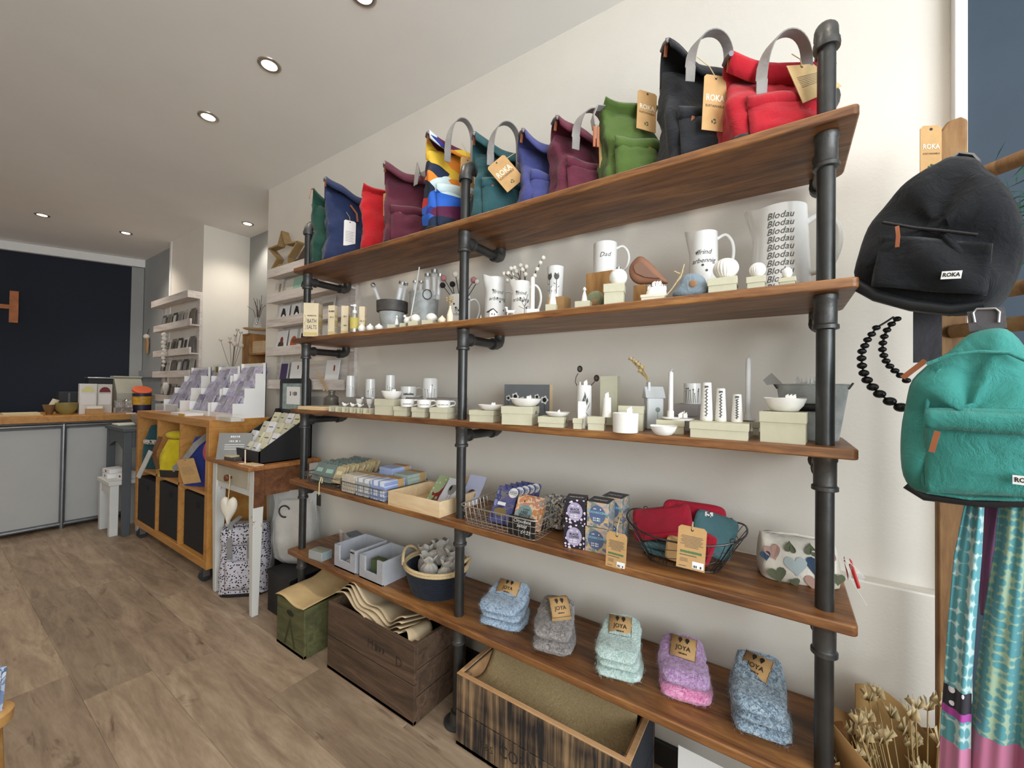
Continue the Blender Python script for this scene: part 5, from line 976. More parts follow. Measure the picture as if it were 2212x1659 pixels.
# coffee chocolate cubes
DOTB = dots('dots_black', '#2A2530', '#D9C9D6', 90, .34, rnd=.9); CAMO = cells('mocha_print', [(0, '#7E8A7A'), (.42, '#A9A59C'), (.5, '#C9A9A2'), (.56, '#C8B060'), (.61, '#6E7890')], 45, .5, dist=.1)
def cube(label, x, y, zz, s, rz, mat, ov, l1, l2, lm, grp='coffee chocolate cubes'):
    t = thing('chocolate_cube', label, 'box', (x, y, zz), rz, grp); MB().bx(-s / 2, s / 2, -s / 2, s / 2, 0, .070).obj('box', mat, t, bev=.0012); MB().bx(-s / 2 + .001, s / 2 - .001, -s / 2 + .001, s / 2 - .001, .0695, .0710).obj('top_panel', plain('#3B3A40', .5), t)
    m = MB(); letters(m, 'PZAZZ', .013, lambda u, v: (u, v - .006, .0714), .15, .02); m.obj('lettering', PAPERW, t, smooth=0)
    m = MB(); ell(m, 0, .036, s * .37, .026, -s / 2 - .0005, 28); m.obj('oval_label', ov, t, smooth=0); f = lambda cz: (lambda u, v: (u, -s / 2 - .001, cz + v)); m = MB(); letters(m, l1, .0085, f(.042), 0, .03); 
    if l2: letters(m, l2, .0085, f(.034), 0, .03)
    m.obj('lettering', lm, t, smooth=0); m = MB(); scrib(m, 7, .006, f(.052)); scrib(m, 9, .005, f(.026)); scrib(m, 9, .005, f(.020)); m.obj('lettering', PAPERW, t, smooth=0)
    m = MB(); [m.box((s / 2 + .0005, -s * .1, .02 + .006 * k), (.0006, s * .5, .0016)) for k in range(6)]; m.obj('side_text', plain('#8F9CC8', .6), t, smooth=0)
s = .060; LIL = plain('#A79DB8', .6); BLU = plain('#56688A', .6); SKY = plain('#8FC3CF', .6, var=0)
a = V3((-.251, -.240, 0)); rz = .26
for lv in (0, 1):
    nm = ('lower', 'upper')[lv]
    cube('dark dotted black coffee chocolate cube, ' + nm + ' of the stack', a.x + .002 * lv, a.y, z + .0714 * lv, s, rz, DOTB, LIL, 'BLACK', 'COFFEE', INK)
    cube('camouflage-print mocha chocolate cube, front ' + nm + ' of the stack', a.x + .068 + .004 * lv, a.y + .012, z + .0714 * lv, s * 1.05, rz - .2, CAMO, BLU, 'MOCHACCINO', '', SKY)
    cube('camouflage-print mocha chocolate cube, rear ' + nm + ' one', a.x + .088, a.y + .09, z + .0714 * lv, s * 1.05, rz - .3, CAMO, BLU, 'MOCHACCINO', '', SKY)
# oval wire basket of pouches
t = thing('oval_wire_basket', 'dark oval wire basket with flared sides full of red and teal pouches', 'basket', (.030, -.150, z), .12, 'wire baskets'); P0 = V3((.03, -.15, z)); m = MB(); rim = []; bot = []; n = 40
for k in range(n):
    a = 2 * PI * k / n; c, s_ = sup(a, 2.6); rim.append(V3((c * .150, s_ * .118, .092 + .012 * math.cos(2 * a)))); c, s_ = sup(a, 3.2); bot.append(V3((c * .092, s_ * .078, .003)))
MB().tube(rim, .0024, 6, True).obj('rim', WIRED, t); MB().tube(bot, .0018, 6, True).obj('base_ring', WIRED, t)
for f in (.33, .66): m.tube([bot[k] * (1 - f) + rim[k] * f + V3((0, 0, .003 * math.sin(k * 1.7))) for k in range(n)], .0009, 5, True)
for k in range(0, n, 2): m.tube([rim[k], rim[k] * .55 + bot[(k + 1) % n] * .45, bot[k]], .0009, 5)
for k in range(-4, 5): m.tube([(k * .019, -.074, .003), (k * .019, .074, .003)], .0009, 5)
for k in (5, 15, 25, 35): m.tube([rim[k] + V3((.006 * math.cos(b), 0, .006 * math.sin(b) + .004)) for b in [2 * PI * j / 10 for j in range(10)]], .0013, 5, True); m.tube([rim[k], bot[k]], .0018, 5)
m.obj('wire_mesh', WIRED, t)
def pouch(label, loc, rot, w, h, mat, th=.014, zipped=False, lab=False, seed=0):
    t = thing('fabric_pouch', label, 'pouch', loc, 0, 'pouches in the oval basket', rot=rot); n = 30; rings = []
    for s, yy in ((.5, -.5), (.9, -.42), (1, 0), (.9, .42), (.5, .5)):
        rings.append([(sup(2 * PI * k / n, 6)[0] * w / 2 * (.6 + .4 * s), yy * th + .006 * math.sin(3 * k * .21 + seed), h / 2 + sup(2 * PI * k / n, 6)[1] * h / 2 * (.6 + .4 * s)) for k in range(n)])
    MB().loft(rings).obj('body', mat, t, smooth=70)
    if lab: MB().bx(w * .18, w * .30, -th * .5 - .004, -th * .5 - .002, h * .52, h * .82).obj('woven_label', PAPERW, t); m = MB(); letters(m, 'ROKA', .014, lambda u, v: (w * .24 - v, -th * .5 - .0045, h * .67 + u), 0, .03); m.obj('lettering', INK, t, smooth=0)
    return t
REDP = fabric('#A81E33', 600, .3); TEALP = fabric('#4F7378', 600, .3)
pouch('red pouch with a white woven label at the back of the oval basket', (.045, -.10, z + .028), (-.10, 0, .1), .165, .115, REDP, .016, lab=True, seed=1)
pouch('teal pouch leaning at the right inside the oval basket', (.085, -.13, z + .015), (-.35, .25, .1), .11, .115, TEALP, .016, seed=2)
pouch('red pouch lying folded over the left rim of the oval basket', (-.020, -.172, z + .045), (-.80, -.25, .1), .165, .105, REDP, .020, seed=3)
pouch('teal pouch lying flat low in the oval basket', (-.02, -.185, z + .022), (-1.45, 0, .1), .12, .09, TEALP, .016, seed=4)
pouch('second teal pouch lying flat at the very bottom of the oval basket', (-.015, -.185, z + .008), (-1.5, 0, .05), .12, .085, TEALP, .013, seed=5)
pouch('red pouch crumpled behind the right kraft tag in the oval basket', (.06, -.185, z + .010), (-.2, .3, 0), .07, .085, REDP, .02, seed=6)
pouch('rolled kraft paper pouch showing in the middle of the oval basket', (.030, -.205, z + .006), (-.25, .05, .05), .075, .065, KRAFT, .02, seed=7)
for k, (px, py, pxt, pyt, w_, lb) in enumerate(((1333, 1157, 1344, 1115, .053, 'left'), (1496, 1145, 1500, 1138, .062, 'right'))):
    b = PY(px, py, -.302 if k == 0 else -.296); t = thing('hang_tag', 'large kraft swing tag with green bottle row hanging from the oval basket, ' + lb, 'tag', b, .06 + .05 * k, 'large kraft tags on the oval basket'); hangtag(t, V3((0, 0, 0)), MX.Rotation(-.0 if k else .03, 3, 'X') @ MX.Rotation(.05, 3, 'Y'), w=w_, h=(.086, .094)[k], kind='back')
    q = PY(pxt, pyt, -.24) - b; cord(t, [(0, -.002, 0), (0.001, -.004, .02), q * .8 + V3((0, 0, .008)), q], .0012)
# hearts wash bag
t = thing('wash_bag', 'cream wash bag printed with navy, blush and green hearts beside the right pipe', 'bag', (.283, -.105, z), .20); W_, D_, H_ = .165, .105, .098
LIN = fabric('#DFD8CB', 500, .25); n = 40; rings = []
for zz, sw, sd in ((0, .9, .86), (.004, .97, .95), (.03, 1, 1), (.06, .985, .92), (.08, .965, .72), (.092, .95, .40), (H_, .94, .16)): rings.append([(sup(2 * PI * k / n, 5)[0] * W_ / 2 * sw, sup(2 * PI * k / n, 5)[1] * D_ / 2 * sd + .01 * (zz / H_) ** 2, zz + .004 * math.sin(k * .6) * (zz > .05)) for k in range(n)])
MB().loft(rings).obj('body', LIN, t, smooth=60)
MB().tube([(-W_ * .47, .012, H_ * .98), (0, .012, H_ + .004), (W_ * .47, .012, H_ * .98)], .004, 8).obj('zip', LIN, t)
def heart(m, cx, cz, s, rot, fy, fn=None):
    pts = []
    for k in range(20): a = 2 * PI * k / 20; u = 16 * math.sin(a) ** 3 / 16; v = (13 * math.cos(a) - 5 * math.cos(2 * a) - 2 * math.cos(3 * a) - math.cos(4 * a)) / 16; pts.append((u * math.cos(rot) - v * math.sin(rot), u * math.sin(rot) + v * math.cos(rot)))
    m.add([fn(cx + u * s, cz + v * s) for u, v in pts], [tuple(range(20))])
def wbf(u, v):
    sd = 1 if v < .03 else 1 - .10 * (v - .03) / .03 if v < .06 else .92 - .20 * (v - .06) / .02 if v < .08 else .72 - .32 * (v - .08) / .012
    return (u, -D_ / 2 * sd + .01 * (v / H_) ** 2 - .0016, v)
HM = {'n': plain('#1F3A57', .7, var=.03), 'b': plain('#B08A7C', .6, var=.05), 's': plain('#A9B4B4', .7, var=.03), 'o': plain('#5C6148', .7, var=.03)}
for kk, hs in {'n': ((.030, .050, .023, -.15), (-.074, .058, .012, .2)), 'b': ((-.058, .068, .018, .3), (.024, .014, .020, 0), (.060, .078, .012, 2.6)), 's': ((-.012, .046, .024, .1),), 'o': ((-.050, .020, .020, .3), (-.014, .008, .011, .4), (-.02, .080, .012, 3.0), (.068, .030, .015, 0), (.022, .080, .013, 3))}.items():
    for u, v, s_, r_ in hs: m = MB(); heart(m, u, v, s_, r_, 0, wbf); m.obj('printed_heart', HM[kk], t, smooth=0)
MB().grid(lambda u, v: (W_ * .5 + .008 + .012 * v + .006 * math.sin(u * 3), -.045 - .012 * v, .072 - .052 * v + .014 * (u - .5) * (1 - .6 * v)), 4, 10).obj('red_ribbon', plain('#C8302E', .5), t, solid=.001)
MB().grid(lambda u, v: (W_ * .5 + .004 + .004 * v, -.030 - .012 * v, .072 - .038 * v + .010 * (u - .5)), 3, 6).obj('red_ribbon', plain('#9A2024', .5), t, solid=.001)
MB().tube([(W_ * .49, -.04, .075), (W_ * .56, -.048, .07), (W_ * .72, -.05, .042), (W_ * .71, -.05, .034), (W_ * .58, -.048, .036)], .0008, 5).obj('cord', PAPERW, t); MB().add([(W_ * .56, -.048, .068), (W_ * .72, -.05, .042), (W_ * .71, -.05, .034), (W_ * .58, -.048, .036)], [(0, 1, 2, 3)]).obj('clear_tag', FILM, t, solid=.0006)
MB().ribbon([(W_ * .5, -.046, .07), (W_ * .56, -.06, .03), (W_ * .66, -.09, -.004)], .0035, .001, (0, 1, 0)).obj('white_tie', PAPERW, t)
# ================================================================ BOTTOM SHELF
z = ZS[4]
t = thing('soap_tin', 'small square silver tin with a clear window at the left end of the bottom shelf', 'tin', (-1.533, -.262, z), .12); MB().bx(-.045, .045, -.028, .028, 0, .038).obj('body', plain('#B9C0C2', .35, metal=.4), t, bev=.001); MB().bx(-.041, .041, -.024, .024, .038, .0395).obj('window', plain('#8A8C7E', .2), t); MB().bx(.0455, .046, -.02, .02, .008, .03).obj('side_window', plain('#8FA0A4', .2), t)
t = thing('wrapped_soap', 'blue-grey cellophane-wrapped soaps at the back left of the bottom shelf', 'soap', (-1.50, -.11, z), -.2); MB().bx(-.06, .06, -.03, .03, 0, .045).obj('soap_bar', plain('#7F8A94', .5, var=.1), t, bev=.004); MB().bx(-.045, .055, -.02, .035, .046, .075).obj('soap_bar', plain('#76808A', .5, var=.1), t, bev=.004)
MB().grid(lambda u, v: (-.075 + .15 * u, -.036 + .004 * math.sin(u * 9) - .006 * v, .085 * v + .006 * math.sin(u * 14)), 12, 6).obj('wrapping', FILM, t, solid=.0005)
for k, (xa, xb, hh, lb) in enumerate(((-1.402, -1.250, .100, 'left one'), (-1.222, -1.071, .098, 'right one, holding a green soap'))):
    t = thing('notched_holder', 'grey open holder with a notched front, ' + lb, 'holder', ((xa + xb) / 2, -.275, z), 0, 'grey notched holders'); w, d, th = xb - xa, .165, .008
    MB().bx(-w / 2, w / 2, 0, d, 0, th).obj('base', ZINCL, t, bev=.001)
    for x in (-w / 2, w / 2 - th): MB().bx(x, x + th, th, d, th, hh).obj('side_panel', ZINCL, t, bev=.001)
    MB().bx(-w / 2 + th, w / 2 - th, d - th, d, th, hh).obj('back_panel', ZINCL, t, bev=.001)
    MB().prism([(-w / 2, th * .0), (w / 2, 0), (w / 2, hh), (w * .25, hh), (w * .25, hh * .38), (-w * .25, hh * .38), (-w * .25, hh), (-w / 2, hh)], 0, th).obj('front_panel', ZINCL, t, bev=.001)
    if k == 0: MB().box((w * .36, -.001, hh * .9), (.026, .001, .006)).obj('dark_label', INK, t)
t = thing('green_soap', 'dark green soap bar standing in the right grey notched holder', 'soap', (-1.148, -.235, z + .0085), .1); MB().bx(-.028, .028, -.016, .024, 0, .072).obj('bar', plain('#4E5B3A', .6, var=.1), t, bev=.003)
t = thing('white_soap', 'pale soap bar lying in the left grey notched holder', 'soap', (-1.322, -.225, z + .0085), .1); MB().bx(-.035, .035, -.022, .022, 0, .022).obj('bar', plain('#C9C3B6', .6, var=.05), t, bev=.003)
# rope basket with linen bags
t = thing('rope_basket', 'navy rope basket with a cream rope rim and handles by the middle pipe', 'basket', (-.885, -.165, z)); R0, R1, hh = .100, .130, .098
m = MB(); n = 56
rings = []
for i in range(43): s = i / 42; r = R0 + (R1 - R0) * s ** .8 + .0022 * abs(math.sin(i * PI / 3)); rings.append([(r * math.cos(2 * PI * k / n), .86 * r * math.sin(2 * PI * k / n), hh * s) for k in range(n)])
for i in range(8): s = 1 - i / 7; r = R0 + (R1 - R0) * s ** .8 - .007; rings.append([(r * math.cos(2 * PI * k / n), .86 * r * math.sin(2 * PI * k / n), .008 + (hh - .008) * s) for k in range(n)])
m.loft(rings); m.obj('body', fabric('#121925', 300, .3), t, smooth=60)
ROPE = plain('#CBB288', .9, var=.12, scale=120, bump=.4, bscale=300)
for k in range(2): MB().tube([((R1 + .002) * math.cos(a), .86 * (R1 + .002) * math.sin(a), hh + .003 + .009 * k) for a in [2 * PI * j / 40 for j in range(40)]], .0062, 8, True).obj('rope_rim', ROPE, t, smooth=60)
for a0 in (PI * 1.08, PI * .06): MB().tube([((R1 + .008 + .004 * math.sin(PI * j / 14)) * math.cos(a0 - .55 + 1.1 * j / 14), .86 * (R1 + .008) * math.sin(a0 - .55 + 1.1 * j / 14), hh + .004 + .045 * math.sin(PI * j / 14) ** .6) for j in range(15)], .0062, 8).obj('rope_handle', ROPE, t, smooth=60)
LINEN = fabric('#BDB6AC', 500, .5)
def linen_bag(label, loc, rot, r, h, seed):
    t = thing('linen_bag', label, 'bag', loc, 0, 'linen drawstring bags', rot=rot); n = 30; rings = []
    for s, k in ((0, .5), (.08, .9), (.3, 1.02), (.5, .9), (.62, .55), (.67, .36), (.72, .42), (.84, .75), (1, .95)): rings.append([(r * k * (1 + (.05 + .12 * (s > .6)) * math.sin(7 * a + seed)) * math.cos(a), r * k * (1 + (.05 + .12 * (s > .6)) * math.sin(6 * a)) * .8 * math.sin(a), h * s + .006 * math.sin(5 * a + seed) * (s > .8)) for a in [2 * PI * j / n for j in range(n)]])
    MB().loft(rings, True, False).obj('bag', LINEN, t, smooth=70, solid=.0015); MB().tube([(r * .40 * math.cos(a), r * .34 * math.sin(a), h * .67) for a in [2 * PI * j / 14 for j in range(14)]], .0016, 6, True).obj('drawstring', TWINE, t)
for k, (dx, dy, dz, rx, ry, r, h, lb) in enumerate(((-.05, .0, .075, -.15, -.25, .038, .115, 'left, lying back'), (.0, -.035, .085, .1, 0, .036, .10, 'front, tied with a bow'), (-.005, .035, .115, -.2, -.1, .036, .095, 'top rear'), (.05, .02, .095, 0, .2, .038, .10, 'right rear'), (.065, -.03, .085, .05, .2, .032, .09, 'front right by the pipe'))):
    linen_bag('grey linen drawstring bag in the navy rope basket, ' + lb, (-.885 + dx, -.165 + dy, z + dz - .03), (rx, ry, .3 * k), r, h, k)
# socks
def wool(name, cs):
    t = NT(name); vec = t.coord(); f = t.noise(vec, 170, 3, .7, 1.0); g = t.noise(vec, 60, 3, .6, .6); m = t.n('ShaderNodeMath', operation='MULTIPLY_ADD'); t.l(f, m.inputs[0]); m.inputs[1].default_value = .75; a = t.n('ShaderNodeMath', operation='MULTIPLY'); a.inputs[1].default_value = .25; t.l(g, a.inputs[0]); t.l(a.outputs[0], m.inputs[2])
    t.l(t.ramp(m.outputs[0], [(.38, sq(cs[0])), (.48, sq(cs[1])), (.58, sq(cs[2]))]), t.b.inputs['Base Color']); t.set(Roughness=.95, Specular_IOR_Level=.1, Sheen_Weight=.4); t.bump(m.outputs[0], .8, .006); return t.m
SOCK = [('pale blue flecked wool sock pair with a kraft label, first from the rope basket', ('#6E86A0', '#9DB3C8', '#C3D3E2'), (1035, 1350, 1115, 1370), .13, .060, .10, 3), ('taupe grey wool sock pair with a ribbed cuff standing up, second pair', ('#5E5855', '#89827E', '#A8A19B'), (1150, 1410, 1225, 1425), .14, .060, .20, 2), ('mint green fluffy sock pair with a kraft label, third pair', ('#9DBBB2', '#BFD6CE', '#DAE9E2'), (1288, 1465, 1375, 1480), .14, .062, .02, 3), ('lilac and pink fluffy sock pair with a kraft label, fourth pair', ('#95709C', '#B48FBA', '#D3B0D4'), (1430, 1515, 1528, 1530), .13, .056, -.05, 2), ('steel blue flecked sock pair with a kraft label, nearest the right pipe', ('#56697A', '#8396A5', '#B9CAD6'), (1590, 1590, 1700, 1612), .15, .066, -.22, 3)]
for k, (lb, cs, (pa, pb, pc, pd), L, H0, yaw, nl) in enumerate(SOCK):
    A0, B0 = PZ(pa, pb, z), PZ(pc, pd, z); mid = (A0 + B0) / 2; w = (B0 - A0).length * 1.2; rz = math.atan2(B0.y - A0.y, B0.x - A0.x) * .6 + yaw * .4; t = thing('sock_pair', lb, 'socks', mid, rz, 'folded wool sock pairs'); wm = wool('wool_%d' % k, cs); q = random.Random(k); fz = MB(); H0 *= 1.25; hl = H0 / nl
    L = min(L, -.012 - mid.y)
    def top(s): return 1.0 if s < .55 else 1 + .55 * (s - .55) / .45
    for i in range(nl):
        m = MB(); rings = []; n = 26; wml = wool('wool_pink', ('#C95F92', '#E08AB4', '#F0B4D0')) if k == 3 and i == 0 else wm
        for j in range(15):
            s = j / 14; e = min(1, math.sin(PI * min(s * 2.4, .5)) * 1.0 + .12); yy = -.006 - .004 * i + L * s + .006 * (i % 2); ww = w / 2 * (.86 + .14 * math.sin(PI * s)) * (.80 + .20 * e) * (1 - .04 * i); zc = hl * (i + .5) * top(s) + .010 * (i / nl) * math.sin(PI * s)
            ring = []
            for b in range(n): c, s_ = sup(2 * PI * b / n, 2.8); g = .003 * NZ.noise(V3((c * 3 + k * 5, s_ * 3 + i * 7, s * 9))); ring.append((c * (ww + g * 2) + .004 * math.sin(i * 2 + s * 4), yy, zc + s_ * (hl * .58 * e * top(s) ** .5 + g)))
            rings.append(ring)
        m.loft(rings); m.obj('sock', wml, t, smooth=80)
        for ring in rings:
            for p in ring:
                for c_ in range(5):
                    v = V3(p) + V3((q.gauss(0, .003), q.gauss(0, .004), q.gauss(0, .003))); d = V3((q.gauss(0, 1), q.gauss(0, 1), q.gauss(0, 1))).normalized() * .0045
                    if v.z + d.z > .001: fz.add([v - d, v + d, v + d.cross(V3((0, 0, 1))) * .12], [(0, 1, 2)])
    o = fz.obj('wool_fuzz', wm, t, smooth=0); o['kind'] = 'stuff'
    if k == 1:
        MB().loft([[(.02 * 0 + w * .26 * sup(2 * PI * b / 24, 3)[0] + .01, L * .55 + .022 * sup(2 * PI * b / 24, 3)[1] + .03 * s, .03 + .085 * s) for b in range(24)] for s in (0, .25, .5, .75, 1)]).obj('cuff', wm, t, smooth=80); lz, ly, lx = .105, L * .55, .012
    else: lz, ly, lx = H0 * 1.22, L * .70, 0
    lw, lh = w * .50, .068
    ry = (.0, .55, .05, -.15, -.45)[k]; tl = thing('x', 'x', 'x'); bpy.data.objects.remove(tl)
    m = MB(); Rm = MX.Translation((lx, ly, lz + .010)) @ MX.Rotation(ry, 4, 'Z') @ MX.Rotation(.55 if k != 1 else .8, 4, 'X')
    prof = [(-lh * .62, -.006), (-lh * .3, .003), (0, .006), (lh * .3, .004), (lh * .42, -.006), (lh * .45, -.03)]; vs = [Rm @ V3((x, y_, z_)) for y_, z_ in prof for x in (-lw / 2, lw / 2)]; m.add(vs, [(2 * i, 2 * i + 1, 2 * i + 3, 2 * i + 2) for i in range(5)]); lo = m.obj('paper_label', KRAFT, t, smooth=60, solid=.0012)
    m = MB(); G = lambda u, v: Rm @ V3((u, v, .0085 + (v * .03 if v > 0 else -abs(v) * .18)))
    letters(m, 'JOYA', .016, lambda u, v: G(u, v - .010), 0, .01); scrib(m, 9, .006, lambda u, v: G(u, v - .023)); 
    for x_ in (-.009, .009): m.add([G(x_ + .0055 * math.cos(a), .012 + .006 * math.sin(a)) for a in [PI * j / 8 for j in range(9)]] + [G(x_, .002)], [tuple(range(10))])
    m.obj('lettering', INK, lo, smooth=0); m = MB()
    for u0, u1, v0, v1 in ((-lw / 2, lw / 2, -.035, -.034), (-lw / 2, -lw / 2 + .001, -.035, .022), (lw / 2 - .001, lw / 2, -.035, .022)): m.add([G(u0, v0), G(u1, v0), G(u1, v1), G(u0, v1)], [(0, 1, 2, 3)])
    m.obj('border', INK, lo, smooth=0)
# ================================================================ CRATES ON THE FLOOR
def crate(label, x0, x1, y0, y1, h, nf, ns, mat, smat=None, th=.014, name='wooden_crate', rz=0, posts=True, hole=False):
    t = thing(name, label, 'crate', ((x0 + x1) / 2, (y0 + y1) / 2, 0), rz); X, Y = (x1 - x0) / 2, (y1 - y0) / 2; smat = smat or mat
    MB().bx(-X, X, -Y, Y, .002, .014).obj('base_board', mat, t)
    for k in range(nf):
        for yy in (-Y, Y - th): MB().bx(-X, X, yy, yy + th, .002 + (h - .002) * k / nf, (h) * (k + 1) / nf - .003).obj('plank', mat, t, bev=.0015)
    for k in range(ns):
        for xx in (-X + .0002, X - th - .0002): MB().bx(xx, xx + th, -Y + th + .0005, Y - th - .0005, .004 + (h - .004) * k / ns, h * (k + 1) / ns - .003).obj('end_plank', smat, t, bev=.0015)
    if posts:
        for xx in (-X + th, X - 2.2 * th):
            for yy in (-Y + th, Y - 2.2 * th): MB().bx(xx, xx + 1.2 * th, yy, yy + 1.2 * th, .014, h - .006).obj('corner_post', mat, t)
    return t, X, Y
t, X, Y = crate('small olive green wooden crate with a kraft sheet draped over it', -1.668, -1.44, -.385, -.105, .215, 1, 1, GREENW)
m = MB(); ell(m, 0, .165, .030, .013, -Y - .0006); m.obj('hand_hole', INK, t, smooth=0)
m = MB(); m.add([(u, -Y - .0006, v) for u, v in ((-.05, .02), (0, .15), (.05, .02), (.035, .02), (.0, .11), (-.035, .02))], [(0, 1, 4, 5), (1, 2, 3, 4)]); m.obj('painted_arrow', plain('#3B3C1E', .8), t, smooth=0)
m = MB(); letters(m, 'BE', .06, lambda u, v: (X + .0008, u + .0, .165 + v), 0, .01); m.obj('lettering', plain('#34351F', .8), t, smooth=0)
tag(MB().grid(lambda u, v: (-1.672 + .236 * u - .004 * math.sin(v * 3), -.392 + .36 * v, .224 + .006 * math.sin(u * 7) * (1 - v) - .004 * (1 - v) ** 6 + (max(0, v - .45) / .55) ** 1.6 * .13 + .004 * math.sin(u * 5 + v * 4)), 22, 22).obj('kraft_sheet', KRAFTL, None, solid=.002), 'kraft paper sheet lying over the green crate and curling up behind', 'paper')
t, X, Y = crate('large dark brown plank crate holding folded kraft bags', -1.318, -.80, -.352, -.075, .28, 2, 3, DARKW)
m = MB(); letters(m, 'M', .045, lambda u, v: (u + .02, -Y - .0008, .20 + v)); scrib(m, 3, .04, lambda u, v: (u + .08, -Y - .0008, .20 + v)); m.obj('faded_lettering', plain('#33261C', .9), t, smooth=0); m = MB(); letters(m, 'D', .05, lambda u, v: (u + .18, -Y - .0008, .19 + v)); m.obj('faded_lettering', plain('#33261C', .9), t, smooth=0)
for k in range(4):
    tag(MB().grid(lambda u, v, k=k: (-1.305 + .40 * u + .02 * k * (1 - u), -.335 + .012 * k + .17 * v + .008 * math.sin(u * 9 + k) * (1 - v), .262 + .045 * (1 - u) ** 2 * (1 - v) + .010 * k + .020 * math.sin(u * 6.5 + .3 * k) * (1 - v * .6) - .03 * v + .012 * math.sin(u * 15) * (1 - v)), 30, 10).obj('kraft_bag', plain('#C4AF8E', .85, var=.06, scale=20), None, solid=.002), 'folded kraft paper bag in the brown crate, ' + ('lowest', 'second lowest', 'second highest', 'topmost')[k] + ' of the fold', 'paper bag', 'folded kraft bags')
tag(MB().grid(lambda u, v: (-.93 + .115 * u, -.330 + .12 * v + .015 * math.sin(u * 5), .255 + .045 * math.sin(u * 3.1) * (1 - .5 * v) - .03 * u), 14, 8).obj('kraft_bag', plain('#C4AF8E', .85, var=.06, scale=20), None, solid=.002), 'kraft paper bag folded into a peak at the right end of the brown crate', 'paper bag', 'folded kraft bags')
def charred():
    t = NT('crate_charred'); vec = t.coord((34, 34, 1.2)); f = t.noise(vec, 2.2, 4, .6, .3); g = t.noise(t.coord((1.5, 1.5, 3)), 2.4, 3); m = t.n('ShaderNodeMath', operation='MULTIPLY_ADD'); t.l(g, m.inputs[0]); m.inputs[1].default_value = .55; a = t.n('ShaderNodeMath', operation='MULTIPLY_ADD'); t.l(f, a.inputs[0]); a.inputs[1].default_value = .7; a.inputs[2].default_value = -.12; t.l(a.outputs[0], m.inputs[2])
    t.l(t.ramp(m.outputs[0], [(.38, sq('#221E1E')), (.50, sq('#6B563F')), (.62, sq('#A18360'))]), t.b.inputs['Base Color']); t.set(Roughness=.8); t.bump(m.outputs[0], .4, .006); return t.m
t, X, Y = crate('wide charred wooden crate with stencilled letters and burlap inside, in the foreground', -.636, -.060, -.318, -.080, .232, 2, 2, charred(), plain('#23262D', .8, var=.3, scale=12), .016)
EDGE = wood('fresh_edge', ['#A77E54', '#B98F63', '#C9A277'], (1, 8, 8), .7, .1)
for q in ((-X, X, -Y, -Y + .016), (-X, X, Y - .016, Y), (-X, -X + .016, -Y + .016, Y - .016), (X - .016, X, -Y + .016, Y - .016)): MB().bx(q[0], q[1], q[2], q[3], .2295, .2335).obj('sawn_edge', EDGE, t, bev=.001)
for xx in (-X + .0175, X - .0225): MB().bx(xx, xx + .005, -Y + .02, Y - .02, .02, .226).obj('inner_lining', EDGE, t)
m = MB(); letters(m, 'CORNET', .052, lambda u, v: (u - .02, -Y - .0008, .070 + v), 0, 0, .9); m.obj('stencilled_lettering', plain('#2B2622', .9), t, smooth=0); m = MB(); letters(m, 'B&S', .03, lambda u, v: (u - .16, -Y - .0008, .052 + v)); m.obj('stencilled_lettering', plain('#2B2622', .9), t, smooth=0)
BURL = wood('burlap', ['#947E56', '#B39B70', '#CBB58A'], (160, 6, 160), .95, .6)
tag(MB().grid(lambda u, v: (-.607 + .515 * u, -.296 + .185 * v, .215 + .008 * math.sin(u * 4) - .065 * math.sin(PI * min(1, v * 1.2)) ** 1 * (.6 + .4 * u) - .05 * u * (1 - v) * .5 + (max(0, v - .5) * 2) ** 1.4 * .07 + .006 * math.sin(u * 11 + v * 5)), 36, 24).obj('burlap_cloth', BURL, None, solid=.003), 'coarse brown burlap lining slumped inside the charred crate', 'burlap')
struct(MB().bx(XCOR, .6, -.014, -.0005, 0, .075).obj('baseboard_right', plain('#2A2523', .6), None, bev=.003))
q = PZ(1463, 1618, .16); t = thing('white_leaflet', 'blank white card standing on the floor under the bottom shelf at right', 'card', (.085, -.165, 0), -.05, rot=(-.06, 0, -.03)); w = .13; MB().bx(-w / 2, w / 2, -.001, .001, 0, .205).obj('card', PAPERW, t); MB().bx(-.03, .03, .001, .05, 0, .004).obj('foot', PAPERW, t)
# ================================================================ COUNTER AND THE FAR CORNER
def A5(zx): return zx / 3.318
def B5(zy): return 700 + zy / 3.318
def A6(zx): return 300 + zx / 3.687
def B6(zy): return 450 + zy / 3.687
CXF = -4.58
TUBE = plain('#8E9298', .3, metal=.85, var=.1); PANEL = plain('#B9B9B6', .6, var=.03, scale=4)
t = thing('shop_counter', 'shop counter with pale panels, chrome tube frame and a wooden top', 'counter', (CXF, 0, 0))
yA, yB, yM = -2.2, -.12, PZ(133, 1142, 0).y
MB().bx(-.75, .04, yA, yB, .855, .905).obj('wooden_top', OAK, t, bev=.004)
for a, b in ((yA + .02, yM - .012), (yM + .012, yB - .02)): MB().bx(-.02, -.004, a, b, .05, .80).obj('front_panel', PANEL, t)
MB().bx(-.75, -.02, yA + .02, yB - .02, .02, .85).obj('cabinet_body', plain('#8D8C8A', .7), t)
for yy in (yM, yA + .01, yB - .01): MB().tube([(.012, yy, .0), (.012, yy, .84)], .017, 14).obj('frame_tube', TUBE, t, smooth=60)
for zz in (.828, .035): MB().tube([(.012, yA, zz), (.012, yB, zz)], .015, 12).obj('frame_tube', TUBE, t, smooth=60)
zc = .905
def onc(px, x, zz=zc):                                # point on the counter column px at depth x
    d = ray(px, 900); k = (x - CAM.x) / d.x; return V3((x, CAM.y + d.y * k, zz))
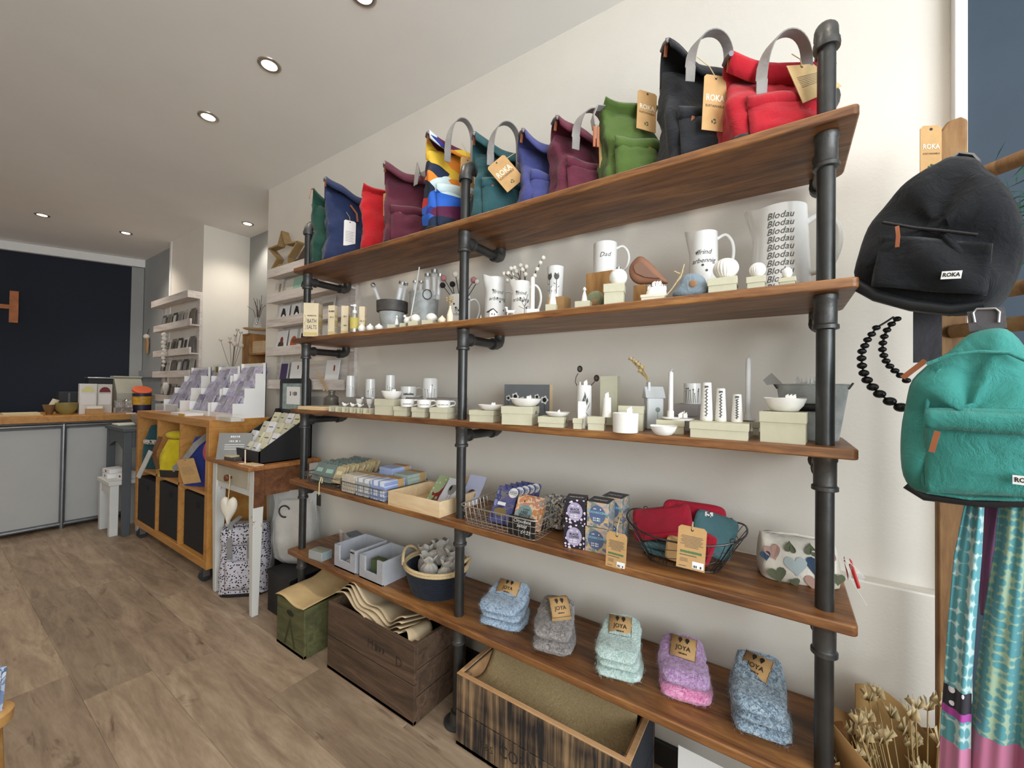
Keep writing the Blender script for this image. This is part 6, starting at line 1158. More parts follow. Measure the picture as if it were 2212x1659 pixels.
def cpx(label, cat, name, pxa, pxb, x, pytop, grp=None):
    a, b = onc(pxa, x), onc(pxb, x); c = (a + b) / 2; w = abs(b.y - a.y); h = ZA(pytop, x, c.y) - zc; return thing(name, label, cat, c, PI / 2, grp), w, max(h, .004)
t, w, h = cpx('kraft paper sheets lying flat at the left end of the counter', 'paper', 'paper_sheets', -30, 88, -4.75, 890); MB().bx(-w / 2, w / 2, -.1, .12, 0, .008).obj('sheet', KRAFTL, t); MB().bx(-w * .2, w * .5, .02, .2, .008, .02).obj('sheet', plain('#D9C9A4', .8), t)
t, w, h = cpx('round olive wooden bowl on the counter', 'bowl', 'wooden_bowl', 118, 168, -4.80, 870); cyl(t, [(w * .28, 0), (w * .5, h * .5), (w * .5, h), (w * .47, h), (w * .26, h * .2), (.001, h * .18)], plain('#8F8249', .5, var=.12), 'bowl', 26)
t, w, h = cpx('dark wooden dish under a paper roll on the counter', 'bowl', 'wooden_bowl', 90, 122, -4.82, 874); cyl(t, [(w * .22, 0), (w * .5, h), (w * .46, h), (.001, h * .3)], plain('#7A5A38', .5, var=.12), 'bowl', 22)
a = onc(105, -4.83, zc + .03); tag(MB().tube([a, a + V3((.0, .04, .095))], .022, 12).obj('paper_roll', plain('#D8CFAF', .8), None), 'cream paper roll leaning in the dark wooden dish', 'paper')
t, w, h = cpx('black card reader box behind the bowls on the counter', 'box', 'card_reader', 122, 168, -4.98, 846); MB().bx(-w / 2, w / 2, -.05, .05, 0, h).obj('body', BLACKP, t, bev=.004); MB().bx(-.006, .006, -.053, -.05, .01, h - .01).obj('seam', plain('#5A5A60', .4), t)
for k, (a, b, tp, cm, rd) in enumerate(((169, 207, 829, plain('#E7E6E2', .4), plain('#E5DFA0', .6)), (208, 240, 830, plain('#D9D5CB', .5), plain('#7E2A34', .6)))):
    t, w, h = cpx(('clear', 'cream')[k] + ' upright card display with an arched ' + ('pale yellow', 'dark red') [k] + ' print on the counter', 'display', 'card_display', a, b, -4.78 - .03 * k, tp); MB().bx(-w / 2, w / 2, -.02, .03, 0, h).obj('stand', cm, t, bev=.002)
    m = MB(); m.add([(w * .38 * math.cos(q), -.0206, h * .72 + w * .5 * math.sin(q)) for q in [PI * j / 12 for j in range(13)]], [tuple(range(13))]); m.obj('arched_print', rd, t, smooth=0); MB().bx(-w * .4, w * .4, -.024, -.021, h * .3, h * .66).obj('card', PAPERW, t)
t, w, h = cpx('black and chrome scale lid behind the card displays', 'scale', 'shop_scale', 185, 243, -5.02, 815); MB().bx(-w / 2, w / 2, -.06, .06, 0, h - .012).obj('body', BLACKP, t, bev=.004); MB().bx(-w / 2 - .005, w / 2 + .01, -.065, .065, h - .012, h).obj('tray', STEEL, t, bev=.002)
t, w, h = cpx('pale grey till printer at the right end of the counter', 'till', 'till_printer', 243, 302, -4.95, 816); MB().prism([(-.12, 0), (.12, 0), (.12, h), (-.02, h), (-.12, h * .55)], -w / 2, w / 2, lambda u, v, q: (q, u, v)).obj('body', plain('#A9A697', .5), t, bev=.005); MB().bx(-w / 2 - .004, w / 2 + .004, -.03, .1, h, h + .014).obj('lid', plain('#B6B3A4', .5), t, bev=.003)
t, w, h = cpx('round cocoa tub with an orange lid and navy label on the counter', 'tub', 'cocoa_tub', 285, 326, -4.74, 835); R = w / 2; cyl(t, [(R, 0), (R, h * .30), (R * .98, h * .30)], plain('#2B2547', .5), 'label_base', 26); cyl(t, [(R, h * .30), (R, h * .62), (.001, h * .62)], plain('#D2A030', .5, var=.3, scale=30), 'label_band', 26); cyl(t, [(R, h * .62), (R, h * .74), (.001, h * .74)], plain('#2B2547', .5), 'label_top', 26)
MB().lathe([(R * 1.03, -.012), (R * 1.03, .008), (R * .9, .01), (.001, .008)], 26, (0, 0, h * .86), MX.Rotation(.5, 3, 'X')).obj('orange_lid', plain('#E2673A', .45), t, smooth=50)
t, w, h = cpx('crumpled silver foil pack before the till printer', 'packet', 'foil_pack', 247, 284, -4.70, 861); m = MB(); m.grid(lambda u, v: ((u - .5) * w, -.03 + .05 * v + .01 * math.sin(u * 11), h * (.2 + .7 * v) + .008 * math.sin(u * 17 + v * 9)), 12, 8); m.bx(-w / 2, w / 2, -.03, .03, 0, h * .4); m.obj('foil', plain('#C9C9C9', .2, metal=.8, var=.2), t, smooth=0)
t, w, h = cpx('small kraft business card holder at the counter edge', 'holder', 'card_holder', 185, 222, -4.64, 877); MB().bx(-w / 2, w / 2, -.025, .025, 0, h * .7).obj('tray', KRAFT, t, bev=.001); MB().bx(-w / 2 + .005, w / 2 - .005, -.012, .012, h * .5, h).obj('cards', PAPERW, t)
t, w, h = cpx('small white price card reading £3 at the counter edge', 'sign', 'price_card', 272, 293, -4.55, 889); t.location.z = zc - .045; MB().bx(-w / 2, w / 2, -.001, .001, 0, .055).obj('card', PAPERW, t); m = MB(); letters(m, '£3', .035, lambda u, v: (u, -.0016, .028 + v)); m.obj('lettering', INK, t, smooth=0)
# grey side table and white stool
GREYP = plain('#4E5357', .55, var=.05); h = ZA(926, -3.92, -.42)
t = thing('grey_side_table', 'dark grey painted side table with a curved apron by the counter', 'table', (-4.19, -.235, 0)); X, Y = .25, .185
MB().bx(-X - .012, X + .012, -Y - .012, Y + .012, h - .03, h).obj('table_top', GREYP, t, bev=.006)
for sx in (-1, 1):
    for sy in (-1, 1): MB().bx(min(sx * X, sx * (X - .045)), max(sx * X, sx * (X - .045)), min(sy * Y, sy * (Y - .045)), max(sy * Y, sy * (Y - .045)), 0, h - .03).obj('leg', GREYP, t, bev=.003)
for yy in (-Y + .004, Y - .024): MB().prism([(-X + .045, h - .03), (X - .045, h - .03), (X - .045, h - .17)] + [(X - .06 - (2 * X - .12) * k / 10, h - .17 + .05 * math.sin(PI * k / 10)) for k in range(11)] + [(-X + .045, h - .17)], yy, yy + .02).obj('apron', GREYP, t)
for xx in (-X + .004, X - .024): MB().bx(xx, xx + .02, -Y + .045, Y - .045, h - .15, h - .03).obj('apron', GREYP, t)
P = V3((-4.10, -.26, h)); t = thing('stone_bowl', 'round mottled stone bowl on the dark grey side table', 'bowl', P); cyl(t, [(.05, 0), (.085, .05), (.09, .095), (.082, .095), (.06, .02), (.001, .02)], plain('#9C8E7C', .6, var=.25, scale=25), 'bowl', 26)
tag(MB().bx(-4.40, -4.22, -.40, -.27, h + .001, h + .012).obj('paper_pad', plain('#D6D8C8', .7), None, bev=.002), 'pale paper pad on the dark grey side table beside the bowl', 'paper')
t = thing('white_stool', 'small white wooden stool holding white packets before the grey table', 'stool', (-4.165, -.375, 0)); X, Y, h = .165, .105, .418; WP = plain('#DADAD6', .5, var=.03)
MB().bx(-X - .01, X + .01, -Y - .01, Y + .01, h - .03, h).obj('seat', WP, t, bev=.004)
for sx in (-1, 1):
    for sy in (-1, 1): MB().bx(min(sx * X, sx * (X - .05)), max(sx * X, sx * (X - .05)), min(sy * Y, sy * (Y - .05)), max(sy * Y, sy * (Y - .05)), 0, h - .03).obj('leg', WP, t, bev=.003)
for yy in (-Y + .005, Y - .025): MB().bx(-X + .05, X - .05, yy, yy + .02, h - .10, h - .03).obj('apron', WP, t)
for k, (dx, dy, dz, w, d, hh, lb) in enumerate(((-.075, -.04, .0, .15, .10, .035, 'lower left'), (-.08, -.035, .036, .145, .10, .035, 'upper left'), (.09, .01, 0, .11, .10, .05, 'right'))):
    t = thing('white_packet', 'white soap packet with a purple mark on the stool, ' + lb, 'packet', (-4.165 + dx, -.375 + dy, .418 + dz), .1 * k, 'white packets on the stool'); MB().bx(-w / 2, w / 2, -d / 2, d / 2, 0, hh).obj('packet', WHITE, t, bev=.003); m = MB(); ell(m, 0, hh / 2, .014, .010, -d / 2 - .0006); m.obj('purple_mark', plain('#7A5A92', .6), t, smooth=0)
tag(MB().lathe([(.06, 0), (.085, .06), (.08, .2), (.05, .26), (.001, .27)], 20, (-4.12, -.20, 0)).obj('storage_bag', fabric('#8A8E90', 400, .6), None), 'slumped grey storage bag on the floor under the grey side table', 'bag')
# cube shelf on castors
t = thing('cube_shelf', 'oak-coloured six-cube shelf on castors with black bins in its lower row', 'shelf', (0, 0, 0)); kx0, kx1, ky0, ky1, kz0, kz1 = -3.86, -2.512, -.37, -.02, .098, .966; TO, TI = .046, .018
MB().bx(kx0, kx1, ky0, ky1, kz1 - TO, kz1).obj('top_board', OAK, t, bev=.002); MB().bx(kx0, kx1, ky0, ky1, kz0, kz0 + TO).obj('bottom_board', OAK, t, bev=.002)
for x in (kx0, kx1 - TO): MB().bx(x, x + TO, ky0, ky1, kz0 + TO, kz1 - TO).obj('side_board', OAK, t, bev=.002)
cw = (kx1 - kx0 - 2 * TO - 2 * TI) / 3; zm = (kz0 + kz1) / 2
for k in (1, 2): x = kx0 + TO + cw * k + TI * (k - 1); MB().bx(x, x + TI, ky0 + .002, ky1, kz0 + TO, kz1 - TO).obj('divider', OAK, t)
MB().bx(kx0 + TO, kx1 - TO, ky0 + .002, ky1, zm - TI / 2, zm + TI / 2).obj('middle_shelf', OAK, t)
MB().bx(kx0 + TO, kx1 - TO, ky1 - .006, ky1, kz0 + TO, kz1 - TO).obj('back_panel', OAK, t)
for x in (kx0 + .06, kx1 - .10):
    for y in (ky0 + .03, ky1 - .05):
        cs = MB().bx(x - .02, x + .02, y - .02, y + .02, kz0 - .006, kz0).bx(x - .016, x - .013, y - .014, y + .02, .03, kz0 - .005).bx(x + .013, x + .016, y - .014, y + .02, .03, kz0 - .005).obj('castor', STEEL, t)
        MB().lathe([(.014, -.012), (.036, -.012), (.038, -.008), (.038, .008), (.036, .012), (.014, .012)], 24, (x, y + .006, .038), MX(((0, 0, 1), (0, 1, 0), (-1, 0, 0)))).obj('wheel', plain('#2B2C2E', .5), cs, smooth=40)
BIN = plain('#17181B', .8, var=.1)
for k in range(3):
    x0 = kx0 + TO + (cw + TI) * k + .006; x1 = x0 + cw - .012; t = thing('storage_bin', 'black fabric storage bin with an oval finger hole, ' + ('left', 'middle', 'right')[k] + ' cube of the lower row', 'bin', ((x0 + x1) / 2, ky0 + .005 + .012 * k, kz0 + TO), 0, 'black storage bins'); w = x1 - x0; bh = zm - TI / 2 - kz0 - TO - .03 - .02 * (k == 0)
    MB().bx(-w / 2, w / 2, 0, .30, 0, bh).obj('bin', BIN, t, bev=.004); m = MB(); ell(m, .03, bh * .82, .035, .022, -.0008); m.obj('finger_hole', plain('#050505', .9), t, smooth=0)
# bags in the upper cubes
def slump(label, x, y, zz, w, d, h, mat, name='small_backpack', seed=0, grp='bags in the cube shelf', rz=.5):
    t = thing(name, label, 'backpack', (x, y, zz), rz, grp); rings = []; n = 32
    for i in range(11): s = i / 10; rings.append([(sup(2 * PI * k / n, 3.4)[0] * w / 2 * (1 - .45 * max(0, s - .55) / .45) * (1 + .08 * NZ.noise(V3((k * .4, s * 5, seed)))), sup(2 * PI * k / n, 3.4)[1] * d / 2 * (1 - .6 * s * s), h * s) for k in range(n)])
    MB().loft(rings).obj('body', mat, t, smooth=70); return t
xs = [kx0 + TO + (cw + TI) * k + cw / 2 - .05 for k in range(3)]; zu = zm + TI / 2
t = slump('teal bag with a pale animal-print trim in the left upper cube', xs[0], -.29, zu, .20, .12, .32, fabric('#1E4A50', 500, .4), seed=1); MB().tube([(.085 * math.cos(a), .06 * math.sin(a), .20) for a in [2 * PI * k / 20 for k in range(20)]], .018, 8, True).obj('printed_scarf', dots('leopard_small', '#C9C4BC', '#4A443E', 60, .4), t)
t = slump('bright yellow bag with brown straps in the middle upper cube', xs[1], -.30, zu, .22, .12, .25, fabric('#D8C21E', 500, .5), seed=2); MB().lathe([(.112, 0), (.115, .045), (.11, .046)], 24, sy=.65).obj('dark_base', plain('#2A2620', .8), t)
MB().ball((0, 0, .28), .06, sc=(1.4, .8, .5)).obj('gathered_top', fabric('#D8C21E', 500, .5), t, smooth=70); [MB().ribbon([(q, -.05, .05), (q * 1.2, -.07, .16), (q, -.04, .27)], .03, .006, (1, 0, 0)).obj('strap', plain('#6E4A30', .6), t) for q in (-.09, .09)]
MB().box((-.14, -.10, .09), (.03, .006, .20), MX.Rotation(.45, 3, 'Y')).obj('grey_tag', plain('#B9B7B2', .7), t)
t = slump('royal blue and coral bag with a kraft tag in the right upper cube', xs[2] + .02, -.29, zu, .22, .12, .30, fabric('#26357E', 500, .5), seed=3); MB().ball((.06, .0, .20), .07, sc=(.9, .8, 1.5)).obj('coral_panel', fabric('#C8566C', 500, .4), t, smooth=70); MB().ribbon([(-.16, -.06, .10), (-.06, -.09, .16), (.0, -.07, .26), (.04, -.02, .32)], .035, .006, (.3, 0, 1)).obj('strap', WEB, t)
hangtag(t, V3((-.03, -.11, .17)), MX.Rotation(.2, 3, 'X') @ MX.Rotation(-.15, 3, 'Y'), w=.12, h=.15, kind='plain')
# stepped white card displays on the cube shelf
zk = kz1; CARDL = wood('lilac_card', ['#8F86A2', '#BDB6CC', '#E2DEEA'], (9, 9, 9), .3, .0, rand=1, vr=(.75, 1.2))
proto = None
def cardpack():
    r = bpy.data.objects.new('wrapped_card', None); COL.objects.link(r); r.empty_display_size = .02; MB().bx(-.045, .045, -.0015, .0015, 0, .125).obj('card', CARDL, r); MB().bx(-.035, .035, -.0022, -.0016, .06, .085).obj('silver_trim', plain('#DAD6E2', .25, metal=.3), r); return r
for k, (pxr, pyt, w, lb) in enumerate(((575, 784, 527, 'right, nearest one'), (520, 791, 478, 'middle one'), (456, 793, 419, 'left, farthest one'))):
    yb = -.055; xr = XA(pxr, yb, 1.2); w = min(.34, xr - XA(w, yb, 1.2)); hh = ZA(pyt, xr, yb) - zk; t = thing('stepped_card_display', 'stepped white card display on the cube shelf, ' + lb, 'display', (xr - w / 2, yb, zk), 0, 'stepped white card displays'); D = .19
    prof = [(0, 0), (-D, 0), (-D, hh * .26), (-D * .66, hh * .26), (-D * .66, hh * .53), (-D * .34, hh * .53), (-D * .34, hh * .80), (-.02, hh * .80), (-.02, hh), (0, hh)]
    for x in (-w / 2, w / 2 - .003): MB().prism(prof, x, x + .003, lambda u, v, q: (q, u, v)).obj('side_panel', WHITE, t, smooth=0)
    MB().bx(-w / 2, w / 2, -.004, 0, 0, hh).obj('back_panel', WHITE, t, smooth=0)
    for i in range(3): y_ = -D + D * .33 * i; MB().bx(-w / 2 + .003, w / 2 - .003, y_, y_ + .003, 0, hh * (.09 + .27 * i)).obj('step_front', WHITE, t, smooth=0); MB().bx(-w / 2 + .003, w / 2 - .003, y_ + .003, y_ + D * .33, hh * (.04 + .27 * i), hh * (.05 + .27 * i)).obj('step_floor', WHITE, t, smooth=0)
    m = MB(); scrib(m, 9, .022, lambda u, v: (u, -.0046, hh * .91 + v)); m.obj('lettering', INKG, t, smooth=0)
    for i in range(3):
        for c_ in range(3):
            for j in range(4):
                o = cardpack() if proto is None else copy_tree(proto); proto = proto or o
                o.location = (xr - w / 2 + (-.105 + .105 * c_) * w / .34, yb - D + D * .33 * i + .010 + .013 * j, zk + hh * (.055 + .27 * i)); o.rotation_euler = (-.35 - .05 * math.sin(j * 5 + c_ * 2 + i), .06 * math.sin(j * 3 + c_), .12 * math.sin(j * 2 + c_ * 3 + i))
                tag(o, 'lilac card in the ' + ('nearest', 'middle', 'farthest')[k] + ' white display, ' + ('bottom', 'middle', 'top')[i] + ' step, ' + ('left', 'middle', 'right')[c_] + ' column, ' + ('first', 'second', 'third', 'rear')[j] + ' card', 'card', 'lilac cards in the ' + ('nearest', 'middle', 'farthest')[k] + ' display')
q = V3((XA(490, -.33, zk), -.32, zk)); t = thing('acrylic_box', 'low clear acrylic box at the front edge of the cube shelf', 'box', q); MB().bx(-.10, .10, -.03, .04, 0, .035).obj('box', FILM, t, bev=.002); MB().bx(-.08, .08, -.02, .03, .002, .02).obj('contents', plain('#CFC8B4', .6), t)
q = V3((XA(405, -.30, zk), -.30, zk)); t = thing('flat_white_box', 'flat white box at the front edge of the cube shelf', 'box', q); MB().bx(-.14, .12, -.05, .05, 0, .016).obj('box', WHITE, t, bev=.001); MB().bx(.02, .12, -.055, -.051, 0, .014).obj('yellow_end', plain('#C9A04A', .6), t)
q = V3((XA(352, -.30, zk), -.28, zk)); t = thing('acrylic_box', 'tall clear acrylic holder at the far end of the cube shelf', 'box', q); MB().bx(-.10, .10, -.04, .04, 0, .06).obj('box', FILM, t, bev=.002); MB().bx(-.10, .10, .02, .035, .002, .05).obj('contents', plain('#BEB9AE', .6), t)
q = V3((XA(336, -.25, zk), -.22, zk)); t = thing('small_dark_block', 'small dark wooden block at the far corner of the cube shelf', 'block', q); MB().bx(-.025, .025, -.02, .02, 0, .03).obj('block', plain('#4A3020', .6), t, bev=.002)
# alcove goods behind the displays
yw = .22
a, b = PY(523, 775, yw), PY(580, 714, yw); t = thing('pigeonhole_box', 'brown wooden pigeonhole box in the alcove behind the card displays', 'box', (a.x, yw, a.z - .25)); w, h = XA(590, yw, 1.3) - a.x, b.z - a.z + .25
MB().bx(0, .012, 0, .16, 0, h).obj('side', BLOCKW, t); MB().bx(w * .22, w * .22 + .01, 0, .16, 0, h).obj('side', BLOCKW, t); MB().bx(w - .012, w, 0, .16, 0, h * .78).obj('side', BLOCKW, t); MB().bx(w * .22, w, 0, .16, h * .60, h * .63).obj('shelf', BLOCKW, t); MB().bx(0, w, .15, .16, 0, h * .7).obj('back', BLOCKW, t); MB().bx(0, w * .24, 0, .16, h - .012, h).obj('top', BLOCKW, t); MB().bx(0.013, w * .22, .01, .012, .0, h - .013).obj('front_flap', BLOCKW, t); MB().bx(w * .25, w * .6, .02, .08, h * .63, h * .85).obj('small_drawer', PINE, t, bev=.002); MB().bx(0, w, 0, .16, -.012, 0).obj('base', BLOCKW, t)
tb = thing('alcove_cupboard', 'low grey cupboard standing in the alcove under the pigeonhole box', 'cupboard', ((XBR + XCOR) / 2, .28, 0)); MB().bx(-(XCOR - XBR) / 2 + .01, (XCOR - XBR) / 2 - .01, -.08, .10, 0, a.z - .262).obj('body', GREYW, tb, bev=.004); MB().bx(-.3, .3, -.084, -.08, .06, a.z - .35).obj('door', GREYW, tb, bev=.002)
q = PY(556, 713, .20); t = thing('twig_vase', 'small glass vase of bare twigs with a bauble on a wooden dish', 'vase', q); MB().lathe([(.09, 0), (.1, .008), (.001, .006)], 20).obj('wooden_dish', PINE, t); cyl(t, [(.025, .008), (.03, .03), (.02, .09), (.024, .10)], FILM, 'glass', 16); m = MB(); r9 = random.Random(2)
for k in range(9): m.tube([(0, 0, .05), (.04 * math.cos(k * 2.3), .02 * math.sin(k), .14 + .02 * (k % 3)), (.10 * math.cos(k * 2.3) - .03, .03 * math.sin(k), .20 + .025 * (k % 4))], .0018, 5)
m.obj('twigs', plain('#5A4A42', .8), t); MB().ball((.05, -.03, .045), .016).obj('clear_bauble', plain('#C9CDD0', .1, metal=.5), t)
q = V3((XA(500, .12, 1.2), .12, zk + .12)); t = thing('blossom_vase', 'pot of pale dried blossom stems behind the card displays', 'vase', (q.x, q.y, a.z - .25)); cyl(t, [(.04, 0), (.05, .06), (.045, .14), (.001, .14)], plain('#8A6A4A', .6), 'pot', 20); m = MB(); bb = MB()
for k in range(9):
    e = V3((.16 * math.cos(k * 2.4), .03 * math.sin(k * 1.3), .34 + .13 * ((k * .37) % 1))); m.tube([(0, 0, .12), e * .55 + V3((0, 0, .05)), e], .0016, 5); bb.ball(e, .013 + .006 * (k % 3 == 0), 9, 6)
m.obj('stems', plain('#6A5A4A', .8), t); bb.obj('blossoms', plain('#D9CDC4', .8), t)
for k, (px, py, cm, lb) in enumerate(((456, 783, plain('#8E8A3A', .6), 'with an olive square'), (470, 800, plain('#7F8BA8', .6), 'with a blue picture'))):
    q = PY(px + 8, 812, .02); t = thing('pinned_card', 'small white card ' + lb + ' behind the card displays', 'card', (q.x, YU - .004, q.z), 0); MB().bx(-.06, .06, -.003, .003, -.02, .09).obj('card', PAPERW, t); MB().bx(-.035, .02, -.0042, -.0032, .03, .075).obj('picture', cm, t)
# ---------------------------------------------------------------- wall racks of cards
def rack(label, x0, x1, zs, ytop, yw_, z0, dep=.075, lip=.07):
    t = thing('card_rack', label, 'rack', (0, 0, 0)); st = .05
    for x in (x0, x1 - st): MB().bx(x, x + st, yw_ - .022, yw_ - .001, z0, ytop).obj('stile', PALEW, t, bev=.002)
    for zz in zs:
        MB().bx(x0, x1, yw_ - dep, yw_ - .022, zz - .012, zz).obj('ledge', PALEW, t, bev=.001); MB().bx(x0 - .015, x1 + .0, yw_ - dep - .014, yw_ - dep, zz - .014, zz + lip - .014).obj('lip_board', PALEW, t, bev=.002)
        MB().bx(x0 + st, x1 - st, yw_ - .012, yw_ - .002, zz, zz + .14).obj('back_board', PALEW, t)
    return t
XR0, XR1 = XA(357, YU, 1.6), XA(437, YU, 1.6); yl = YU - .08
zr1 = [PY(425, y_, yl).z for y_ in (697, 760, 811)]; zr1.append(zr1[-1] - .22); ztop = PY(437, 628, YU - .03).z
rack('tall white-washed card rack on the chimney breast', XR0, XR1, zr1, ztop, YU, .9, lip=.06); o = bpy.data.objects['card_rack']; MB().bx(XR0 - .015, XR1, yl - .03, YU - .022, ztop - .06, ztop).obj('top_board', PALEW, o, bev=.002)
GC = ['#6E6A62', '#8E8A84', '#4A4844', '#A9A49A', '#C9C4BA', '#7E7468', '#3A3836', '#D6D2CA']
def wallcard(label, x, zz, w, h, mat, yb, grp, art=None, tilt=-.12):
    t = thing('display_card', label, 'card', (x, yb, zz), 0, grp, rot=(tilt, 0, 0)); MB().bx(-w / 2, w / 2, -.002, .002, 0, h).obj('card', mat, t)
    if art: art(t, w, h)
    return t
def block(cm, u0=-.3, u1=.3, v0=.2, v1=.8): return lambda t, w, h: MB().bx(u0 * w, u1 * w, -.003, -.0022, v0 * h, v1 * h).obj('picture', cm, t)
for r_, zz in enumerate(zr1):
    n = 6
    for k in range(n):
        c1, c2 = GC[(r_ * 3 + k) % 8], GC[(r_ * 3 + k * 2 + 3) % 8]; x = XR0 + .10 + (XR1 - XR0 - .2) * k / (n - 1)
        wallcard('small grey greeting card on the chimney breast rack, ' + ('top', 'second', 'third', 'bottom')[r_] + ' ledge, ' + ('first', 'second', 'third', 'fourth', 'fifth', 'sixth')[k] + ' from left', x, zz, .10, .15, plain(c1, .6), yl + .03, 'cards on the chimney breast rack', block(plain(c2, .6), -.32, .32, .35, .85))
# rack two on the shelf wall
X20, X21 = XA(580, -.035, 1.5), -1.715; zs2 = [PY(600, y_, -.045).z for y_ in (597, 653, 707, 770, 842)]; zs2 = [z_ + .02 for z_ in zs2]
rack('white-washed card rack left of the pipe shelving, under the wooden star', X20, X21, zs2, zs2[0] + .05, YU, zs2[-1] - .05, lip=.058); yc = YU - .05
def puffin(t, w, h): m = MB(); m.add([(u * w, -.003, v * h) for u, v in ((-.25, .1), (.2, .1), (.28, .5), (.1, .85), (-.1, .9), (-.2, .6))], [tuple(range(6))]); m.obj('bird_picture', INK, t, smooth=0); m = MB(); ell(m, .05 * w, .35 * h, .16 * w, .22 * h, -.0036); m.obj('white_belly', PAPERW, t, smooth=0)
def whale(t, w, h): m = MB(); m.add([(u * w, -.003, v * h) for u, v in ((-.45, .08), (-.3, .3), (-.1, .38), (.05, .25), (.02, .08))], [tuple(range(5))]); m.add([(u * w, -.003, v * h) for u, v in ((.05, .2), (.22, .3), (.3, .7), (.42, .85), (.40, .5), (.22, .12))], [tuple(range(6))]); m.obj('whale_picture', INK, t, smooth=0)
def robin(t, w, h): m = MB(); ell(m, 0, h * .38, w * .28, h * .18, -.0032); m.obj('bird_body', plain('#4A4038', .7), t, smooth=0); m = MB(); ell(m, .04 * w, h * .6, w * .14, h * .14, -.0036); m.obj('red_hat', plain('#8E3B28', .7), t, smooth=0)
def berryc(t, w, h): m = MB(); ell(m, 0, h * .4, w * .3, h * .32, -.0032); m.obj('orange_shape', plain('#C0562A', .7), t, smooth=0)
MINT = plain('#9FC4B2', .6, var=.15, scale=10)
rows2 = {0: [(600, 'pale card with pencils', plain('#D8CFC6', .6), block(plain('#A08878', .7), -.1, .1, .1, .9)), (617, 'cream card with dark spots', dots('spots', '#D6D0C4', '#3A3530', 28, .22), None), (640, 'mint green card with a dark whale', MINT, whale)],
         1: [(608, 'white card with a penguin-like bird', PAPERW, puffin), (636, 'second white card with a penguin-like bird', PAPERW, puffin), (658, 'white card beside the left pipe', PAPERW, block(plain('#5A6A58', .7))), (704, 'pale lattice-pattern card right of the left pipe', plain('#C9C3BA', .6), block(plain('#8A8378', .6), -.4, .4, .6, .75))],
         2: [(603, 'white card with a red-hatted robin', PAPERW, robin), (630, 'white card with an orange flower', PAPERW, berryc), (648, 'white card with a black stripe', PAPERW, block(INK, -.12, .12, .1, .8)), (700, 'white card with red shapes right of the pipe', PAPERW, block(plain('#B8482E', .7), -.3, .1, .1, .3))],
         3: [(608, 'tall purple card in a silver frame', plain('#CFCAC8', .5), block(plain('#4A3A66', .6), -.42, .42, .06, .94)), (634, 'white card with a small red berry', PAPERW, block(plain('#7E3028', .7), .1, .2, .7, .85)), (712, 'white card with a red berry right of the pipe', PAPERW, block(plain('#8E3028', .7), .1, .2, .6, .8))]}
for r_, its in rows2.items():
    zz = zs2[r_ + 1]
    for px, lb, cm, art in its: wallcard(lb + ' on the rack under the star', XA(px, yc, zz + .07), zz, .13 if r_ != 3 or px != 608 else .10, min(.16, zs2[r_] - zz - .03), cm, yc + .005, 'cards on the rack under the star', art)
# star and bird on top
q = [PY(x, y_, -.02) for x, y_ in ((588, 583), (606, 548), (588, 528), (608, 520), (616, 490), (624, 517), (650, 512), (630, 545), (627, 575), (612, 562))]; b = V3((q[0].x, -.02, zs2[0] + .001)); t = thing('wooden_star', 'open wooden star frame leaning on the wall above the card rack', 'decoration', b); qq = [V3((p.x - b.x, 0, p.z - b.z)) for p in q]; mnz = min(p.z for p in qq); qq = [p - V3((0, 0, mnz)) for p in qq]
for k in range(10): a_, b_ = qq[k], qq[(k + 1) % 10]; MB().ribbon([a_, b_], .045, .010, (0, 1, 0)).obj('star_side', wood('star_wood%d' % k, ['#8E744C', '#A78B5E'], (6, 6, 6), .7) if k == 0 else bpy.data.materials['star_wood0'], t, smooth=0)
q = PY(655, 566, -.015); t = thing('bird_silhouette', 'dark wooden bird silhouette behind the left pipe top', 'decoration', (q.x, -.02, zs2[0] + .001)); MB().prism([(-.09, .06), (-.045, .065), (.0, .10), (.06, .15), (.05, .07), (.03, .03), (-.02, .0), (-.05, .02)], -.005, .005).obj('bird', plain('#4A3C30', .7), t)
# hanging bits
q = PY(358, 837, yl - .03); t = thing('hanging_heart', 'white fabric heart hanging on the chimney breast rack', 'decoration', q)
def heart3(t, s, th, mat, name='heart', sx=1, sz=1.15):
    rings = []
    for f, w in ((.5, -.5), (.85, -.38), (1, 0), (.85, .38), (.5, .5)): rings.append([(f * s * sx * math.sin(a) ** 3, w * th, f * s * sz * (13 * math.cos(a) - 5 * math.cos(2 * a) - 2 * math.cos(3 * a) - math.cos(4 * a)) / 16) for a in [2 * PI * k / 28 for k in range(28)]])
    MB().loft(rings).obj(name, mat, t, smooth=80)
heart3(t, .055, .03, fabric('#D9D3CA', 500, .3)); cord(t, [(0, 0, .03), (.01, .01, .09)], .0015)
q = PY(354, 752, yl - .03); t = thing('bead_string', 'string of white felt beads hanging at the left of the chimney rack', 'decoration', q); m = MB()
for k in range(9): m.ball((.012 * math.sin(k * 2), 0, .12 - .035 * k), .022 - .001 * k, 10, 7)
m.obj('beads', FELTW, t, smooth=80); cord(t, [(0, 0, .14), (0.005, .01, .19)], .0015)
q = PY(318, 742, YU + .03); t = thing('wooden_ornament', 'wooden bird ornament hanging from a hook on the grey panelled wall', 'decoration', q); MB().prism([(-.03, .05), (.02, .06), (.04, .0), (.02, -.11), (-.01, -.11), (-.04, -.03)], -.012, .006).obj('ornament', plain('#B08A62', .7), t, bev=.003); MB().ball((-.01, -.005, .075), .028).obj('white_ball', FELTW, t); cord(t, [(0, 0, .1), (.01, .01, .16)], .003, BLACKP, 'hook')
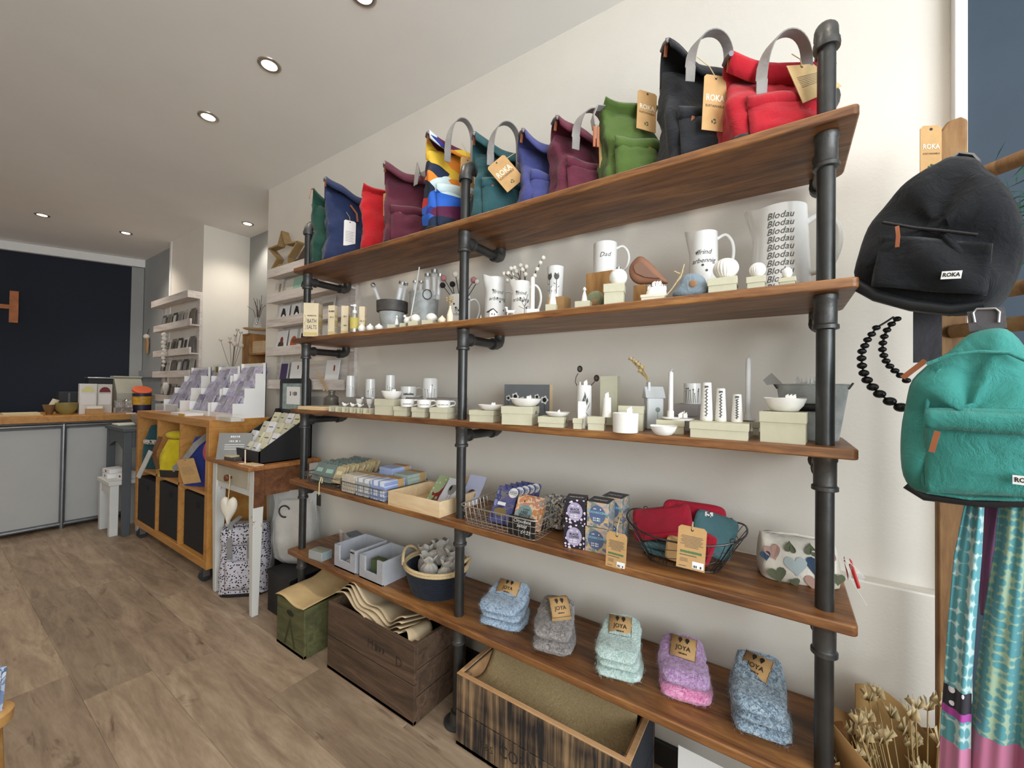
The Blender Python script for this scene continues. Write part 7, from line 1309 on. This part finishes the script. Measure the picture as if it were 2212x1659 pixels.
# ---------------------------------------------------------------- console table
t = thing('console_table', 'narrow console table with chipped white legs and a brown wooden top', 'table', (0, 0, 0)); tx0, tx1, ty0, ty1, tz = -2.45, -1.955, -.385, -.03, .762
def chipped():
    t = NT('chipped_paint'); vec = t.coord((1, 1, .35)); f = t.noise(vec, 26, 5, .7, .6); t.l(t.ramp(f, [(.60, sq('#D3D1CA')), (.66, sq('#8A5A38'))], 'CONSTANT'), t.b.inputs['Base Color']); t.set(Roughness=.65); t.bump(f, .3, .004); return t.m
CHIP = chipped()
MB().bx(tx0 - .02, tx1 + .012, ty0 - .015, ty1 + .01, tz - .022, tz).obj('table_top', wood('table_top_wood', ['#7C4A22', '#9A6434', '#B07A45'], (1, 8, 8), .5, .2), t, bev=.004)
for x in (tx0, tx1 - .05):
    for y in (ty0 + .015, ty1 - .05):
        rings = [[(x + .025 + sx * .025 * f, y + .025 + sy * .025 * f, zz) for sx, sy in ((-1, -1), (1, -1), (1, 1), (-1, 1))] for zz, f in ((0, .62), (.56, 1), (tz - .022, 1))]
        MB().loft(rings).obj('leg', CHIP, t, bev=.003)
MB().bx(tx0 + .05, tx1 - .05, ty0 + .024, ty0 + .042, tz - .16, tz - .022).obj('front_apron', CHIP, t)
dw = MB().bx(tx0 + .06, tx1 - .06, ty0 + .014, ty0 + .023, tz - .125, tz - .035).obj('drawer', plain('#B7AD98', .6, var=.08), t, bev=.003); MB().lathe([(.006, 0), (.008, .012), (.018, .02), (.016, .032), (.001, .036)], 18, ((tx0 + tx1) / 2, ty0 + .014, tz - .085), MX(((1, 0, 0), (0, 0, -1), (0, 1, 0)))).obj('knob', plain('#6B3A22', .4), dw, smooth=60)
for x in (tx0 + .012, tx1 - .028): MB().bx(x, x + .018, ty0 + .065, ty1 - .05, tz - .16, tz - .022).obj('side_apron', BROWNW, t)
MB().bx(tx0 + .05, tx1 - .05, ty1 - .04, ty1 - .022, tz - .16, tz - .022).obj('back_apron', BROWNW, t)
MB().bx(tx1 - .012, tx1 + .001, ty0 + .016, ty0 + .066, tz - .21, tz - .022).obj('bare_leg_block', BROWNW, t, bev=.002)
q = V3((XA(494, ty0 - .03, .52), ty0 - .03, ZA(1092, -2.2, ty0 - .03))); t = thing('hanging_heart', 'large cream wooden heart hanging from the console drawer knob', 'decoration', q, .5); heart3(t, .046, .035, plain('#D8D0C0', .6, var=.05), sz=1.75); cord(t, [(-.004, 0, .05), (-.008, .012, .12), (-.012, .016, .17)], .002)
# black stepped soap stand
yb = -.05; xr = -1.985; t = thing('soap_display', 'black stepped counter display of small soap boxes on the console table', 'display', (xr - .19, yb, tz)); w, D, hh = .36, .28, .27
prof = [(0, 0), (-D, 0), (-D, hh * .24)] + [(-D + D * k / 6, hh * (.24 + .70 * k / 6)) for k in range(1, 6)] + [(-.03, hh), (0, hh)]
for x in (-w / 2, w / 2 - .006): MB().prism(prof, x, x + .006, lambda u, v, q_: (q_, u, v)).obj('side_panel', BLACKP, t, smooth=0)
MB().bx(-w / 2, w / 2, -.006, 0, 0, hh).obj('back_panel', BLACKP, t, smooth=0); MB().bx(-w / 2, w / 2, -D, -D + .006, 0, hh * .24).obj('front_panel', BLACKP, t, smooth=0); MB().bx(-w / 2, w / 2, -D, 0, 0, .006).obj('base', BLACKP, t, smooth=0)
for i in range(4): MB().bx(-w / 2 + .006, w / 2 - .006, -D + .01 + .062 * i, -D + .07 + .062 * i, .02 + .055 * i, .026 + .055 * i).obj('step', BLACKP, t, smooth=0)
fr_ = MB(); fr_.prism([(-.17, -.05), (.17, -.05), (.17, .165), (.155, .18), (-.155, .18), (-.17, .165)], -.012, -.002, lambda u, v, q_: (u, q_, hh + .005 + v)); hd = fr_.obj('header_frame', BLACKP, t, bev=.002); MB().bx(-.13, .13, -.0135, -.0125, hh + .0, hh + .155).obj('poster', plain('#8FA09C', .6, var=.3, scale=30), hd); MB().bx(-.08, .07, -.0145, -.0138, hh + .03, hh + .135).obj('white_panel', PAPERW, hd); m = MB(); scrib(m, 5, .03, lambda u, v: (u, -.0152, hh + .095 + v)); m.obj('lettering', INKG, hd, smooth=0)
SB = [plain('#DCD5B4', .6), plain('#E6E4E6', .6), plain('#D6CFB8', .6)]; pb = {}
for i in range(4):
    for c_ in range(4):
        if i == 3 and c_ == 3: pass
        cm = (i + c_ * 2) % 3; o = None
        if cm not in pb:
            o = bpy.data.objects.new('soap_box', None); COL.objects.link(o); o.empty_display_size = .02; MB().bx(-.030, .030, -.012, .012, 0, .075).obj('box', SB[cm], o, bev=.001); MB().bx(-.018, .018, -.0128, -.0121, .04, .045).obj('lettering', INKG, o, smooth=0); pb[cm] = o
        else: o = copy_tree(pb[cm])
        o.location = (xr - .19 + (-.125 + .083 * c_), yb - D + .030 + .062 * i, tz + .0265 + .050 * i); o.rotation_euler = (-.45, 0, .15 * math.sin(i * 3 + c_ * 2))
        tag(o, ('cream', 'white', 'pale oat')[cm] + ' soap box in the black stepped display, ' + ('bottom', 'second', 'third', 'top')[i] + ' step, ' + ('first', 'second', 'third', 'fourth')[c_] + ' from left', 'soap box', 'soap boxes in the black display')
q = V3((XA(503, -.345, tz), -.345, tz)); t = thing('grey_sign', 'small grey price sign leaning at the left of the console table', 'sign', (q.x, q.y, tz + .001), .55, rot=(-.22, 0, .75)); MB().bx(-.085, .085, -.002, .002, 0, .145).obj('board', plain('#8E8D8B', .6), t); m = MB(); scrib(m, 5, .018, lambda u, v: (u, -.0026, .125 + v)); scrib(m, 9, .012, lambda u, v: (u, -.0026, .10 + v)); scrib(m, 8, .017, lambda u, v: (u, -.0026, .02 + v))
for k in range(3): m.box((0, -.0026, .08 - .012 * k), (.10, .0004, .003))
m.obj('lettering', PAPERW, t, smooth=0); MB().bx(-.03, .03, -.004, .006, -.0, .006).obj('foot', LEATHER, t)
q = V3((XA(505, -.35, tz), -.352, tz + .0005)); t = thing('soap_tablet', 'dark boxed soap tablet lying on the console table', 'soap', q, .1); MB().bx(-.05, .05, -.022, .022, 0, .018).obj('box', plain('#4A4644', .5), t, bev=.002); MB().bx(-.05, .02, -.022, .022, .018, .026).obj('pale_lid', plain('#C9BC9A', .6), t, bev=.001)
q = V3((XA(538, -.37, tz), -.36, tz + .0005)); t = thing('cork_coaster', 'pale square coaster at the front right of the console table', 'coaster', q, .1); MB().bx(-.045, .06, -.018, .03, 0, .006).obj('coaster', PINE, t, bev=.001); MB().tube([(-.045, -.005, .006), (-.047, -.005, .075)], .003, 8).obj('peg', CREAM, t); MB().bx(-.09, -.03, -.015, .01, .0, .002).obj('white_card', PAPERW, t)
# under the table
LEO = dots('leopard_print', '#C9C4CC', '#26252B', 85, .37, (1, 1, 1), rnd=.7)
t, P = None, V3((XA(525, -.27, .2), -.25, .0)); t = thing('spotted_backpack', 'black and white spotted backpack standing under the console table', 'backpack', P, .75); rings = []; n = 40; h = ZA(1128, P.x, P.y)
for i in range(16): s = i / 15; rings.append([(sup(2 * PI * k / n, 4)[0] *   .128 * (1 - .12 * s ** 2) * (1 + .05 * NZ.noise(V3((k * .3, s * 6, 2)))), sup(2 * PI * k / n, 4)[1] * .075 * (1 - .6 * s ** 2), .012 + (h - .012) * s) for k in range(n)])
MB().loft(rings).obj('body', LEO, t, smooth=70); MB().loft([[(sup(2 * PI * k / n, 4)[0] * .118, sup(2 * PI * k / n, 4)[1] * .078, z_) for k in range(n)] for z_ in (0, .018)]).obj('dark_base', BLACKP, t); MB().grid(lambda u, v: ((u - .5) * .2, -.05 - .028 * math.sin(v * PI), h - .06 + .05 * math.cos(v * PI) * 1), 10, 8).obj('roll_top_flap', LEO, t, solid=.01)
MB().grid(lambda u, v: ((u - .5) * .15, -.080 - .012 * min(1, 6 * min(u, 1 - u)) * min(1, 5 * min(v, 1 - v)), .04 + .16 * v), 12, 10).obj('pocket', LEO, t, solid=.004)
for x in (-.05, .05): MB().ribbon([(x, -.085, h * .55), (x, -.088, h * .8), (x * 1.2, -.06, h * 1.02), (x * .6, -.01, h * 1.10)], .026, .003, (1, 0, 0)).obj('grey_strap', WEB, t)
MB().ribbon([(.118, .0, .05), (.13, .02, .2), (.12, .03, .38)], .04, .006, (0, 1, 0)).obj('side_strap', WEB, t)
q = V3((-2.08, -.10, 0)); t = thing('glass_lantern', 'pale green-grey candle lantern on a dark stand behind the console legs', 'lantern', q); zt = ZA(1100, q.x, q.y); MB().loft([[(.06 * f * math.cos(PI / 4 + k * PI / 2) * 1.3, .06 * f * math.sin(PI / 4 + k * PI / 2) * 1.3, zz) for k in range(4)] for zz, f in ((zt - .17, .75), (zt - .13, 1), (zt - .02, 1), (zt, .8))]).obj('shade', plain('#A7AA9A', .5), t, bev=.003); MB().tube([(0, 0, .01), (0, 0, zt - .17)], .006, 8).obj('stem', WIRED, t); MB().bx(-.06, .06, -.06, .06, 0, .012).obj('foot', WIRED, t)
t = thing('black_box', 'low black box on the floor behind the left shelf pipe', 'box', (-1.86, -.16, 0)); MB().bx(-.12, .10, -.12, .12, 0, .20).obj('box', BLACKP, t, bev=.004); MB().bx(-.125, .105, -.125, .125, .19, .215).obj('lid', plain('#101113', .5), t, bev=.003)
P = V3((XA(640, -.16, .5), -.16, .217)); t = thing('cushion_bag', 'cream cushion in a clear plastic bag beside the left shelf pipe', 'bag', P, .5); h = ZA(1058, P.x, P.y) - P.z; n = 30
MB().loft([[(sup(2 * PI * k / n, 4)[0] * w_ * (1 + .06 * math.sin(k * 1.3 + i)), sup(2 * PI * k / n, 3)[1] * d_, h * s) for k in range(n)] for i, (s, w_, d_) in enumerate(((0, .05, .02), (.1, .08, .045), (.35, .10, .055), (.6, .10, .05), (.8, .09, .035), (.86, .08, .02)))]).obj('cushion', fabric('#B9B0A2', 400, .4), t, smooth=70)
MB().loft([[(sup(2 * PI * k / n, 4)[0] * w_ * (1 + .08 * math.sin(k * 1.9 + i * 2)), sup(2 * PI * k / n, 3)[1] * d_ * (1 + .1 * math.sin(k * 2.3 + i)), h * s) for k in range(n)] for i, (s, w_, d_) in enumerate(((0, .07, .02), (.1, .10, .06), (.35, .115, .066), (.6, .115, .06), (.82, .11, .045), (1, .135, .008)))], True, False).obj('clear_bag', FILM, t, smooth=60); MB().tube([(-.02 + .03 * math.cos(a), -.07, h * .75 + .03 * math.sin(a)) for a in [.4 + 4.6 * k / 12 for k in range(13)]], .004, 6).obj('dark_hook', BLACKP, t)
# diffuser on the third shelf
q = V3((XA(716, -.075, ZS[2]), -.075, ZS[2])); t = thing('reed_diffuser', 'dark glass reed diffuser with wooden sticks at the back of the third shelf', 'diffuser', q, FACE(q)); cyl(t, [(.035, 0), (.04, .01), (.04, .05), (.016, .065), (.016, .08), (.02, .082), (.02, .088), (.001, .088)], plain('#6B655A', .25, var=.2), 'bottle', 22); m = MB(); e = MX.Rotation(-FACE(q), 3, 'Z') @ (PY(680, 800, -.075) - q)
for k in range(3): m.tube([(0, 0, .05), e * (.9 + .05 * k) + V3((.01 * k, .004 * k, 0))], .0028, 6)
m.obj('reeds', plain('#B79A76', .8), t); MB().ball(e * .45, .006, 8, 6).obj('twine_knot', TWINE, t)
# ================================================================ LADDER STAND WITH BAGS AT THE RIGHT
def plane_map(P, rz):
    ex = V3((math.cos(rz), math.sin(rz), 0)); n = V3((math.sin(rz), -math.cos(rz), 0)); P = V3(P)
    def f(px, py): d = ray(px, py); k = (P - CAM).dot(n) / d.dot(n); q = CAM + d * k - P; return (q.dot(ex), q.z)
    return f
def smooth_poly(pts, k=3):
    n = len(pts); o = []
    for i in range(n):
        p0, p1, p2, p3 = pts[i - 1], pts[i], pts[(i + 1) % n], pts[(i + 2) % n]
        for j in range(k): u = j / k; o.append(tuple(.5 * (2 * p1[c] + (p2[c] - p0[c]) * u + (2 * p0[c] - 5 * p1[c] + 4 * p2[c] - p3[c]) * u * u + (3 * p1[c] - p0[c] - 3 * p2[c] + p3[c]) * u ** 3) for c in (0, 1)))
    return o
yl = -.10
t = thing('ladder_stand', 'rustic wooden ladder stand carrying bags and scarves at the right edge', 'stand', (0, 0, 0))
xp = XA(2052, yl, 1.2); zt = ZA(262, xp, yl)
MB().prism([(-.020, 0), (.022, 0), (.024, zt - .01), (.014, zt), (-.006, zt - .004), (-.022, zt - .03)], yl - .012, yl + .012, lambda u, v, w: (xp + u, w, v)).obj('rail', RUSTW, t, bev=.004)
MB().bx(xp + .34, xp + .385, yl - .36, yl - .335, 0, zt).obj('rail', RUSTW, t, bev=.004)
for (pa, pb) in (((2115, 372), (2212, 358)), ((2150, 632), (2212, 628)), ((2035, 712), (2085, 712))):
    a = V3((xp, yl - .015, PY(pa[0], pa[1], yl - .06).z)); b = a + V3((.36, -.335, .0)); MB().tube([a, a * .5 + b * .5 + V3((0, 0, .004)), b], [.014, .015, .014], 12).obj('rung', RUSTW, t, smooth=60)
b = PY(2010, 280, yl - .03); tt = thing('hang_tag', 'kraft swing tag hanging at the top of the wooden ladder rail', 'tag', b, .5); hangtag(tt, V3((0, 0, 0)), MX(), w=.042, h=.10, kind='roka')
q = PY(2205, 400, -.30); tt = thing('green_foliage', 'dark green feathery garland on the ladder behind the black backpack', 'foliage', q); m = MB(); r4 = random.Random(5)
for k in range(160): a_ = V3((r4.gauss(.04, .04), r4.gauss(0, .02), r4.gauss(-.02, .05))); d_ = V3((r4.gauss(0, 1), r4.gauss(0, 1), r4.gauss(0, 1))).normalized() * .02; m.add([a_ - d_, a_ + d_, a_ + d_.cross(V3((0, 1, 0))) * .15], [(0, 1, 2)])
m.obj('sprigs', plain('#1F4A36', .8), tt, smooth=0)
def hangbag(label, cpx, cpy, y, drz, outline, th, mat, seed):
    P = PY(cpx, cpy, y); rz = FACE(P) + drz; t = thing('backpack', label, 'backpack', P, rz, 'backpacks hung on the ladder'); f = plane_map(P, rz); oo = smooth_poly([f(*p) for p in outline]); mx = sum(p[0] for p in oo) / len(oo); mz = sum(p[1] for p in oo) / len(oo); rings = []
    for s, w in ((.90, .5), (.985, .42), (1.0, .2), (1.0, -.1), (.97, -.3), (.90, -.42), (.72, -.5), (.45, -.53), (.15, -.54)):
        rings.append([(mx + (u - mx) * s, w * th + .010 * NZ.noise(V3((u * 14 + seed, v * 14, w))) * (1 if s < .98 else .3) + .006 * math.sin(v * 34 + u * 20 + seed) * (s < .93), mz + (v - mz) * s + .004 * NZ.noise(V3((u * 20, v * 20, seed)))) for u, v in oo])
    MB().loft(rings).obj('body', mat, t, smooth=75); return t, f, P
BLK = fabric('#15171B', 900, .45, var=.35); GRN = fabric('#3E8F86', 900, .45)
t, f, P = hangbag('black backpack with a small white patch hanging tilted on the ladder', 2035, 540, -.26, -.10, [(2060, 345), (2112, 350), (2135, 372), (2170, 402), (2203, 455), (2216, 520), (2206, 570), (2175, 640), (2135, 670), (2060, 680), (1980, 670), (1905, 652), (1853, 612), (1860, 560), (1880, 500), (1910, 460), (1950, 412), (1990, 382), (2030, 360)], .11, BLK, 1)
def strip(t, f, pts, w, dep, name, mat, bulge=.0): return MB().tube([(f(*p)[0], dep, f(*p)[1]) for p in pts], w, 8).obj(name, mat, t, smooth=60)
m = MB(); m.grid(lambda u, v: (lambda a, b: (a[0] * (1 - u) + b[0] * u, -.064 - .012 * math.sin(PI * u) * math.sin(PI * v) - .004 * math.sin(u * 9 + v * 5), a[1] * (1 - u) + b[1] * u))(f(1912 - 20 * (1 - v) + 8, 525 + 105 * (1 - v)), f(2150 - 12 * (1 - v), 545 + 105 * (1 - v))), 18, 12); m.obj('front_pocket', BLK, t, solid=.006)
strip(t, f, [(1925, 500), (1990, 512), (2060, 520), (2120, 528)], .003, -.070, 'pocket_zip', BLACKP)
q = f(1957, 512); q2 = f(1957, 554); MB().ribbon([(q[0], -.082, q[1]), (q[0] + .002, -.086, (q[1] + q2[1]) / 2), (q2[0], -.082, q2[1])], .0055, .003, (1, 0, 0)).obj('zip_puller', LEATHER, t)
q = f(2068, 612); R_ = MX.Rotation(.14, 3, 'Y'); lp = MB().box((q[0], -.084, q[1]), (.024, .002, .0135), R_).obj('woven_patch', PAPERW, t); m = MB(); letters(m, 'ROKA', .0095, lambda u, v: V3((q[0], -.0856, q[1])) + R_ @ V3((u, 0, v)), 0, .03, .8); m.obj('lettering', INK, lp, smooth=0)
strip(t, f, [(1856, 618), (1905, 645), (1980, 665), (2060, 675), (2130, 664)], .012, -.040, 'leather_base', plain('#24272A', .4))
q = [f(2058, 350), f(2075, 338), f(2105, 342), f(2118, 356)]; MB().ribbon([(u, -.01, v) for u, v in q], .024, .003, (0, 1, 0)).obj('top_handle', WEB, t)
b = PY(2003, 700, -.16); tt = thing('hanging_strap', 'wide dark grey webbing strap hanging below the black backpack', 'strap', b, FACE(b)); MB().ribbon([(0, 0, .06), (0, -.004, 0), (0, 0, -.08)], .042, .003, (1, 0, 0)).obj('webbing', fabric('#4C4A4E', 700, .2), tt)
t, f, P = hangbag('emerald green backpack with brown zip pulls hanging low on the ladder', 2090, 900, -.34, -.05, [(2098, 722), (2160, 708), (2200, 735), (2240, 790), (2275, 860), (2290, 960), (2285, 1040), (2262, 1075), (2120, 1076), (2000, 1064), (1962, 1040), (1949, 990), (1950, 930), (1960, 870), (1975, 820), (2010, 785), (2050, 762)], .12, GRN, 3)
m = MB(); m.grid(lambda u, v: (lambda a, b: (a[0] * (1 - u) + b[0] * u, -.068 - .014 * math.sin(PI * u) ** .6 * math.sin(PI * v) ** .6, a[1] * (1 - u) + b[1] * u))(f(2012, 880 + 170 * (1 - v)), f(2262, 885 + 172 * (1 - v))), 20, 14); m.obj('front_pocket', GRN, t, solid=.006)
m = MB(); m.grid(lambda u, v: (lambda a, b: (a[0] * (1 - u) + b[0] * u, -.088 - .006 * math.sin(PI * v), a[1] * (1 - u) + b[1] * u))(f(2014, 884 + 34 * (1 - v)), f(2260, 894 + 42 * (1 - v))), 16, 4); m.obj('pocket_flap', GRN, t, solid=.004)
for pts in ([(2038, 800), (2020, 830), (2012, 880), (2008, 960), (2005, 1030), (2015, 1055)], [(2012, 790), (2060, 772), (2120, 765), (2180, 768), (2230, 790)], [(2015, 1052), (2100, 1064), (2255, 1066)]): strip(t, f, pts, .0028, -.062, 'piping', GRN)
for pts, w in (([(1960, 818), (2008, 782)], .008), ([(2040, 925), (2028, 966)], .007)):
    a, b = f(*pts[0]), f(*pts[1]); MB().ribbon([(a[0], -.098 if pts[0][0] > 2000 else -.05, a[1]), (b[0], -.098 if pts[0][0] > 2000 else -.05, b[1])], w, .003, (.7, 0, .7) if pts[0][0] < 2000 else (1, 0, 0)).obj('zip_puller', LEATHER, t)
q = f(2214, 1023); lp = MB().box((q[0], -.088, q[1]), (.024, .002, .013)).obj('woven_patch', PAPERW, t); m = MB(); letters(m, 'ROKA', .0095, lambda u, v: (q[0] + u, -.0896, q[1] + v), 0, .03, .8); m.obj('lettering', INK, lp, smooth=0)
strip(t, f, [(1964, 1042), (2002, 1066), (2120, 1079), (2265, 1078)], .008, -.03, 'leather_base', plain('#24272A', .4))
q = [f(2135, 715), f(2132, 690), f(2130, 672)]; MB().ribbon([(u, -.02, v) for u, v in q], .040, .004, (1, 0, 0)).obj('top_strap', fabric('#5A5658', 700, .2), t); a, b = f(2108, 700), f(2158, 700); c = f(2160, 678); d = f(2104, 680); MB().tube([(p[0], -.024, p[1]) for p in (a, d, (d[0] + .004, d[1] + .006), (c[0] - .004, c[1] + .006), c, b)], .002, 8).obj('metal_ring', STEEL, t)
# bead necklace
b = PY(1900, 780, -.20); t = thing('bead_necklace', 'chunky black bead necklace hanging left of the green backpack', 'necklace', b); m = MB()
S1 = [(1893, 708), (1883, 722), (1874, 734), (1868, 747), (1862, 759), (1861, 774), (1862, 790), (1866, 806), (1873, 821), (1885, 836), (1900, 851), (1922, 867), (1946, 880)]; S2 = [(1938, 689), (1926, 700), (1916, 713), (1910, 727), (1907, 741), (1906, 755), (1909, 768), (1914, 780), (1922, 791), (1933, 801), (1945, 811), (1958, 822)]
proto = None
for s_, y0, rr in ((S1, -.205, (9, 17)), (S2, -.19, (9, 10))):
    n = len(s_)
    for k, (x, y_) in enumerate(s_): q = PY(x, y_, y0) - b; r = DIA(rr[0] + (rr[1] - rr[0]) * (k / n) ** 2, q + b) * 1.1; MB().ball((0, 0, 0), r, 14, 9, (1, 1, .8)).obj('bead', plain('#131214', .35, var=.1), t, loc=q, smooth=80)
MB().tube([PY(x, y_, y0) - b for s_, y0 in ((S1[::-1], -.205), ([(1910, 698), (1930, 685)], -.2), (S2, -.19)) for x, y_ in s_], .0022, 6).obj('cord', BLACKP, t)
# scarves
def scarfmat(name, base, spot, bands, sc=90, thr=.32, vs=(1, 1, .7)):
    t = NT(name); vec = t.coord(vs, 'UV' if False else 'Object'); vo = t.n('ShaderNodeTexVoronoi', i_Scale=sc, i_Randomness=.25); t.l(vec, vo.inputs['Vector']); col = t.ramp(vo.outputs['Distance'], [(0, sq(spot)), (thr, sq(spot)), (thr + .10, sq(base))], 'LINEAR')
    tc = t.n('ShaderNodeTexCoord'); sep = t.n('ShaderNodeSeparateXYZ'); t.l(tc.outputs['Object'], sep.inputs[0])
    for z0, z1, c, c2 in bands:
        a = t.n('ShaderNodeMath', operation='GREATER_THAN'); a.inputs[1].default_value = z0; t.l(sep.outputs['Z'], a.inputs[0]); b = t.n('ShaderNodeMath', operation='LESS_THAN'); b.inputs[1].default_value = z1; t.l(sep.outputs['Z'], b.inputs[0]); m = t.n('ShaderNodeMath', operation='MULTIPLY'); t.l(a.outputs[0], m.inputs[0]); t.l(b.outputs[0], m.inputs[1])
        mx = t.n('ShaderNodeMixRGB'); t.l(m.outputs[0], mx.inputs['Fac']); t.l(col, mx.inputs['Color1'])
        if c2: t.l(t.ramp(vo.outputs['Distance'], [(0, sq(c2)), (.3, sq(c))], 'CONSTANT'), mx.inputs['Color2'])
        else: mx.inputs['Color2'].default_value = sq(c)
        col = mx.outputs['Color']
    t.l(col, t.b.inputs['Base Color']); t.set(Roughness=.8, Sheen_Weight=.2, Specular_IOR_Level=.2); return t.m
def scarf(label, y, edges, mat, folds, amp, ph=0, tail=None):
    """edges: (py, px left, px right) from top to bottom"""
    P = PY((edges[0][1] + edges[0][2]) / 2, edges[0][0], y); P0 = V3((P.x, P.y, 0)); rz = FACE(P); t = thing('scarf', label, 'scarf', P0, rz, 'scarves hung on the ladder'); f = plane_map(P0, rz)
    def fn(u, v):
        k = v * (len(edges) - 1); i = min(int(k), len(edges) - 2); k -= i; a, b = edges[i], edges[i + 1]; py = a[0] + (b[0] - a[0]) * k; l = a[1] + (b[1] - a[1]) * k; r = a[2] + (b[2] - a[2]) * k; q = f(l + (r - l) * u, py)
        return (q[0], amp * math.sin(u * folds * 2 * PI + ph + v) * (.5 + .5 * v) + amp * .4 * math.sin(u * folds * 4.4 * PI + 2 * v), q[1])
    MB().grid(fn, 60, 40).obj('cloth', mat, t, smooth=80, solid=.002); return t
zb = lambda py: PY(2060, py, -.36).z
scarf('teal scarf with pale oval print and a magenta stripe, leftmost on the ladder', -.36, [(1075, 2088, 2126), (1200, 2062, 2120), (1350, 2048, 2108), (1470, 2040, 2100), (1560, 2032, 2098), (1700, 2026, 2096)], scarfmat('scarf_ovals', '#B9CFCC', '#5C9BA4', [(zb(1535), zb(1490), '#2A2830', '#E4DFE6'), (zb(1552), zb(1535), '#A8459A', None), (zb(1800), zb(1610), '#C07A9A', None)], 70, .50), 1.0, .007)
scarf('mauve scarf showing as a narrow fold between the teal scarves', -.33, [(1075, 2115, 2170), (1200, 2110, 2150), (1330, 2118, 2136)], plain('#8E5E86', .8, var=.1), 1, .006)
scarf('teal and lime scarf with a pale net print, right of the mauve fold', -.37, [(1075, 2160, 2290), (1180, 2150, 2290), (1330, 2125, 2290), (1480, 2105, 2290), (1600, 2088, 2290), (1720, 2080, 2290)], scarfmat('scarf_net', '#A3BBA0', '#5B9AA2', [(PY(2150, 1900, -.37).z, PY(2150, 1605, -.37).z, '#B8708E', None)], 62, .55, (1, 1, 1.2)), 1.7, .012, 1)
# dried flowers wrapped in kraft
P = V3((.50, -.165, 0)); t = thing('dried_bouquet', 'bundle of dried wheat and bleached flowers in a kraft wrap on the floor', 'flowers', P, FACE(P)); n = 32
MB().loft([[((.05 + .115 * s ** 1.1) * (1 + .05 * math.sin(5 * a + s)) * math.cos(a) - .02 * s, (.05 + .085 * s) * math.sin(a), .01 + .42 * s + .05 * math.sin(2 * a + .6) * s) for a in [2 * PI * k / n for k in range(n)]] for s in [j / 8 for j in range(9)]], True, False).obj('kraft_wrap', plain('#9A7344', .85, var=.12, scale=12, bump=.3, bscale=20), t, smooth=60, solid=.002)
m = MB(); hd = MB(); r5 = random.Random(11)
for k in range(44):
    a = r5.uniform(-1.2, 1.2); e = V3((.11 * math.sin(a) + r5.gauss(-.01, .02), r5.uniform(-.11, .05), r5.uniform(.34, .53))); m.tube([(e.x * .15, e.y * .2, .05), e * .55 + V3((0, 0, .03)), e], .0013, 4)
    for j in range(7): b = j * .9 + k; hd.add([e, e + V3((.017 * math.cos(b), .017 * math.sin(b), .016 + .014 * math.sin(j))), e + V3((.011 * math.cos(b + .5), .011 * math.sin(b + .5), .026))], [(0, 1, 2)])
m.obj('stalks', plain('#B69A68', .9), t); fh = hd.obj('flower_heads', plain('#CDB88C', .9, var=.2), t, solid=.0008); fh['kind'] = 'stuff'
tag(MB().grid(lambda u, v: (.40 + .19 * u, -.10 + .03 * math.sin(u * 4) + .03 * v, .02 + .46 * v * (1 - .22 * u) + .02 * math.sin(u * 5)), 12, 8).obj('kraft_backing', plain('#B08A55', .85, var=.1, scale=12), None, solid=.002), 'tall sheet of kraft paper standing behind the dried bouquet', 'paper')
# ================================================================ LOWER LEFT CORNER
P = CAM + ray(-38, 1500) * 1.0; t = thing('display_stool', 'honey-coloured wooden stool just entering the frame at lower left', 'stool', (P.x, P.y, 0)); HON = wood('honey_wood', ['#B98445', '#C99758', '#D6A96C'], (1, 6, 6), .45, .05)
zt = (CAM + ray(0, 1545) * 1.0).z
MB().lathe([(.05, zt - .03), (.052, zt - .004), (.046, zt), (.001, zt)], 28).obj('seat', HON, t, smooth=50)
for k in range(3): a = k * 2.09 + .3; MB().tube([(.03 * math.cos(a), .03 * math.sin(a), zt - .03), (.05 * math.cos(a), .05 * math.sin(a), 0)], .014, 10).obj('leg', HON, t)
tt = thing('leaflet_stack', 'blue and white folded leaflets on the stool at the lower left edge', 'paper', (P.x, P.y, zt + .0005), .4); BLUP = cells('blue_print', [(0, '#7F93B8'), (.45, '#B9C6DA'), (.55, '#5E749E'), (.6, '#DDE3EA')], 30, .6)
for k in range(4): MB().prism([(-.05, 0), (.042 - .004 * k, 0), (.052 - .004 * k, .10 + .004 * k), (-.05, .10)], -.02 + .011 * k, -.012 + .011 * k).obj('leaflet', BLUP, tt, bev=.001)
